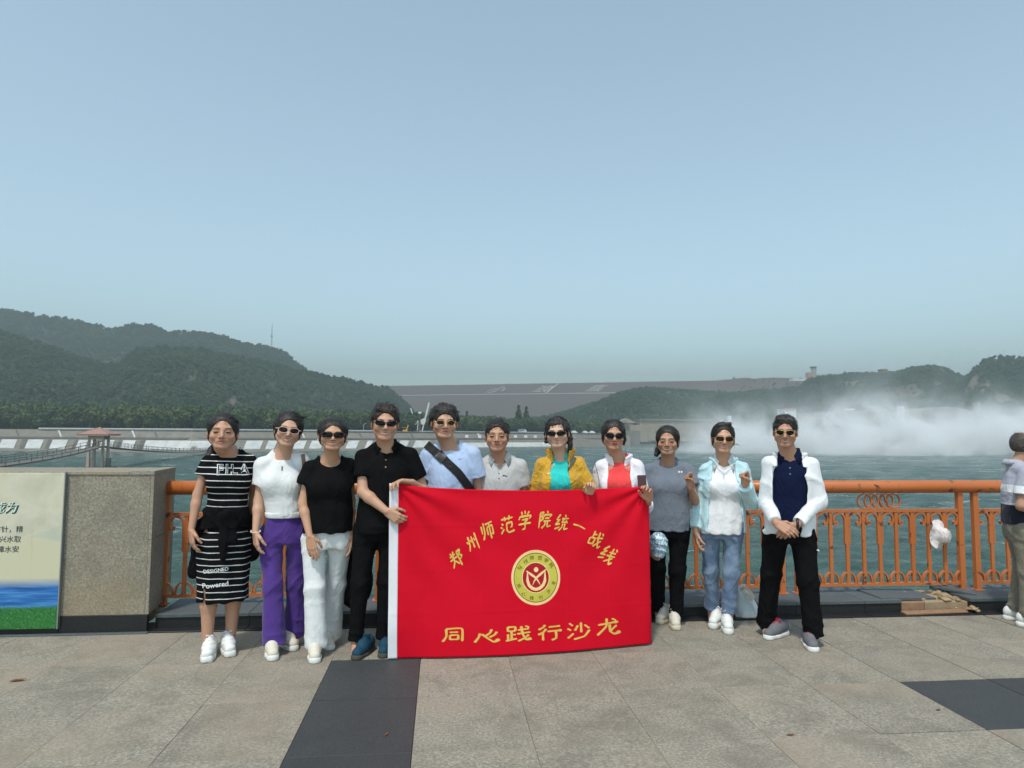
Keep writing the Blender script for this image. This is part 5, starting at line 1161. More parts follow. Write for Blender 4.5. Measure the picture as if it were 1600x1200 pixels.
    for k_ in r.choice(cand, nb):                                  # fine locks lying over the mass
        q = Lc[k_].copy(); nrm = unit((q-ce)/re_**2)
        if p.male or style.get('short'):
            d = unit(V(style.get('sweep', .4)*.7, -.55+(.9 if q[2] < .15 else 0), -.25)+r.normal(size=3)*.35); d = unit(d-nrm*(d@nrm)+nrm*r.uniform(.15, .55)*(1 if q[2] > .17 else .3)); L = r.uniform(.016, .034); ns_ = 4; curl_ = .12
        else:
            d = unit(tgt-q+r.normal(size=3)*.012); d = unit(d-nrm*(d@nrm)); L = r.uniform(.05, .10); ns_ = 6; curl_ = .04
        pts = [q+nrm*.0004]
        for j in range(ns_):
            z_ = pts[-1]+d*L/ns_
            if not (p.male or style.get('short')):
                e_ = (z_-ce)/re_; z_ = ce+e_/np.linalg.norm(e_)*re_*(1.004 if np.linalg.norm(e_) > .9 else 1.0) if np.linalg.norm(e_) > .93 else z_
                nrm = unit((z_-ce)/re_**2); d = unit(tgt-z_); d = unit(d-nrm*(d@nrm)+r.normal(size=3)*curl_)
            else: d = unit(d+r.normal(size=3)*curl_-V(0, 0, .10))
            pts.append(z_)
        rr_ = r.uniform(.0007, .0016)*s; paths.append([O+R@(t*s) for t in pts]); rads.append(np.linspace(rr_, rr_*.25, len(pts)))
    tag(link('hair_locks', mesh_from('hair_locks', *strand_mesh(paths, rads), mat, True), o), kind='stuff')
    if not p.male:                                                 # fine short hairs along the hairline
        r = np.random.default_rng(seed+55); lp = []
        for _ in range(46):
            a = r.uniform(-1.25, 1.25); q = V(.062*math.sin(a)*W, -.060+.03*abs(math.sin(a)), .118+.074*math.cos(a)); d = unit(V(math.sin(a)*.6+r.normal()*.3, .12, -.25+r.normal()*.45)); pts = [q+V(0, .012, .006)]
            for j in range(4): d = unit(d+V(math.sin(a)*.25, .10, -.12)); pts.append(pts[-1]+d*r.uniform(.004, .008)+V(0, -.0012, 0))
            lp.append([(O+R@(t*s)) for t in pts])
        tag(link('hairline_wisps', mesh_from('hairline_wisps', *strand_mesh(lp, [[.0012, .0011, .0009, .0007, .0003]]*len(lp)), mat, True), o), kind='stuff')
    if strands:                                                    # loose hairs lifted by the wind
        r = np.random.default_rng(seed+100); lp = []
        for _ in range(strands):
            sd = style.get('wind', 1); a = r.uniform(-1.2, 1.2); q = V(.070*math.sin(a)*W, r.uniform(-.02, .09), .14+.082*math.cos(a))
            if r.random() < .35: q = V(r.choice((-1, 1))*.076*W, r.uniform(.0, .05), r.uniform(.06, .12))
            d = unit(V(q[0]*4+sd*r.uniform(.1, .9), r.uniform(-.2, .5), r.uniform(-.1, .9)-(.6 if q[2] < .13 else 0))); L = r.uniform(.025, .075); pts = [q]
            for j in range(5): d = unit(d+r.normal(size=3)*.22+V(sd*.16, 0, -.05)); pts.append(pts[-1]+d*L/5)
            lp.append([(O+R@(t*s)) for t in pts])
        tag(link('loose_hair', mesh_from('loose_hair', *strand_mesh(lp, [[.0014, .0013, .0011, .0009, .0007, .0003]]*len(lp)), mat, True), o), kind='stuff')
    return o
def glasses(p, shape='rect', w=.026, h=.017, lens=None, rim=None, z=.108, rimw=.0022, full=True):
    O, R, s, W = p.ho, p.hR, p.hs, p.face_w
    lens = lens or M_LENS; rim = rim or M_FRAMEB
    def T(x, y, z_): return O+R@(V(x*W, y, z_)*s)
    g = MB(); ex = {'rect': 3.2, 'round': 2.0, 'oval': 2.3, 'cat': 2.6, 'avi': 2.5}[shape]; root = None; n = 22
    rims = []
    for q in (-1, 1):
        cx, cz = q*.0325, z
        ring = []
        for a in np.arange(n)*2*math.pi/n:
            c, s_ = math.cos(a), math.sin(a); x = abs(c)**(2/ex)*math.copysign(w, c); zz_ = abs(s_)**(2/ex)*math.copysign(h, s_)
            if shape == 'avi' and zz_ < 0: x *= 1-.28*abs(zz_)/h; zz_ *= 1.12
            if shape == 'cat': zz_ += q*x/w*.22*h
            X = cx+x; ring.append((X, -.0985+.9*(X*W)**2*3.2+.002*0, cz+zz_))
        rims.append((q, cx, cz, ring))
    fr = MB()
    for q, cx, cz, ring in rims:
        pts = [T(*r_) for r_ in ring]; fr.tube(pts+[pts[0], pts[1]], rimw*s, 6, cap=False)
    fr.tube([T(-.010, -.0985, z+h*.35), T(0, -.1000, z+h*.5), T(.010, -.0985, z+h*.35)], rimw*s, 6)
    for q in (-1, 1): fr.tube([T(q*(.0325+w), -.086, z+h*.35), T(q*.071, -.066, z+h*.33), T(q*.0785, -.02, z+h*.2), T(q*.0785, .018, z+h*.1)], [rimw*s*1.3, rimw*s*1.3, rimw*s, rimw*s], 6)
    root = fr.build('sunglasses', rim, p.o, smooth=True)
    for q, cx, cz, ring in rims:
        vs, fs = [], []
        for lv, dz in ((1.0, 0), (.7, -.0016), (.35, -.0026)):
            vs += [T(cx+(x-cx)*lv, y+dz-.0004, cz+(zz_-cz)*lv) for x, y, zz_ in ring]
        vs.append(T(cx, ring[0][1]*0-.0985+.9*(cx*W)**2*3.2-.003, cz))
        for i in range(2): fs += [(i*n+j, i*n+(j+1) % n, (i+1)*n+(j+1) % n, (i+1)*n+j) for j in range(n)]
        fs += [(2*n+j, 2*n+(j+1) % n, 3*n) for j in range(n)]
        link('lens', mesh_from('lens', vs, fs, lens, True), root)
    return root
def shoe(p, side, mat_up, mat_sole, L=.27, yaw=0.0, sole=.03, fat=1.0, lace=None, toe_px=None, high=.0, label=None, tongue=None, chunky=0.0, accent=None):
    a = p.aL if side == 'L' else p.aR; toe = p.toes[0 if side == 'L' else 1].copy()
    ca, sa = math.cos(yaw), math.sin(yaw); R = np.array([[ca, -sa, 0], [sa, ca, 0], [0, 0, 1]])
    O = toe+R@V(0, L*.5, 0); O[2] = 0                        # local: toe at -L/2 along y
    F = Field(V(-.07, -L*.55, -.004), V(.07, L*.56, .17), .0060)
    w = .046*fat
    F.cone(V(0, -L*.5+.045, sole+.012), V(0, -.01, sole+.022), .036*fat, .040*fat, .02); F.cone(V(0, -.01, sole+.030), V(0, L*.5-.045, sole+.028), .040*fat, .034*fat, .02)
    F.cone(V(0, -.02, sole+.045), V(0, L*.5-.055, sole+.050+high), .033*fat, .037*fat, .025); F.cone(V(0, -.035, sole+.052), V(0, .045, sole+.085+high), .017, .019, .02)
    F.cone(V(0, L*.5-.07, sole+.10+high), V(0, L*.5-.075, sole+.17+high), .030, .034, 0, 'sub')
    F.apply(lambda X, Y, Z: Z-sole+0*X+0*Y, V(-.08, -L, -.01), V(.08, L, .2), 0, 'sub')
    if chunky: F.fold(lambda X, Y, Z: -chunky*np.sin(Z*150+Y*50+4*vnoise(X*20, Y*20, Z*20))*np.ones_like(X+Y+Z))
    P, Q = F.mesh(); P = smooth_mesh(P, Q, 1, .4)
    o = link('shoe', mesh_from('shoe', P@R.T+O, Q, mat_up, True), p.o)
    if label: o['label'] = label
    F = Field(V(-.07, -L*.56, -.004), V(.07, L*.57, sole+.03), .0060)
    F.cone(V(0, -L*.5+.042, sole*.5), V(0, -.02, sole*.5), .041*fat, .043*fat, .02); F.cone(V(0, -.02, sole*.5), V(0, L*.5-.042, sole*.5), .043*fat, .039*fat, .02)
    def cut(X, Y, Z): return np.maximum(-Z+.0, Z-sole-.010*np.clip((np.abs(Y)-L*.25)/(L*.25), 0, 1)-.2*0)+0*X
    w_ = (slice(None),)*3; F.D = np.maximum(F.D, cut(*F.xyz(w_)).astype(np.float32))
    if chunky: F.fold(lambda X, Y, Z: chunky*1.4*np.sin(Y*90+3*np.sin(X*30))*np.ones_like(X+Y+Z))
    P, Q = F.mesh(); P = smooth_mesh(P, Q, 1, .3); link('sole', mesh_from('sole', P@R.T+O, Q, mat_sole, True), o)
    if lace:
        for j in range(4):
            y = -.045+j*.022; z = sole+.073+j*.0105+.002; b = MB()
            q = -1 if j % 2 else 1
            b.tube([O+R@V(-.028, y, z-.016), O+R@V(0, y+.004*q, z+.002), O+R@V(.028, y+.006, z-.016)], .0042, 5); b.build('lace', lace, o, smooth=True)
        MB().tube([O+R@V(-.03, .02, sole+.095), O+R@V(-.012, .0, sole+.112), O+R@V(0, .01, sole+.10), O+R@V(.014, .0, sole+.112), O+R@V(.032, .015, sole+.092)], .004, 5).build('lace', lace, o, smooth=True)
    if accent:
        for q in (-1, 1):
            b = MB()
            for j in range(2):
                y0 = -.02+j*.03; b.tube([O+R@V(q*.0405*fat, y0, sole+.012), O+R@V(q*.040*fat, y0+.012, sole+.032), O+R@V(q*.033*fat, y0+.022, sole+.052)], .005, 5)
            b.build('side_stripe', accent, o, smooth=True)
    return o
def bvh_of(p, name):
    P, Q = p.geo[name]; return BVHTree.FromPolygons([tuple(v) for v in P], [tuple(f) for f in Q])
def front_print(p, on, vs, fs, name, mat, off=.0038, parent=None, label=None):
    """flat print laid on the front of a garment: vs are x,z in the person's frame"""
    key = '_b'+on
    if not hasattr(p, key): setattr(p, key, bvh_of(p, on))
    t = getattr(p, key); out = []
    for x, z in vs:
        h_ = t.ray_cast(Vector((x, -1.2, z)), Vector((0, 1, 0))); y = h_[0][1] if h_[0] is not None else -.09
        out.append((x, y-off, z))
    return link(name, mesh_from(name, out, fs, mat), parent or p.o)
def strip_print(p, on, path, width, name, mat, off=.004, thick=.003, parent=None, label=None, n=26, seam=0):
    """a band following the front of a garment along an x,z path"""
    key = '_b'+on
    if not hasattr(p, key): setattr(p, key, bvh_of(p, on))
    t = getattr(p, key); path = np.array(path, float); s = np.linspace(0, len(path)-1, n); xs = np.interp(s, range(len(path)), path[:, 0]); zs = np.interp(s, range(len(path)), path[:, 1]); vs, fs = [], []
    for i in range(n):
        d = unit(V(xs[min(i+1, n-1)]-xs[max(i-1, 0)], 0, zs[min(i+1, n-1)]-zs[max(i-1, 0)])); nn = V(-d[2], 0, d[0])
        for q in (-1, -.33, .33, 1):
            x, z = xs[i]+nn[0]*q*width/2, zs[i]+nn[2]*q*width/2
            h_ = t.ray_cast(Vector((x, -1.2, z)), Vector((0, 1, 0))); y = h_[0][1] if h_[0] is not None and h_[0][1] < .15 else .0
            vs.append((x, y-off, z))
    vs = np.array(vs); ys_ = vs[:, 1].reshape(n, 4); ker = np.ones(5)/5
    for j in range(4): ys_[:, j] = np.minimum(ys_[:, j], np.convolve(np.pad(ys_[:, j], 2, 'edge'), ker, 'valid'))
    vs[:, 1] = ys_.ravel(); bk = vs+V(0, thick, 0); m_ = len(vs)
    for i in range(n-1):
        for j in range(3): a = i*4+j; fs.append((a, a+1, a+5, a+4)); fs.append((m_+a+4, m_+a+5, m_+a+1, m_+a))
        fs.append((i*4, i*4+4, m_+i*4+4, m_+i*4)); fs.append((i*4+3, m_+i*4+3, m_+i*4+7, i*4+7))
    o = link(name, mesh_from(name, np.concatenate([vs, bk]), fs, mat, False), parent or p.o)
    if label: o['label'] = label
    return o
def collar(p, mat, parent, r=.066, rise=.046, fall=.040, gap=.55, point=.03, open_=.5, name='collar', thick=.004, drop=.03, wide=1.0, on=None, spread=.030):
    """a turned-down shirt collar round the neck, open at the front"""
    nk = p.neck; n = 28; rows = []
    for i in range(n):
        a = -math.pi/2+gap+(2*math.pi-2*gap)*i/(n-1); c, s = math.cos(a), math.sin(a)
        fr = max(0, -s); fr2 = fr**2; e = min(i, n-1-i)/(n-1)*2; pt = max(0, 1-e*4)
        top = nk+V(c*(r-.006)*wide, .012+s*(r+.002), rise*(1-.55*fr2)+.012-drop*fr2)
        mid = nk+V(c*(r+.004)*wide, .012+s*(r+.012), rise*(1-.55*fr2)+.016-drop*fr2)
        low = nk+V(c*(r+.020+.012*fr)*wide+math.copysign(spread, c)*max(0, 1-e*3)*.9, .012+s*(r+.028+.012*fr)-.004*pt, rise*(1-.55*fr2)+.010-drop*fr2-fall*(1-.15*fr2)-point*pt)
        bot = nk+V(c*(r-.004)*wide, .012+s*(r+.002), -.02-drop*fr2)
        rows.append((bot, top, mid, low))
    if on:                                                        # lay the flaps on the cloth below
        key = '_b'+on
        if not hasattr(p, key): setattr(p, key, bvh_of(p, on))
        t_ = getattr(p, key)
        for row in rows:
            for j, lift_ in ((1, .004), (2, .010), (3, .007)):
                q = row[j]
                if q[1] < nk[1]+.01:
                    h_ = t_.ray_cast(Vector((q[0], -1.2, q[2])), Vector((0, 1, 0)))
                    if h_[0] is not None and h_[0][1] < .12 and j > 1: q[1] = min(q[1], h_[0][1]-lift_)
    vs = [q for row in rows for q in row]; m_ = len(vs); ctr = nk
    vs2 = []
    for row in rows:
        for j, q in enumerate(row): vs2.append(q-unit((q-ctr)*V(1, 1, 0))*thick*(1.0 if j > 1 else .6))
    fs = [(i*4+j, (i+1)*4+j, (i+1)*4+j+1, i*4+j+1) for i in range(n-1) for j in range(3)]
    back = [tuple(m_+t for t in f[::-1]) for f in fs]
    edge = [(i*4+3, (i+1)*4+3, m_+(i+1)*4+3, m_+i*4+3) for i in range(n-1)]
    return link(name, mesh_from(name, vs+vs2, fs+back+edge, mat, True), parent)
# ------------------------------------------------------------------ the people, left to right
W_CLOTH = (0.78, 0.78, 0.79); BLACK = (0.006, 0.006, 0.007)
M_SHOEW = plain('white_shoe', (0.70, 0.69, 0.66), 0.6, 0.3, bmp=0.2, scale=120); M_SOLEW = plain('white_sole', (0.66, 0.65, 0.61), 0.7, 0.2); M_SHOEC = plain('cream_shoe', (0.62, 0.57, 0.47), 0.7, 0.2, bmp=0.2, scale=120); M_SOLEC = plain('cream_sole', (0.55, 0.49, 0.38), 0.8, 0.2)
M_SHOEB = plain('teal_shoe', (0.012, 0.050, 0.085), 0.75, 0.2, bmp=0.3, scale=160); M_SOLEB = plain('brown_sole', (0.07, 0.062, 0.045), 0.8, 0.2); M_SHOEG = plain('grey_shoe', (0.14, 0.14, 0.155), 0.8, 0.2, bmp=0.3, scale=200); M_RED = plain('red_lace', (0.42, 0.012, 0.035), 0.7, 0.2); M_LACEW = plain('white_lace', (0.75, 0.74, 0.71), 0.8, 0.1)
M_SHOEBK = plain('black_shoe', (0.015, 0.015, 0.016), 0.6, 0.3); M_DKACC = plain('dark_accent', (0.06, 0.05, 0.045), 0.5, 0.3)
M_PRINTW = plain('white_print', (0.72, 0.72, 0.70), 0.8, 0.1); M_PRINTG = plain('grey_print', (0.25, 0.33, 0.42), 0.8, 0.1); M_PRINTK = plain('black_print', (0.02, 0.02, 0.025), 0.8, 0.1)
SK1, SK2, SK3, SK4 = (.465, .25, .16), (.53, .305, .205), (.41, .215, .135), (.56, .345, .24)
def zp(p, px, py): return p.loc((px, py), p.base[1])[2]
def xp(p, px, py=750): return p.loc((px, py), p.base[1])[0]
def text_on(p, on, s, x, z, size, mat, name='lettering', shear=0, off=0.0, rot=0.0, parent=None, spacing=1.0):
    vs, fs = text_mesh(s, size, shear, off, spacing); vs[:, 0] -= (vs[:, 0].max()+vs[:, 0].min())/2
    c, n = math.cos(rot), math.sin(rot)
    return front_print(p, on, [(x+a*c-b*n, z+a*n+b*c) for a, b, _ in vs], fs, name, mat, parent=parent)
def btn(p, on, x, z, mat, parent, r=.0045):
    vs = [(x+r*math.cos(a), z+r*math.sin(a)) for a in np.arange(8)*.785]; return front_print(p, on, vs, [tuple(range(8))], 'button', mat, .004, parent)
def basic_trousers(p, mat, hem=.06, slim=True, shoes=(M_SHOEBK, M_SOLEB), name='trousers', thigh=.085, knee=.066, hr=.058, hipw=.165, waist=None):
    F = pants_field(p, waist or p.hipz+.13, hipw, thigh, knee, hr, hem); F.fold(leg_folds(p, p.cx*10+p.H*7, .005, hem)); cloth_part(p, name, F, mat)
    if shoes:
        for sd in 'LR': shoe(p, sd, shoes[0], shoes[1], .28, (-.12 if sd == 'L' else .12))

# 1: striped dress
p = make_person(350, 645, 5.05, 'woman in a black dress with thin white stripes next to the stone wall', skin=SK1, sh_px=((326, 719), (390, 717)), feet=((322, 1037), (360, 1028)), head=(-.04, .02, -.03), squint=1, smile=.5, face_w=1.118, hs=1.13)
arm(p, 'L', p.loc((309, 773), 5.06), p.loc((299, 828), 5.0), dict(d=V(.10, -.1, -1), n=V(1, .35, .1), side=1, curl=(.30, .34, .38, .42)))
arm(p, 'R', p.loc((397, 772), 5.16), p.loc((393, 828), 5.14), dict(d=V(0, -.1, -1), n=V(-1, .2, 0), side=-1))
build_body(p); hair_part(p, dict(vol=.013, side=.95, line=.190, part=None, tail=[(0, .10, .10, .03), (-.02, .115, .05, .03), (-.055, .085, -.01, .026), (-.068, .06, -.045, .016)]), seed=1)
def stripes1(nt, col, v):
    sp = nt.nodes.new('ShaderNodeSeparateXYZ'); nt.links.new(v, sp.inputs[0]); wv = noise(nt, v, 2.5, 2)
    z = math_(nt, 'ADD', math_(nt, 'ADD', sp.outputs[2], math_(nt, 'MULTIPLY', wv.outputs[0], .02)), math_(nt, 'MULTIPLY', sp.outputs[0], .03)); f = math_(nt, 'FRACT', math_(nt, 'DIVIDE', z, .0445))
    return mixc(nt, math_(nt, 'LESS_THAN', f, .13), col, (.62, .62, .60))
M_STRIPE = fabric('striped_jersey', BLACK, stripes=stripes1, wr=.3)
hz_ = zp(p, 350, 938); F = top_field(p, hz_, .146, .130, .168, .114, slv=(.46, .46), slr=(.062, .062), voxel=.0075, hemdep=.150, hipst=.186)
neckhole(F, p, .070, .022, lift=.012); F.fold(creases(p, 3, .004, 11, vert=.004))
def slit(X, Y, Z): return np.maximum(np.abs(X-(p.pel[0]-.115+.0*Z))-.006, Z-hz_-.10)+0*Y
F.apply(slit, V(-.4, -.3, hz_-.02), V(.1, .1, hz_+.12), 0, 'sub')
cloth_part(p, 'dress', F, M_STRIPE)
text_on(p, 'dress', 'FILA', xp(p, 364), zp(p, 364, 740), .098, M_PRINTW, off=.0030, spacing=1.2); text_on(p, 'dress', 'FILA', xp(p, 364), zp(p, 364, 740)+.0004, .098, plain('black_jersey', BLACK), off=-.0008, name='lettering', spacing=1.2)
p.o.children[-1].data.vertices.foreach_set('co', (np.array([v.co[:] for v in p.o.children[-1].data.vertices])+V(0, -.0016, 0)).astype(np.float32).ravel())
text_on(p, 'dress', 'DESIGNED', xp(p, 343), zp(p, 343, 889), .034, M_PRINTW, rot=.12, off=.0004); text_on(p, 'dress', 'Powered', xp(p, 343), zp(p, 343, 912), .046, M_PRINTW, rot=.10, off=.0006)
M_CARD = fabric('black_cardigan', (.0055, .0055, .006), wr=.5)
zA, zB = zp(p, 350, 792), zp(p, 350, 818); F = Field(V(-.28, -.22, zp(p, 350, 905)), V(.28, .26, zA+.05), .0085); c_ = p.cx*.6+p.pel[0]*.4
F.loft([(zB-.03, c_, .03, .165, .135), (zB+.03, c_, .03, .158, .130), (zA, c_, .03, .150, .124)], .02)
for a, b, ra, rb in (((-.02, -.125, zA-.05), (-.012, -.150, zp(p, 350, 865)), .040, .030), ((.03, -.125, zA-.05), (.055, -.140, zp(p, 350, 845)), .034, .026), ((-.16, .02, zB), (-.195, .03, zp(p, 350, 893)), .045, .050), ((.155, .03, zB), (.175, .05, zp(p, 350, 870)), .05, .06), ((-.05, .15, zB), (-.06, .16, zp(p, 350, 885)), .07, .09), ((.06, .15, zB), (.07, .16, zp(p, 350, 885)), .07, .09)):
    F.cone(V(c_, 0, 0)+V(*a), V(c_, 0, 0)+V(*b), ra, rb, .03, sq=((0, 1, 0), 1.6))
F.ell((c_, -.135, zA-.045), (.045, .03, .035), .02); F.fold(creases(p, 8, .008, 16)); cloth_part(p, 'tied_cardigan', F, M_CARD)
for sd, yw in (('L', -.10), ('R', .12)): shoe(p, sd, M_SHOEW, M_SOLEW, .265, yw, .036, 1.05, M_LACEW, high=.01, chunky=.0016)

# 2: white knit, purple trousers
p = make_person(455, 643, 5.10, 'woman in a white knit top, purple wide trousers and brown sunglasses', skin=SK2, sh_px=((411, 723), (471, 719)), feet=((427, 1034), (462, 1018)), head=(.05, .13, .02), smile=.9, face_w=1.055, hs=1.1)
arm(p, 'L', p.loc((404, 783), 5.10), p.loc((399, 832), 5.02), dict(d=V(.12, -.12, -1), n=V(.9, .4, .1), side=1, curl=(.25, .35, .4, .45)))
hang(p, 'R'); build_body(p); hair_part(p, dict(vol=.016, side=1.2, line=.186, part=.02, bun=(.02, .105, .115, .04), locks=[((.05, .05, .20), (.105, .05, .215), .014, .004)]), seed=2, strands=14); glasses(p, 'oval', .0275, .0185, M_LENSB, M_FRAMEP)
M_KNIT = fabric('white_knit', (.68, .68, .675), weave=420, wr=.2, wscale=7)
hz_ = zp(p, 440, 806); F = top_field(p, hz_, .146, .142, .140, .118, slv=(.60, .60), slr=(.073, .063), hemdep=.118); neckhole(F, p, .064, .010, lift=.018); F.fold(creases(p, 12, .0055, 10, dirs=((.8, 0, .5), (-.6, 0, .7), (.3, .2, .9)))); cloth_part(p, 'knit_top', F, M_KNIT)
F = Field(V(p.pel[0]-.22, -.16, hz_-.03), V(p.pel[0]+.22, .22, hz_+.06), .0075); F.loft([(hz_-.012, p.pel[0], .03, .138, .116), (hz_+.03, p.pel[0]*.9+p.cx*.1, .03, .141, .120)], .01); F.fold(lambda X, Y, Z: .0012*np.sin(np.arctan2(Y-.03, X-p.pel[0])*110)+0*Z); cloth_part(p, 'ribbed_hem', F, M_KNIT, parent=p.o)
M_PURP = fabric('purple_cotton', (.075, .034, .205), wr=.18)
F = pants_field(p, hz_+.02, .146, .083, .070, .084, .070, dep=.112); F.fold(leg_folds(p, 5, .007, .07, .8)); cloth_part(p, 'trousers', F, M_PURP)
for sd, yw in (('L', .12), ('R', .45)): shoe(p, sd, M_SHOEC, M_SOLEW, .245, yw, .032, 1.0, None)
b = MB(); w_ = p.wL+V(.001, 0, .008); n_ = 16
for k in range(n_):
    a = k/n_*6.283; c_ = w_+V(.031*math.cos(a), .030*math.sin(a), .006*math.sin(a)); b.lathe(c_, [(.001, -.005), (.0048, -.002), (.0048, .002), (.001, .005)], 6)
tag(b.build('bead_bracelet', plain('beads', (.72, .60, .46), .3, .5, var=.3, scale=90), p.o, smooth=True), kind='stuff')
zc_ = p.neck[2]-.075; front_print(p, 'knit_top', [(p.cx-.004, zc_), (p.cx+.004, zc_), (p.cx+.004, zc_-.03), (p.cx-.004, zc_-.03)], [(0, 3, 2, 1)], 'pendant', M_FRAMEBR)
strap2 = strip_print(p, 'knit_top', [(xp(p, 472), p.sR[2]+.045), (xp(p, 475), p.sR[2]-.05), (xp(p, 478), p.sR[2]-.16)], .028, 'shoulder_strap', plain('tan_leather', (.20, .13, .07), .6, .3)); 

# 3: black top, white trousers
p = make_person(521, 653, 5.02, 'woman in a loose black top and white wide trousers with big sunglasses', skin=(0.494, 0.269, 0.166), sh_px=((486, 729), (545, 725)), feet=((492, 1038), (516, 1017)), head=(.03, .02, -.02), smile=.9, face_w=1.224, hs=1.0, jaw=1.2, build=1.08)
arm(p, 'L', p.loc((473, 787), 5.00), p.loc((484, 838), 4.90), dict(d=V(.22, -.12, -1), n=V(.25, 1, .1), side=1, curl=(.10, .10, .12, .16), spread=.09))
hang(p, 'R', .02); build_body(p); hair_part(p, dict(vol=.012, side=1.3, line=.186, part=None, bun=(0, .11, .10, .035)), seed=3, strands=6); glasses(p, 'rect', .0305, .0205, M_LENS, M_FRAMEBR)
M_BLK = fabric('black_jersey_loose', (.0055, .0055, .006), wr=.35)
hz_ = zp(p, 510, 832); F = top_field(p, hz_, .160, .175, .178, .128, slv=(.50, .50), slr=(.074, .076), hemdep=.142); neckhole(F, p, .074, .042); F.fold(creases(p, 21, .007, 9, vert=.004)); cloth_part(p, 'top', F, M_BLK)
M_WPANT = fabric('white_trousers', (.66, .66, .65), wr=.14)
F = pants_field(p, hz_+.06, .150, .084, .070, .080, .055, dep=.112); F.fold(leg_folds(p, 15, .0055, .055, .8)); cloth_part(p, 'trousers', F, M_WPANT)
for sd, yw in (('L', .05), ('R', .15)): shoe(p, sd, M_SHOEC, M_SOLEW, .245, yw, .030, 1.0, None)
for q in (-1, 1): e_ = p.ho+p.hR@(V(q*.083*p.face_w, .004, .074)*p.hs); MB().lathe(e_, [(.001, -.005), (.005, 0), (.001, .005)], 8).build('earring', plain('pearl', (.8, .78, .72), .2, .5), p.o, smooth=True)

# 4: black polo, holds the left end of the banner
p = make_person(603, 631, 5.02, 'tall man in a black polo shirt holding the white edge of the red banner', male=True, skin=(0.494, 0.273, 0.179), sh_px=((567, 711), (640, 707)), feet=((553, 1033), (598, 1030)), head=(.06, .03, .02), smile=.9, face_w=1.055, hs=1.09)
arm(p, 'L', p.loc((567, 769), 4.96), p.loc((604, 799), 4.86), dict(d=V(.9, -.25, -.55), n=V(.3, .9, 0), side=1, curl=(.5, .55, .6, .65)))
arm(p, 'R', p.loc((664, 772), 5.06), p.loc((644, 754), 4.92), dict(d=V(-.92, -.34, .10), n=V(.1, -.35, -.95), side=-1, curl=(.42, .48, .52, .56), spread=.03, s=1.15, thumb=(.6, .4)))
build_body(p); hair_part(p, dict(vol=.013, line=.190, sweep=1), M_HAIRB, seed=4, strands=10); glasses(p, 'cat', .0285, .0155, M_LENS, M_FRAMEB)
M_POLOB = fabric('black_pique', (.0055, .0055, .006), wr=.25)
hz_ = zp(p, 600, 832); F = top_field(p, hz_, .176, .172, .174, .128, slv=(.62, .62), slr=(.070, .068)); neckhole(F, p, .070, .030, .06); F.fold(creases(p, 31, .005, 10)); o_ = cloth_part(p, 'polo_shirt', F, M_POLOB); collar(p, M_POLOB, o_, .066, gap=.36, point=.022, on='polo_shirt')
for k in range(2): btn(p, 'polo_shirt', p.cx-.004, p.neck[2]-.085-k*.05, M_FRAMEG, o_)
M_BTROU = fabric('black_trousers', (.0055, .0055, .006), wr=.25); basic_trousers(p, M_BTROU, .085, shoes=None, thigh=.088, knee=.066, hr=.052)
for sd, yw in (('L', -.42), ('R', -.12)): shoe(p, sd, M_SHOEB, M_SOLEB, .29, yw, .026, 1.0, M_SHOEB)
# a dark backpack hangs behind his hip
F = Field(V(-.42, .02, .18), V(-.05, .40, .75), .009); F.ell((-.21, .19, .45), (.13, .10, .20), .02); F.cone((-.26, .17, .62), (-.17, .2, .66), .05, .05, .03); F.fold(creases(p, 44, .006, 15)); P_, Q_ = F.mesh()
tag(link('backpack', mesh_from('backpack', smooth_mesh(P_, Q_), Q_, M_CARD, True), None, p.base), 'black bag hanging behind the legs of the black polo man', 'bag')

# 5: light blue tee, sling strap
p = make_person(695, 633, 5.22, 'man in a pale blue tee shirt with a wide black sling strap', male=True, skin=(0.494, 0.277, 0.183), sh_px=((670, 708), (738, 706)), head=(.10, .02, .0), smile=.4, face_w=1.139, hs=1.04, jaw=1.15)
hang(p, 'L', .05, .12); hang(p, 'R', .05, .10); build_body(p); hair_part(p, dict(vol=.020, side=1.0, line=.182, sweep=-1), seed=5, strands=8); glasses(p, 'round', .0225, .0165, M_LENSB, M_FRAMEG, rimw=.0014)
M_BLUET = fabric('pale_blue_tee', (.42, .52, .72), wr=.22)
hz_ = p.hipz-.03; F = top_field(p, hz_, .180, .176, .176, .130, slv=(.66, .66), slr=(.075, .080)); neckhole(F, p, .070, .010, lift=.018); F.fold(creases(p, 51, .0065, 10, dirs=((.7, 0, .7), (-.5, 0, .8), (.9, 0, .2)))); o_ = cloth_part(p, 'tee_shirt', F, M_BLUET)
M_STRAP = plain('black_webbing', (.012, .012, .013), .7, .25, scale=200, bmp=.2)
bagp = p
st_ = strip_print(p, 'tee_shirt', [(xp(p, 666, 700), zp(p, 666, 694)), (xp(p, 690, 716), zp(p, 690, 714)), (xp(p, 716, 738), zp(p, 716, 738)), (xp(p, 738, 766), zp(p, 738, 768)), (xp(p, 750), zp(p, 750, 800))], .062, 'sling_strap', M_STRAP, off=.006, thick=.005)
strip_print(p, 'tee_shirt', [(xp(p, 684, 700), zp(p, 684, 708)), (xp(p, 694, 716), zp(p, 694, 718))], .072, 'buckle', M_FRAMEB, off=.012, thick=.006, parent=st_, n=6)
sw = [(-.024, -.002), (-.018, -.006), (-.006, -.005), (.024, .006), (-.004, -.0015), (-.014, -.0015), (-.019, .001)]
front_print(p, 'tee_shirt', [(xp(p, 720)+a, zp(p, 720, 716)+b) for a, b in sw], [tuple(range(len(sw)))], 'chest_logo', M_PRINTG)
basic_trousers(p, fabric('navy_trousers', (.02, .022, .03)), shoes=(M_SHOEBK, M_SOLEB))

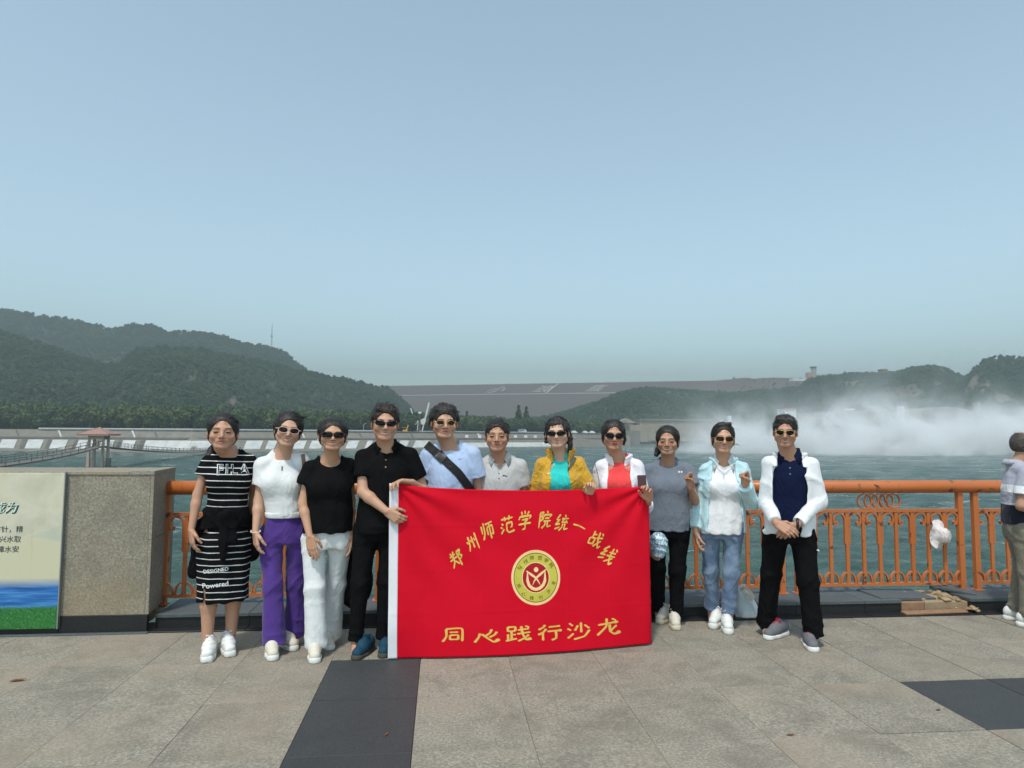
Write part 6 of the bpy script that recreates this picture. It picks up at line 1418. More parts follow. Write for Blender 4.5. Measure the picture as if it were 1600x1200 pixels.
# 6: grey polo
p = make_person(777, 654, 5.28, 'smiling man in a light grey polo shirt without glasses', male=True, skin=(0.455, 0.238, 0.150), sh_px=((750, 726), (812, 725)), head=(-.02, .0, .0), smile=.55, squint=1, face_w=1.055, hs=1.04, jaw=.95, build=.96)
hang(p, 'L', .03, .10); hang(p, 'R', .04, .10); build_body(p); hair_part(p, dict(vol=.009, line=.186), seed=6)
M_GPOLO = fabric('grey_melange', (.46, .45, .44), weave=300, wr=.22)
hz_ = p.hipz-.02; F = top_field(p, hz_, .165, .162, .165, .120, slv=(.62, .62), slr=(.070, .072)); neckhole(F, p, .068, .030, .085); F.fold(creases(p, 61, .0055, 11)); o_ = cloth_part(p, 'polo_shirt', F, M_GPOLO); collar(p, M_GPOLO, o_, .066, gap=.40, point=.03, fall=.048, on='polo_shirt')
front_print(p, 'polo_shirt', [(xp(p, 784)+a, zp(p, 784, 743)+b) for a, b in ((0, 0), (.010, .010), (.020, .007), (.036, .004), (.044, -.004), (.030, -.001), (.016, .002), (.008, .003))], [tuple(range(8))], 'chest_logo', M_PRINTK)
for k in range(2): btn(p, 'polo_shirt', p.cx-.006, p.neck[2]-.11-k*.035, M_PRINTK, o_)
basic_trousers(p, fabric('grey_trousers', (.05, .05, .055)), shoes=(M_SHOEBK, M_SOLEB), hipw=.155)

# 7: yellow windbreaker over turquoise polo
p = make_person(870, 651, 5.22, 'woman in a yellow windbreaker over a turquoise polo shirt', skin=SK4, lips=(.45, .14, .12), sh_px=((848, 722), (903, 722)), head=(-.08, -.04, .02), smile=.9, face_w=1.097, hs=1.03)
hang(p, 'L', .07, .14); arm(p, 'R', p.loc((926, 772), 5.2), p.loc((921, 772), 5.06), dict(d=V(.1, -.55, .75), n=V(0, -.8, -.5), side=-1, curl=(.5, .55, .6, .6)))
build_body(p); hair_part(p, dict(vol=.014, line=.186, part=.015, cover=True, curl=.004, am=.002, bun=(.02, .09, .05, .045), locks=[((.070, .03, .13), (.082, .03, .06), .020, .022), ((.082, .03, .06), (.088, .02, .015), .022, .018), ((-.072, .03, .12), (-.082, .02, .05), .018, .014), ((.088, .02, .015), (.072, .03, -.03), .020, .012)]), seed=7, strands=12); glasses(p, 'oval', .0300, .0165, M_LENS, M_FRAMEB)
M_TURQ = fabric('turquoise_pique', (.030, .50, .45), wr=.3)
hz_ = p.hipz-.02; F = top_field(p, hz_, .128, .122, .135, .098, slv=(.25, .25), slr=(.048, .048), sh_r=.044); neckhole(F, p, .066, .030, .06); F.fold(creases(p, 71, .003, 11)); o_ = cloth_part(p, 'polo_shirt', F, M_TURQ); collar(p, M_TURQ, o_, .062, rise=.036, gap=.4, point=.03, fall=.040, on='polo_shirt')
text_on(p, 'polo_shirt', 'FILA', xp(p, 856), zp(p, 856, 739), .022, M_PRINTW, off=.001, parent=o_); strip_print(p, 'polo_shirt', [(p.cx, p.neck[2]-.06), (p.cx, p.neck[2]-.21)], .028, 'placket', M_TURQ, off=.0025, parent=o_)
M_YEL2 = fabric('yellow_nylon', (.60, .33, .030), rough=.5, wr=.6, var=.2, wscale=14)
hz_ = p.hipz-.06; F = top_field(p, hz_, .165, .165, .175, .126, late=True, longsl=True)
def open_front(F, p, w0, w1, zt, zb_, x0=0.0, lean=0.0):       # cut the front of an open jacket
    def fn(X, Y, Z):
        t = np.clip((zt-Z)/(zt-zb_), 0, 1); w = w0+(w1-w0)*t+.004*np.sin(Z*40); return np.maximum(np.abs(X-p.cx-x0-lean*t)-w, Y-.0)
    F.apply(fn, V(p.cx-.3, -.4, zb_-.1), V(p.cx+.3, .02, zt+.2), 0.006, 'sub')
open_front(F, p, .062, .075, p.neck[2]-.02, hz_); neckhole(F, p, .082, .05); late_sleeves(F, p, (1.85, 1.9), (.066, .046)); F.fold(creases(p, 75, .009, 13, dirs=((.8, .2, .6), (-.7, .1, .7), (.3, .3, .9)))); o_ = cloth_part(p, 'windbreaker', F, M_YEL2)
def stand_collar(p, mat, parent, r=.085, h=.06, gap=.7, t=.016, name='hood_collar', seed=0, back=0.0):
    nk = p.neck; F = Field(nk+V(-.18, -.20, -.10), nk+V(.18, .24, .16), .007); n_ = 15; pts = []
    for i in range(n_):
        a = -math.pi/2+gap+(2*math.pi-2*gap)*i/(n_-1); fr = max(0, -math.sin(a)); bk = max(0, math.sin(a))
        pts.append((nk+V(math.cos(a)*r, .012+math.sin(a)*(r+.012)+bk*back, -.02-.05*fr**2), nk+V(math.cos(a)*(r+.016), .012+math.sin(a)*(r+.022)+bk*back*1.3, h-.04*fr**3)))
    for i in range(n_-1):
        for w_ in np.linspace(0, 1, max(3, int(2+h/.016))): F.cone(pts[i][0]*(1-w_)+pts[i][1]*w_, pts[i+1][0]*(1-w_)+pts[i+1][1]*w_, t*(1-.2*w_), t*(1-.2*w_), .012)
    F.fold(creases(p, seed, .0025, 22)); P, Q = F.mesh(); return link(name, mesh_from(name, smooth_mesh(P, Q), Q, mat, True), parent)
stand_collar(p, M_YEL2, o_, .092, .052, .72, .013, seed=77)
st_ = strip_print(p, 'windbreaker', [(xp(p, 898), zp(p, 898, 714)), (xp(p, 880), zp(p, 880, 740)), (xp(p, 864), zp(p, 864, 764)), (xp(p, 850), zp(p, 850, 790))], .034, 'bag_strap', plain('grey_webbing', (.07, .07, .065), .7), off=.008, thick=.004)
basic_trousers(p, M_BTROU, shoes=(M_SHOEW, M_SOLEW), hipw=.155)

# 8: red tee, white hooded jacket
p = make_person(959, 655, 5.22, 'woman in a coral red tee shirt under a white hooded jacket', skin=(0.455, 0.242, 0.158), lips=(.40, .06, .06), sh_px=((940, 726), (994, 724)), head=(.10, .03, .03), face_w=1.076, hs=1.02)
hang(p, 'L', .06, .12); arm(p, 'R', p.loc((1010, 790), 5.2), p.loc((1014, 782), 5.07), dict(d=V(-.10, -.42, .9), n=V(-.35, -.85, -.3), side=-1, curl=(.50, .55, .6, .65), s=1.05))
build_body(p); hair_part(p, dict(vol=.013, line=.186, part=.0, cover=True, tail=[(.0, .09, .07, .035), (.03, .10, .0, .028), (.045, .07, -.05, .018)], locks=[((.066, -.03, .16), (.079, .0, .08), .016, .012), ((-.068, -.02, .15), (-.078, .0, .09), .014, .010), ((.079, 0, .08), (.078, .02, .04), .012, .008)]), seed=8, strands=8); glasses(p, 'round', .0295, .0205, M_LENS, M_FRAMEB)
M_REDT = fabric('coral_tee', (.72, .060, .060), wr=.25)
hz_ = p.hipz-.02; F = top_field(p, hz_, .128, .122, .135, .102, slv=(.25, .25), slr=(.048, .048), sh_r=.044); neckhole(F, p, .060, .004, lift=.02); F.fold(creases(p, 81, .004, 11)); o_ = cloth_part(p, 'tee_shirt', F, M_REDT)
M_WJAC = fabric('white_nylon', (.74, .70, .74), rough=.6, wr=.28, wscale=9)
hz_ = p.hipz-.05; F = top_field(p, hz_, .156, .152, .165, .122, late=True, longsl=True); open_front(F, p, .075, .105, p.neck[2]-.02, hz_, .004); neckhole(F, p, .076, .045); late_sleeves(F, p, (1.8, 1.55), (.062, .044)); F.fold(creases(p, 85, .006, 13)); o_ = cloth_part(p, 'jacket', F, M_WJAC); stand_collar(p, M_WJAC, o_, .082, .022, .62, .015, 'hood', 87, .03)
strip_print(p, 'jacket', [(xp(p, 929), zp(p, 929, 722)), (xp(p, 934), zp(p, 934, 740)), (xp(p, 938), zp(p, 938, 762))], .004, 'piping', M_FRAMEB, off=.002, thick=.002, parent=o_)
basic_trousers(p, M_BTROU, shoes=(M_SHOEW, M_SOLEW), hipw=.150)

# 9: grey tee, finger heart
p = make_person(1043, 665, 5.48, 'woman in a slate grey tee shirt and black trousers making a finger heart', skin=SK3, lips=(.36, .12, .10), sh_px=((1015, 732), (1073, 732)), feet=((1028, 976), (1057, 986)), head=(-.05, .0, .03), smile=1.15, squint=1, face_w=1.118, hs=1.02, jaw=1.15, build=1.1)
arm(p, 'L', p.loc((1006, 790), 5.50), p.loc((1014, 850), 5.42), dict(d=V(.25, -.1, -1), n=V(.8, .5, 0), side=1, curl=(.5, .5, .55, .6)))
HEART = dict(curl=(.55, 1.35, 1.4, 1.45), thumb=(.95, .55), tspread=.55, spread=.02)
arm(p, 'R', p.loc((1086, 783), 5.42), p.loc((1079, 762), 5.22), dict(d=V(-.06, -.10, 1), n=V(-.55, -.8, .1), side=1, **HEART))
build_body(p); hair_part(p, dict(vol=.013, side=1.0, line=.194, part=None, tail=[(-.02, .10, .08, .03), (-.07, .09, .03, .028), (-.085, .06, -.005, .02)], wind=-1), seed=9, strands=36)
M_GTEE = fabric('slate_tee', (.155, .175, .21), wr=.25)
hz_ = zp(p, 1043, 829); F = top_field(p, hz_, .165, .176, .176, .125, slv=(.62, .55), slr=(.072, .074), belly=.012); neckhole(F, p, .066, .006, lift=.024); F.fold(creases(p, 91, .005, 9, vert=.003)); o_ = cloth_part(p, 'tee_shirt', F, M_GTEE)
for dx in (-.010, .010): x_, z_ = xp(p, 1063)+dx, zp(p, 1063, 738); front_print(p, 'tee_shirt', [(x_-.006, z_), (x_+.006, z_), (x_+.006, z_+.012), (x_-.006, z_+.012)], [(0, 1, 2, 3)], 'chest_logo', M_PRINTW, parent=o_)
F = pants_field(p, hz_+.10, .168, .090, .066, .054, .085, dep=.120); F.fold(leg_folds(p, 95, .006, .085)); cloth_part(p, 'trousers', F, M_BTROU)
for sd, yw in (('L', -.45), ('R', .10)): shoe(p, sd, M_SHOEC, M_SOLEC, .255, yw, .032, 1.0, M_LACEW, chunky=.001)
cap_c = p.loc((1018, 852), 5.33); F = Field(V(-.12, -.12, -.14), V(.12, .12, .14), .006); F.ell((0, 0, .03), (.075, .07, .085), .01); F.ell((0, -.01, -.04), (.06, .05, .055), .02); F.fold(creases(p, 97, .006, 40)); P_, Q_ = F.mesh()
m_, nt_, b_ = nodes_of('shiny_blue_cover'); setc(b_, (.36, .52, .64), .25, .5); n_ = noise(nt_, coords(nt_), 22, 4, .6, 1.0); nt_.links.new(ramp(nt_, [(.42, (.42, .58, .70)), (.5, (.10, .14, .20)), (.58, (.60, .72, .80))], n_.outputs[0]).outputs[0], b_.inputs['Base Color'])
tag(link('helmet_pouch', mesh_from('helmet_pouch', smooth_mesh(P_, Q_), Q_, m_, True), None, p.base+cap_c), 'shiny pale blue pouch hanging behind the right edge of the banner', 'pouch')

# 10: white shirt, pale blue jacket, jeans, finger heart
p = make_person(1130, 660, 5.32, 'woman in a white shirt, pale blue jacket and blue jeans pointing a finger heart forward', skin=(0.514, 0.282, 0.179), sh_px=((1104, 730), (1158, 728)), feet=((1112, 984), (1139, 993)), head=(.12, .03, .02), smile=.9, face_w=1.055, hs=1.05)
arm(p, 'L', p.loc((1091, 785), 5.36), p.loc((1087, 832), 5.30), dict(d=V(.15, -.1, -1), n=V(1, .2, 0), side=1, curl=(.3, .35, .4, .45)))
arm(p, 'R', p.loc((1174, 786), 5.22), p.loc((1164, 758), 4.98), dict(d=V(.02, -.30, 1), n=V(-.5, -.85, -.2), side=1, **HEART))
build_body(p); hair_part(p, dict(vol=.013, line=.194, short=False, part=.02, cover=True, bun=(0, .09, .08, .04), locks=[((-.03, -.04, .21), (.04, -.03, .222), .018, .016)]), M_HAIR, seed=10, strands=20); glasses(p, 'rect', .0285, .0195, M_LENSB, M_FRAMEG, rimw=.0014)
M_WSH = fabric('white_cotton', (.72, .71, .72), wr=.18, wscale=8)
hz_ = zp(p, 1130, 834); F = top_field(p, hz_, .140, .146, .170, .110, hemdep=.134, slv=(.25, .25), slr=(.048, .048), sh_r=.045); neckhole(F, p, .062, .030, .09); F.fold(creases(p, 101, .004, 11, vert=.004)); o_ = cloth_part(p, 'shirt', F, M_WSH); collar(p, M_WSH, o_, .064, gap=.40, point=.055, fall=.055, on='shirt', spread=.04)
strip_print(p, 'shirt', [(p.cx+.002, p.neck[2]-.13), (p.cx*.6, hz_+.01)], .024, 'placket', M_WSH, off=.003, parent=o_)
for k in range(5): btn(p, 'shirt', p.cx*(1-.08*k)+.002, p.neck[2]-.16-k*.062, M_PRINTW, o_, .004)
M_PBL = fabric('pale_blue_nylon', (.46, .66, .70), rough=.6, wr=.28, wscale=9)
hj = zp(p, 1160, 833); F = top_field(p, hj, .166, .172, .190, .128, late=True, longsl=True, hemdep=.150); open_front(F, p, .088, .135, p.neck[2]-.03, hj, -.004, .012); neckhole(F, p, .084, .05); late_sleeves(F, p, (1.86, 1.96), (.064, .052)); F.fold(creases(p, 105, .007, 12, vert=.005)); oj = cloth_part(p, 'jacket', F, M_PBL)
stand_collar(p, M_PBL, oj, .088, .018, .75, .013, 'hood', 107, .03)
b = MB(); nk = p.neck; b.tube([nk+V(-.075, -.07, .0), nk+V(-.04, -.115, -.03), nk+V(.0, -.135, -.06), nk+V(.02, -.13, -.05), nk+V(.085, -.075, -.015)], .0035, 6); b.build('drawstring', M_LACEW, oj, smooth=True); MB().tube([nk+V(.0, -.135, -.06), nk+V(-.006, -.140, -.085), nk+V(.006, -.142, -.10)], .0035, 6).build('drawstring', M_LACEW, oj, smooth=True)
def denim(nt, col, v):
    n1 = noise(nt, v, 5, 4, .6); n2 = noise(nt, coords(nt, (60, 60, 8)), 4, 3); return mixc(nt, ramp(nt, [(.42, 0.), (.68, 1.)], n1.outputs[0]).outputs[0], mixc(nt, n2.outputs[0], (.075, .12, .20), (.12, .175, .27)), (.22, .29, .39))
M_DENIM = fabric('blue_denim', (.11, .16, .25), stripes=denim, wr=.18)
F = pants_field(p, hz_+.10, .148, .083, .064, .056, .125, dep=.110); F.fold(leg_folds(p, 108, .006, .125)); cloth_part(p, 'jeans', F, M_DENIM)
for sd, yw in (('L', -.30), ('R', .10)): shoe(p, sd, M_SHOEW, M_SOLEW, .25, yw, .045, 1.02, M_LACEW, accent=M_DKACC)
for q in (-1, 1): e_ = p.ho+p.hR@(V(q*.082*p.face_w, .0, .060)*p.hs); MB().tube([e_+V(.0, .018*math.cos(a), .020*math.sin(a)) for a in np.linspace(0, 6.28, 14)], .0016, 5).build('hoop_earring', M_FRAMEG, p.o, smooth=True)

# 11: navy polo, white open jacket, clasped hands
p = make_person(1227, 648, 4.99, 'man in a navy polo shirt, white open jacket and red laced shoes', male=True, skin=(0.435, 0.228, 0.146), lips=(.36, .14, .12), sh_px=((1203, 722), (1266, 722)), feet=((1196, 1000), (1273, 1020)), head=(.0, .03, .06), smile=1.0, face_w=1.023, hs=1.0)
arm(p, 'L', p.loc((1197, 782), 5.02), p.loc((1213, 818), 4.79), dict(d=V(.85, -.35, -.42), n=V(-.15, .92, -.3), side=1, curl=(.35, .4, .45, .5), spread=.03))
arm(p, 'R', p.loc((1279, 784), 5.02), p.loc((1244, 821), 4.815), dict(d=V(-.80, -.25, -.55), n=V(.1, .95, -.2), side=-1, curl=(.4, .45, .5, .55), spread=.03))
build_body(p); hair_part(p, dict(vol=.011, line=.186, sweep=1), seed=11); glasses(p, 'avi', .0265, .0180, M_LENS, M_FRAMEG, rimw=.0018)
M_NAVY = fabric('navy_pique', (.006, .010, .034), wr=.25)
hz_ = zp(p, 1226, 842); F = top_field(p, hz_, .150, .146, .146, .108, slv=(.25, .25), slr=(.052, .052), sh_r=.048); neckhole(F, p, .068, .026, .05); F.fold(creases(p, 111, .003, 10)); o_ = cloth_part(p, 'polo_shirt', F, M_NAVY); c_ = collar(p, M_NAVY, o_, .067, gap=.36, point=.030, fall=.050, on='polo_shirt', spread=.036)
for k in range(2): btn(p, 'polo_shirt', p.cx, p.neck[2]-.085-k*.045, M_PRINTG, o_)
M_WJ = fabric('white_jacket', (.72, .72, .73), wr=.18, wscale=7)
hj = zp(p, 1240, 836); F = top_field(p, hj, .190, .194, .188, .132, late=True, longsl=True); open_front(F, p, .078, .118, p.neck[2]-.0, p.hipz+.22, -.008)
open_front(F, p, .115, .055, p.hipz+.22, hj, -.006, .0); neckhole(F, p, .080, .04); late_sleeves(F, p, (1.92, 1.90), (.072, .050)); F.fold(creases(p, 115, .009, 11, dirs=((.8, .2, .5), (-.7, .1, .7), (.5, .3, .8)), vert=.004)); oj = cloth_part(p, 'jacket', F, M_WJ); stand_collar(p, M_WJ, oj, .098, .016, 1.05, .016, 'hood', 117, .02)
F = pants_field(p, hj+.08, .172, .100, .078, .074, .070, dep=.125); F.fold(leg_folds(p, 118, .007, .07)); cloth_part(p, 'trousers', F, fabric('black_track_trousers', (.0055, .0055, .006), wr=.35))
front_print(p, 'trousers', [(xp(p, 1275)+a, zp(p, 1275, 858)+b) for a, b in ((-.010, -.004), (.0, .001), (.010, .006), (.004, -.001), (.009, -.005), (-.002, -.002))], [(0, 1, 2, 3, 4, 5)], 'pocket_logo', M_PRINTW)
for sd, yw in (('L', -.55), ('R', .20)): shoe(p, sd, M_SHOEG, M_SOLEW, .29, yw, .028, 1.02, M_RED)
MB().tube([p.wR+V(.01, -.0, .012)+V(0, .034*math.cos(a), .034*math.sin(a)) for a in np.linspace(0, 6.28, 16)], .010, 6).build('watch_strap', M_FRAMEB, p.o, smooth=True)

# 12: man at the right edge, in profile
p = make_person(1597, 673, 5.30, 'balding man in a striped polo shirt and khaki trousers at the right edge', male=True, skin=(0.415, 0.224, 0.146), head=(0, 0, .05), face_w=1.055, hs=1.0, group='passers by', face=0)
p.toes = [V(-.09, -.15, 0), V(.10, -.10, 0)]; p.aL, p.aR = [t+V(0, .165, .085) for t in p.toes]; p.kL[0], p.kR[0] = -.095, .095
arm(p, 'L', p.sL+V(-.05, .06, -.27), p.sL+V(.06, -.20, -.36), dict(d=V(.7, -.6, -.25), n=V(0, .5, -.8), side=1, curl=(.4, .4, .45, .5)))
arm(p, 'R', p.sR+V(.05, .04, -.27), p.sR+V(-.07, -.20, -.35), dict(d=V(-.7, -.6, -.2), n=V(0, .5, -.8), side=-1, curl=(.4, .4, .45, .5)))
build_body(p); hair_part(p, dict(vol=.004, line=.222, fibres=160, bald=True), hair_mat('thin_grey_hair', (.03, .024, .02), (.09, .07, .058)), seed=12)
def stripes12(nt, col, v):
    sp = nt.nodes.new('ShaderNodeSeparateXYZ'); nt.links.new(v, sp.inputs[0]); z = math_(nt, 'SUBTRACT', sp.outputs[2], p.sL[2]); 
    r_ = nt.nodes.new('ShaderNodeValToRGB'); r_.color_ramp.interpolation = 'CONSTANT'; e = r_.color_ramp.elements
    for i, (q, c) in enumerate(((0, (.012, .014, .025)), (.52, (.62, .62, .63)), (.545, (.36, .36, .42)), (.66, (.70, .70, .70)), (.735, (.36, .36, .42)))):
        el = e[i] if i < 2 else e.new(q); el.position = q; el.color = (*c, 1)
    nt.links.new(math_(nt, 'MULTIPLY_ADD', z, 1.3, .88), r_.inputs[0]); return r_.outputs[0]
M_ST12 = fabric('striped_polo', (.3, .3, .34), stripes=stripes12, wr=.3)
hz_ = p.hipz+.02; F = top_field(p, hz_, .178, .172, .165, .130, slv=(.72, .72), slr=(.072, .072), belly=.015); neckhole(F, p, .068, .028, .05); F.fold(creases(p, 121, .005, 10)); o_ = cloth_part(p, 'polo_shirt', F, M_ST12); collar(p, fabric('pale_collar', (.40, .40, .45)), o_, .068, gap=.42)
F = pants_field(p, hz_+.06, .168, .096, .082, .080, .075, dep=.125); F.fold(leg_folds(p, 123, .006, .075)); cloth_part(p, 'trousers', F, fabric('khaki_twill', (.19, .17, .125), wr=.3))
for sd, yw in (('L', 0), ('R', 0)): shoe(p, sd, M_SHOEW, M_SOLEW, .28, yw, .03, 1.0, M_LACEW)
p.o.rotation_euler = (0, 0, math.radians(60))
# ------------------------------------------------------------------ the red banner
TL, TR = at(608.5, 755, 4.87), at(1013, 757, 5.04); BL, BR = ground(606, 1030.5, .010), ground(1019.5, 1006.5, .012)
def bsurf(u, v):                                # u, v arrays 0..1 -> points on the hanging cloth
    u, v = np.asarray(u, float)[..., None], np.asarray(v, float)[..., None]
    P = (BL*(1-u)+BR*u)*(1-v)+(TL*(1-u)+TR*u)*v
    uu, vv = u[..., 0], v[..., 0]; arch = 4*uu*(1-uu)
    dz = -.036*arch*vv**3+.012*np.exp(-((uu-.03)/.05)**2)*vv**4
    dy = -.055*arch*(1-vv)**1.5
    r = np.hypot(uu*1.5, 1-vv); th = np.arctan2(1-vv, uu*1.5+1e-6)
    dy += .011*np.sin(th*15+2*vnoise(uu*3, vv*3, uu*0))*np.exp(-r*1.6)*np.clip(r*8, 0, 1)
    r2 = np.hypot((1-uu)*1.5, 1-vv); th2 = np.arctan2(1-vv, (1-uu)*1.5+1e-6)
    dy += .010*np.sin(th2*13+1)*np.exp(-r2*2.0)*np.clip(r2*8, 0, 1)
    dy += .016*fbm(uu*3.0, vv*1.3, uu*0+4, 3)*np.clip(vv*6, 0, 1)+.004*vnoise(uu*16, vv*3, uu*0+8)*np.exp(-((vv-.0)/.25)**2)
    dy += .012*np.sin(uu*7.5+1.0)*(1-vv)
    for u0 in (.145, .34, .50, .665, .83): dy -= .0022*np.exp(-((uu-u0+.004*np.sin(vv*9))/.004)**2)
    for v0 in (.25, .5, .76): dy -= .0020*np.exp(-((vv-v0+.003*np.sin(uu*11))/.005)**2)
    dy += .016*np.clip((uu-.975)/.025, 0, 1)**2*(1-vv)
    P = P.copy(); P[..., 1] += dy; P[..., 2] += dz; P[..., 2] = np.maximum(P[..., 2], .006)
    return P
def bpt(u, v, off=0.0):
    u, v = np.asarray(u, float), np.asarray(v, float); e = 2e-3
    P = bsurf(u, v); du = bsurf(u+e, v)-bsurf(u-e, v); dv = bsurf(u, v+e)-bsurf(u, v-e)
    n = np.cross(du, dv); n /= np.linalg.norm(n, axis=-1, keepdims=True)
    return P+n*off
_gu, _gv = np.meshgrid(np.linspace(0, 1, 90), np.linspace(0, 1, 70), indexing='ij'); _gp = bsurf(_gu, _gv)-V(0, 0, EYE)
_px = 800+FPX*(_gp@CR)/(_gp@CF); _py = 600-FPX*(_gp@CU)/(_gp@CF)
def buv(px, py):                                # where on the cloth a print seen at px, py lies
    px, py = np.atleast_1d(px).astype(float), np.atleast_1d(py).astype(float); U, W_ = np.empty(len(px)), np.empty(len(px))
    for i, (a, b) in enumerate(zip(px, py)):
        k = np.argmin((_px-a)**2+(_py-b)**2); u, v = _gu.flat[k], _gv.flat[k]
        for _ in range(3):
            e = 4e-3; q = np.array([[u, v], [u+e, v], [u, v+e]]); s = bsurf(q[:, 0], q[:, 1])-V(0, 0, EYE); X = 800+FPX*(s@CR)/(s@CF); Y_ = 600-FPX*(s@CU)/(s@CF)
            J = np.array([[(X[1]-X[0])/e, (X[2]-X[0])/e], [(Y_[1]-Y_[0])/e, (Y_[2]-Y_[0])/e]]); d = np.linalg.solve(J, [a-X[0], b-Y_[0]]); u += np.clip(d[0], -.05, .05); v += np.clip(d[1], -.05, .05)
        U[i], W_[i] = u, v
    return U, W_
def cloth_mat(name, c, c2, trans=.12):
    m, nt, b = nodes_of(name); setc(b, c, .7, .12)
    v = coords(nt); n1 = noise(nt, v, 6, 4); n2 = noise(nt, v, 700, 2)
    nt.links.new(mixc(nt, n1.outputs[0], c, c2), b.inputs['Base Color']); bump(nt, b, math_(nt, 'ADD', math_(nt, 'MULTIPLY', noise(nt, v, 14, 5, .6, .6).outputs[0], 1.0), math_(nt, 'MULTIPLY', n2.outputs[0], .05)), .22, .012)
    tr = nt.nodes.new('ShaderNodeBsdfTranslucent'); tr.inputs[0].default_value = (*c, 1); mx = nt.nodes.new('ShaderNodeMixShader'); mx.inputs[0].default_value = trans
    nt.links.new(b.outputs[0], mx.inputs[1]); nt.links.new(tr.outputs[0], mx.inputs[2]); nt.links.new(mx.outputs[0], nt.nodes['Material Output'].inputs['Surface'])
    return m
M_BANNER = cloth_mat('red_banner_cloth', (.58, .0012, .012), (.68, .003, .022)); M_HOIST = cloth_mat('white_hoist', (.72, .70, .73), (.80, .79, .80))
def sheet(u0, u1, nu, nv, mat, name, parent=None, th=.0012):
    U, W_ = np.meshgrid(np.linspace(u0, u1, nu), np.linspace(0, 1, nv), indexing='ij'); A = bpt(U, W_, 0).reshape(-1, 3); B = bpt(U, W_, -th).reshape(-1, 3)
    i = np.arange(nu*nv).reshape(nu, nv); f = np.stack([i[:-1, :-1], i[1:, :-1], i[1:, 1:], i[:-1, 1:]], -1).reshape(-1, 4); m_ = nu*nv
    rim = np.concatenate([i[:, 0], i[-1, 1:], i[::-1, -1][1:], i[0, ::-1][1:-1]]); rim2 = np.roll(rim, -1); ef = np.stack([rim2, rim, rim+m_, rim2+m_], 1)
    return link(name, mesh_from(name, np.concatenate([A, B]), np.concatenate([f, f[:, ::-1]+m_, ef]), mat, True), parent)
banner = sheet(.0325, 1, 150, 96, M_BANNER, 'banner'); tag(banner, 'large red banner with gold Chinese lettering held upright by the group', 'banner')
sheet(-.0005, .0320, 8, 120, M_HOIST, 'hoist_strip', banner, .002)
M_GOLD = plain('gold_print', (.66, .43, .085), .5, .35, var=.15, scale=20); M_OLIVE = plain('olive_gold_print', (.47, .43, .050), .5, .35, var=.1, scale=12); M_BRN = plain('brown_print', (.12, .030, .012), .6, .2); M_CRIM = plain('crimson_print', (.34, .006, .014), .6, .2); M_PALEG = plain('pale_gold_print', (.78, .52, .24), .5, .3)
_lay = [0]
def brush(chars_strokes, cx, cy, w, h, rot, wid, mat, name='lettering', shear=0.0, lishu=False, parent=None, off0=.0018):
    """one written character: each stroke a tapered brush band lying on the cloth"""
    vs, fs, k0 = [], [], 0; c, s = math.cos(math.radians(rot)), math.sin(math.radians(rot)); allp = []
    offs = []
    for si, st in enumerate(chars_strokes):
        pts = np.array(st, float); t = np.linspace(0, len(pts)-1, max(8, 7*(len(pts)-1)+1)); seg = np.minimum(t.astype(int), len(pts)-2); f = (t-seg)[:, None]
        ext = np.concatenate([[2*pts[0]-pts[1]], pts, [2*pts[-1]-pts[-2]]]); p0, p1, p2, p3 = ext[seg], ext[seg+1], ext[seg+2], ext[seg+3]
        kk = .28; m1, m2 = (p2-p0)*kk, (p3-p1)*kk; q = (2*f**3-3*f**2+1)*p1+(f**3-2*f**2+f)*m1+(-2*f**3+3*f**2)*p2+(f**3-f**2)*m2
        d = np.gradient(q, axis=0); d /= np.maximum(1e-6, np.linalg.norm(d, axis=1))[:, None]; n = np.stack([-d[:, 1], d[:, 0]], 1); tt = np.linspace(0, 1, len(q))
        L = np.linalg.norm(np.diff(pts, axis=0), axis=1).sum()
        wd = wid*(1.15-.35*np.sin(tt*math.pi))*(1 if L > 30 else .95)
        if lishu and d[-1, 0] > .3 and L > 60: wd = wd*(1+.55*np.exp(-((tt-.88)/.12)**2))
        if not lishu: wd = wd*(1-.55*np.clip((tt-.65)/.35, 0, 1)) if si % 2 == 0 else wd*(1-.35*np.clip((.3-tt)/.3, 0, 1))
        wd = wd*np.minimum(1, np.minimum(tt/.06+.45, (1-tt)/.06+.45))
        A, B = q+n*wd[:, None]/2, q-n*wd[:, None]/2; P = np.concatenate([A, B]); m_ = len(q); b0 = len(allp)
        allp += list(P); offs += [si*.00016]*len(P); fs += [(b0+i, b0+m_+i, b0+m_+i+1, b0+i+1) for i in range(m_-1)]
    P = np.array(allp); x = (P[:, 0]-50)/100*w; y = (P[:, 1]-50)/100*h; x = x-shear*y; X = cx+x*c+y*s; Y_ = cy-x*s+y*c
    U, W_ = buv(X, Y_)
    return link(name, mesh_from(name, bpt(U, W_, off0+np.array(offs)[:, None]), fs, mat), parent or banner)
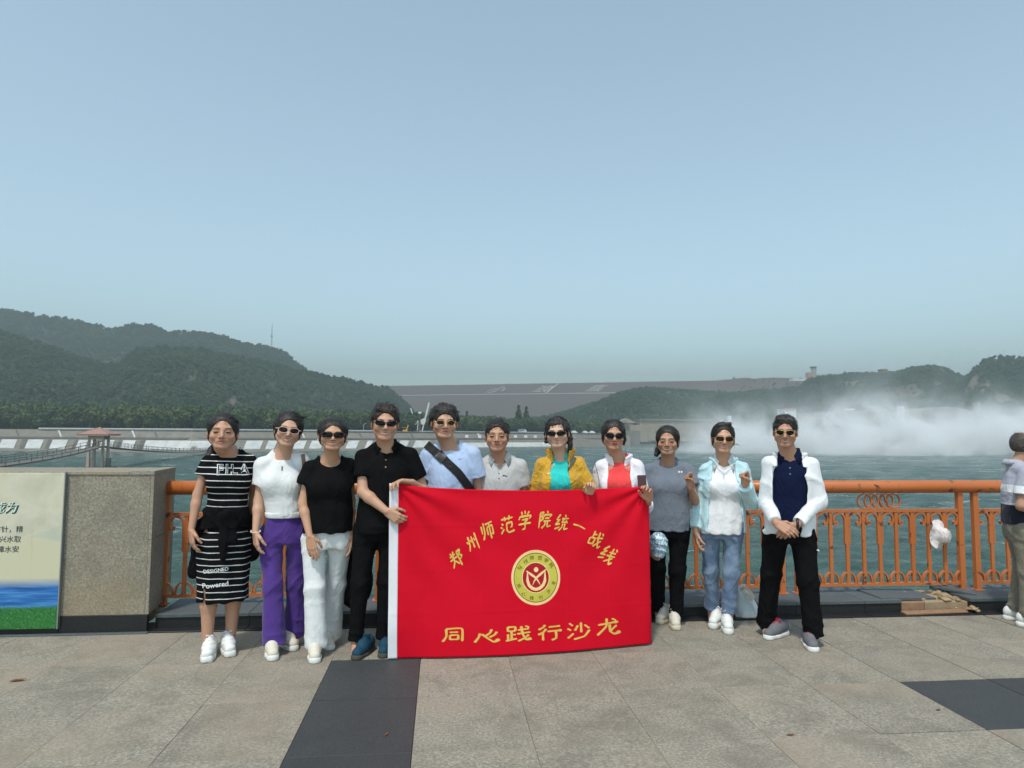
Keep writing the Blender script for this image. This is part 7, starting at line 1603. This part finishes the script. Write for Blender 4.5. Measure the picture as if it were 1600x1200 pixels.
CH = {
 '同': [[(22,12),(22,60),(6,94)],[(20,12),(86,10),(87,92)],[(36,33),(71,32)],[(37,52),(37,80)],[(37,52),(70,52),(70,80)],[(36,79),(71,79)]],
 '心': [[(24,36),(18,62),(2,94)],[(30,40),(52,66),(78,92),(99,74)],[(70,10),(62,34),(46,52)],[(90,26),(80,46),(60,62)]],
 '践': [[(9,8),(9,34)],[(8,9),(38,8),(37,34)],[(8,33),(38,33)],[(23,34),(23,84)],[(24,56),(40,55)],[(9,52),(9,86)],[(0,94),(44,80)],[(48,28),(92,20)],[(44,52),(97,42)],[(62,4),(66,50),(80,88),(100,80)],[(90,58),(74,78),(48,97)],[(78,2),(92,14)]],
 '行': [[(32,4),(24,18),(4,32)],[(36,28),(24,46),(2,62)],[(21,46),(21,97)],[(46,18),(94,14)],[(40,44),(100,40)],[(75,42),(75,84),(56,97)]],
 '沙': [[(10,6),(24,22)],[(2,36),(16,48)],[(2,92),(26,66)],[(58,4),(58,62)],[(45,20),(32,50)],[(72,18),(92,40)],[(92,48),(70,84),(26,100)]],
 '龙': [[(8,38),(94,24)],[(46,2),(42,48),(2,97)],[(57,36),(58,76),(76,94),(100,80)],[(86,44),(58,76)],[(68,4),(84,16)]],
 '郑': [[(20,4),(28,18)],[(46,0),(36,18)],[(10,26),(54,20)],[(2,48),(60,40)],[(32,24),(28,62),(2,96)],[(34,58),(56,88)],[(66,14),(92,10),(76,36),(92,48),(72,66)],[(66,10),(66,104)]],
 '州': [[(24,8),(20,60),(4,98)],[(49,12),(48,88)],[(80,0),(78,106)],[(4,36),(14,52)],[(33,32),(40,50)],[(62,30),(69,48)]],
 '师': [[(12,16),(11,66)],[(30,0),(28,60),(10,100)],[(42,14),(96,8)],[(50,34),(50,80)],[(50,34),(88,30),(87,80),(76,74)],[(69,10),(68,106)]],
 '范': [[(8,16),(94,10)],[(33,0),(36,26)],[(68,-4),(62,24)],[(10,40),(22,50)],[(2,60),(16,68)],[(4,100),(26,72)],[(44,42),(82,38),(82,64),(70,66)],[(46,40),(46,82),(62,96),(100,88)]],
 '学': [[(20,2),(28,20)],[(46,-4),(50,16)],[(80,0),(66,20)],[(12,28),(4,48)],[(12,30),(94,24),(82,42)],[(28,48),(72,42),(50,60)],[(50,58),(54,94),(34,102)],[(2,74),(98,64)]],
 '院': [[(12,8),(12,104)],[(12,10),(36,6),(24,32),(38,44),(16,60)],[(64,-4),(70,12)],[(44,20),(38,38)],[(44,22),(98,18),(86,34)],[(52,42),(84,38)],[(42,60),(98,54)],[(58,58),(54,82),(32,102)],[(74,56),(74,90),(102,84)]],
 '统': [[(28,0),(8,34),(30,34)],[(32,30),(4,66),(36,58)],[(2,94),(38,78)],[(66,-2),(72,14)],[(44,26),(98,20)],[(66,24),(50,48),(88,44)],[(78,34),(92,52)],[(58,56),(54,80),(34,102)],[(74,54),(74,90),(102,82)]],
 '一': [[(0,40),(50,44),(100,60)]],
 '战': [[(24,2),(24,46)],[(25,24),(48,20)],[(8,50),(9,90)],[(8,50),(44,46),(42,88)],[(9,86),(42,84)],[(50,42),(98,30)],[(62,0),(70,56),(88,98),(102,80)],[(92,50),(50,98)],[(82,2),(94,18)]],
 '线': [[(28,0),(8,34),(30,34)],[(32,30),(4,66),(36,58)],[(2,94),(38,78)],[(48,34),(92,24)],[(44,58),(100,44)],[(62,0),(68,56),(90,100),(102,82)],[(90,58),(48,100)],[(80,-2),(92,12)]]}
for ch, x, y, w, h, r in (('郑', 713.5, 872.5, 23, 25, 32), ('州', 739, 846.5, 21, 25, 27), ('师', 761.5, 828.5, 22, 26, 20), ('范', 792.5, 820, 22, 26, 10), ('学', 820, 813, 20, 28, 2), ('院', 851, 812, 20, 26, -2), ('统', 878, 816.5, 20, 25, -6), ('一', 905, 823, 20, 22, -10), ('战', 930.5, 842.5, 21, 25, -20), ('线', 950, 866.5, 23, 26, -30)):
    brush(CH[ch], x, y, w, h, r, 12.5, M_GOLD, shear=.10)
for ch, x, y, w, h, r in (('同', 708, 992, 38, 24, 1), ('心', 760.5, 993, 40, 24, 1), ('践', 810, 990, 40, 25, 2), ('行', 859, 988, 38, 26, 3), ('沙', 905, 985, 38, 27, 3), ('龙', 950, 979, 37, 27, 4)):
    brush(CH[ch], x, y, w, h, r, 11, M_GOLD, lishu=True)
# the round emblem
EX, EY, ERX, ERY = 837, 902.5, 38.2, 43.2
def eshape(name, P, fs, mat, off, parent=banner): U, W_ = buv(EX+np.asarray(P)[:, 0]*ERX, EY+np.asarray(P)[:, 1]*ERY); return link(name, mesh_from(name, bpt(U, W_, off), fs, mat), parent)
def annulus(r0, r1, name, mat, off, n=64, rows=3, parent=banner):
    P = [(math.cos(a)*r, math.sin(a)*r) for r in np.linspace(r0, r1, rows) for a in np.arange(n)*2*math.pi/n]; fs = [(i*n+j, (i+1)*n+j, (i+1)*n+(j+1) % n, i*n+(j+1) % n) for i in range(rows-1) for j in range(n)]
    return eshape(name, P, fs, mat, off, parent)
emb = annulus(.895, 1.0, 'emblem', M_PALEG, .0015); emb['label'] = 'round gold emblem with a stylised figure'
annulus(.875, .900, 'emblem_line', M_BRN, .0019, parent=emb); annulus(.565, .877, 'emblem_band', M_OLIVE, .0015, rows=4, parent=emb); annulus(.535, .568, 'emblem_line', M_PALEG, .0018, parent=emb); annulus(.005, .537, 'emblem_centre', M_CRIM, .0014, rows=6, parent=emb)
def estroke(pts, w, mat, off):
    pts = np.array(pts, float); t = np.linspace(0, len(pts)-1, 8*len(pts)); q = np.stack([np.interp(t, range(len(pts)), pts[:, i]) for i in (0, 1)], 1); ker = np.array([.25, .5, .25])
    for _ in range(3): q[1:-1] = np.stack([np.convolve(q[:, i], ker, 'same') for i in (0, 1)], 1)[1:-1]
    d = np.gradient(q, axis=0); d /= np.linalg.norm(d, axis=1)[:, None]; n = np.stack([-d[:, 1], d[:, 0]], 1); wd = np.interp(np.linspace(0, 1, len(q)), np.linspace(0, 1, len(w)), w)[:, None]
    P = np.concatenate([q+n*wd/2, q-n*wd/2]); m_ = len(q); P = (P-V(683, 632))/V(458, 520); eshape('emblem_figure', P, [(i, m_+i, m_+i+1, i+1) for i in range(m_-1)], mat, off, emb)
estroke([(528, 505), (528, 690), (560, 780), (620, 835), (690, 855), (760, 830), (820, 775), (856, 690), (856, 490)], [10, 50, 56, 58, 58, 58, 56, 50, 10], M_PALEG, .0020)
estroke([(505, 508), (600, 575), (690, 640), (730, 700), (768, 770)], [18, 46, 34, 22, 6], M_PALEG, .0022); estroke([(880, 475), (780, 560), (690, 640), (655, 700), (622, 775)], [18, 46, 34, 22, 6], M_PALEG, .0024)
P = [(0, 0)]+[(math.cos(a), math.sin(a)) for a in np.arange(16)*math.pi/8]; eshape('emblem_figure', [((690+44*x-683)/458, (482+47*y-632)/520) for x, y in P], [(0, 1+j, 1+(j+1) % 16) for j in range(16)], M_PALEG, .0020, emb)
for ch, x, y, r in zip('郑州师范学院同心践行沙龙', (385, 490, 612, 762, 880, 975, 368, 455, 608, 780, 925, 1015), (447, 335, 262, 262, 310, 400, 790, 940, 1015, 1005, 890, 735), (50, 30, 12, -6, -28, -45, -60, -35, -12, 10, 35, 58)):
    vs, fs = text_mesh(ch, 1.0, 0, .012); c0 = (vs.max(0)+vs.min(0))/2; sz = 88 if y < 600 else 78; c, s = math.cos(math.radians(r)), math.sin(math.radians(r)); a, b = (vs[:, 0]-c0[0])*sz, -(vs[:, 1]-c0[1])*sz
    eshape('emblem_lettering', np.stack([(x+a*c+b*s-683)/458, (y-a*s+b*c-632)/520], 1), fs, M_BRN, .0021, emb)

# ------------------------------------------------------------------ small things: hat, tote, phone
hp = at(1470.5, 836, 5.975); hat = empty('sun_hat', hp); hat.scale = (.9, .9, .9); tag(hat, 'white crumpled sun hat hanging on the orange railing', 'hat')
M_HAT = fabric('white_hat_cotton', (.74, .67, .64), wr=.4, wscale=20); rings = [(.010, -.100), (.030, -.098), (.052, -.090), (.068, -.072), (.076, -.040), (.081, -.012), (.098, .004), (.126, .012), (.142, .020)]; vs, fs = [], []; n = 40
for i, (r, y) in enumerate(rings):
    for a in np.arange(n)*2*math.pi/n:
        w = 1+.04*math.sin(3*a+1)+(.05*math.sin(5*a+.7)*max(0, i-5)/3); dy = .02*math.sin(4*a+.5)*max(0, i-4)/4+.006*math.sin(7*a)*(i > 2); vs.append((r*w*math.cos(a)*.86, y+dy, r*w*math.sin(a)*1.05))
k = len(rings); fs = [(i*n+j, i*n+(j+1) % n, (i+1)*n+(j+1) % n, (i+1)*n+j) for i in range(k-1) for j in range(n)]+[tuple(range(n))[::-1]]; crown_f = [f for f in fs if max(f) < 6*n]; brim_f = [f for f in fs if max(f) >= 6*n]
vs = np.array(vs)@np.array([[.94, -.30, 0], [.30, .94, 0], [0, 0, 1]]).T+V(0, .02, 0); vs2 = vs*.985+V(0, .004, 0)
for nm, ff in (('crown', crown_f), ('brim', brim_f)):
    used = sorted({i for f in ff for i in f}); mp_ = {j: i for i, j in enumerate(used)}; m_ = len(used)
    link(nm, mesh_from(nm, np.concatenate([vs[used], vs2[used]]), [tuple(mp_[i] for i in f) for f in ff]+[tuple(mp_[i]+m_ for i in f[::-1]) for f in ff], M_HAT, True), hat)
for r_, y_ in ((.034, -.0985), (.056, -.0885), (.0725, -.060)):
    pts = [V(r_*1.005*math.cos(a)*.86, y_-.001, r_*1.005*math.sin(a)*1.05) for a in np.linspace(0, 6.283, 33)]; MB().tube([np.array([[.94, -.30, 0], [.30, .94, 0], [0, 0, 1]])@q+V(0, .02, 0) for q in pts], .0016, 5, False).build('stitch_line', M_HAT, hat, smooth=True)
tp = ground(1171, 966); tp[1] += .03; F = Field(V(-.20, -.14, -.004), V(.20, .14, .34), .007)
F.loft([(0, .0, 0, .105, .065), (.05, .0, 0, .110, .070), (.13, -.015, 0, .090, .052), (.20, -.035, .0, .062, .030), (.27, -.055, 0, .030, .016)], .01, 2.6)
def tf(X, Y, Z):
    X, Y, Z = np.broadcast_arrays(X, Y, Z); w = vnoise(X*9, Y*9, Z*9); return -.010*(1-np.abs(np.sin(X*26+Z*12+3*w)))**2-.004*w+.004
F.fold(tf); P_, Q_ = F.mesh(); m_, nt_, b_ = nodes_of('tote_canvas'); setc(b_, (.7, .7, .66), .85, .15); n_ = noise(nt_, coords(nt_, (1, 1, .7), loc=(.3, 0, .1)), 7, 2, .4); nt_.links.new(ramp(nt_, [(.47, (.56, .60, .62)), (.52, (.80, .78, .72))], n_.outputs[0]).outputs[0], b_.inputs['Base Color']); bump(nt_, b_, noise(nt_, coords(nt_), 30, 4).outputs[0], .3, .01)
tote = link('tote_bag', mesh_from('tote_bag', smooth_mesh(P_, Q_), Q_, m_, True), None, tp); tag(tote, 'white canvas tote bag slumped on the ground behind the jeans woman', 'tote bag')
st = MB(); pts = [V(-.07, -.02, .23), V(-.05, -.045, .262), V(-.02, -.06, .245), V(.012, -.068, .20), V(.014, -.070, .172), V(-.004, -.070, .165), V(-.04, -.055, .19)]
for a, b2 in zip(pts[:-1], pts[1:]): st.bar(a, b2, .026, .006, (0, 1, .2))
st.build('handle', plain('tote_strap', (.66, .56, .42), .8), tote)
ph = at(1003, 752, 5.045); po = MB().box((-.034, -.004, -.11), (.034, .004, .045), .003).build('phone', plain('dark_red_phone', (.06, .012, .014), .3, .5), loc=ph); po.rotation_euler = (-.15, 0, .1); tag(po, 'dark red phone held upright behind the top right banner corner', 'phone')
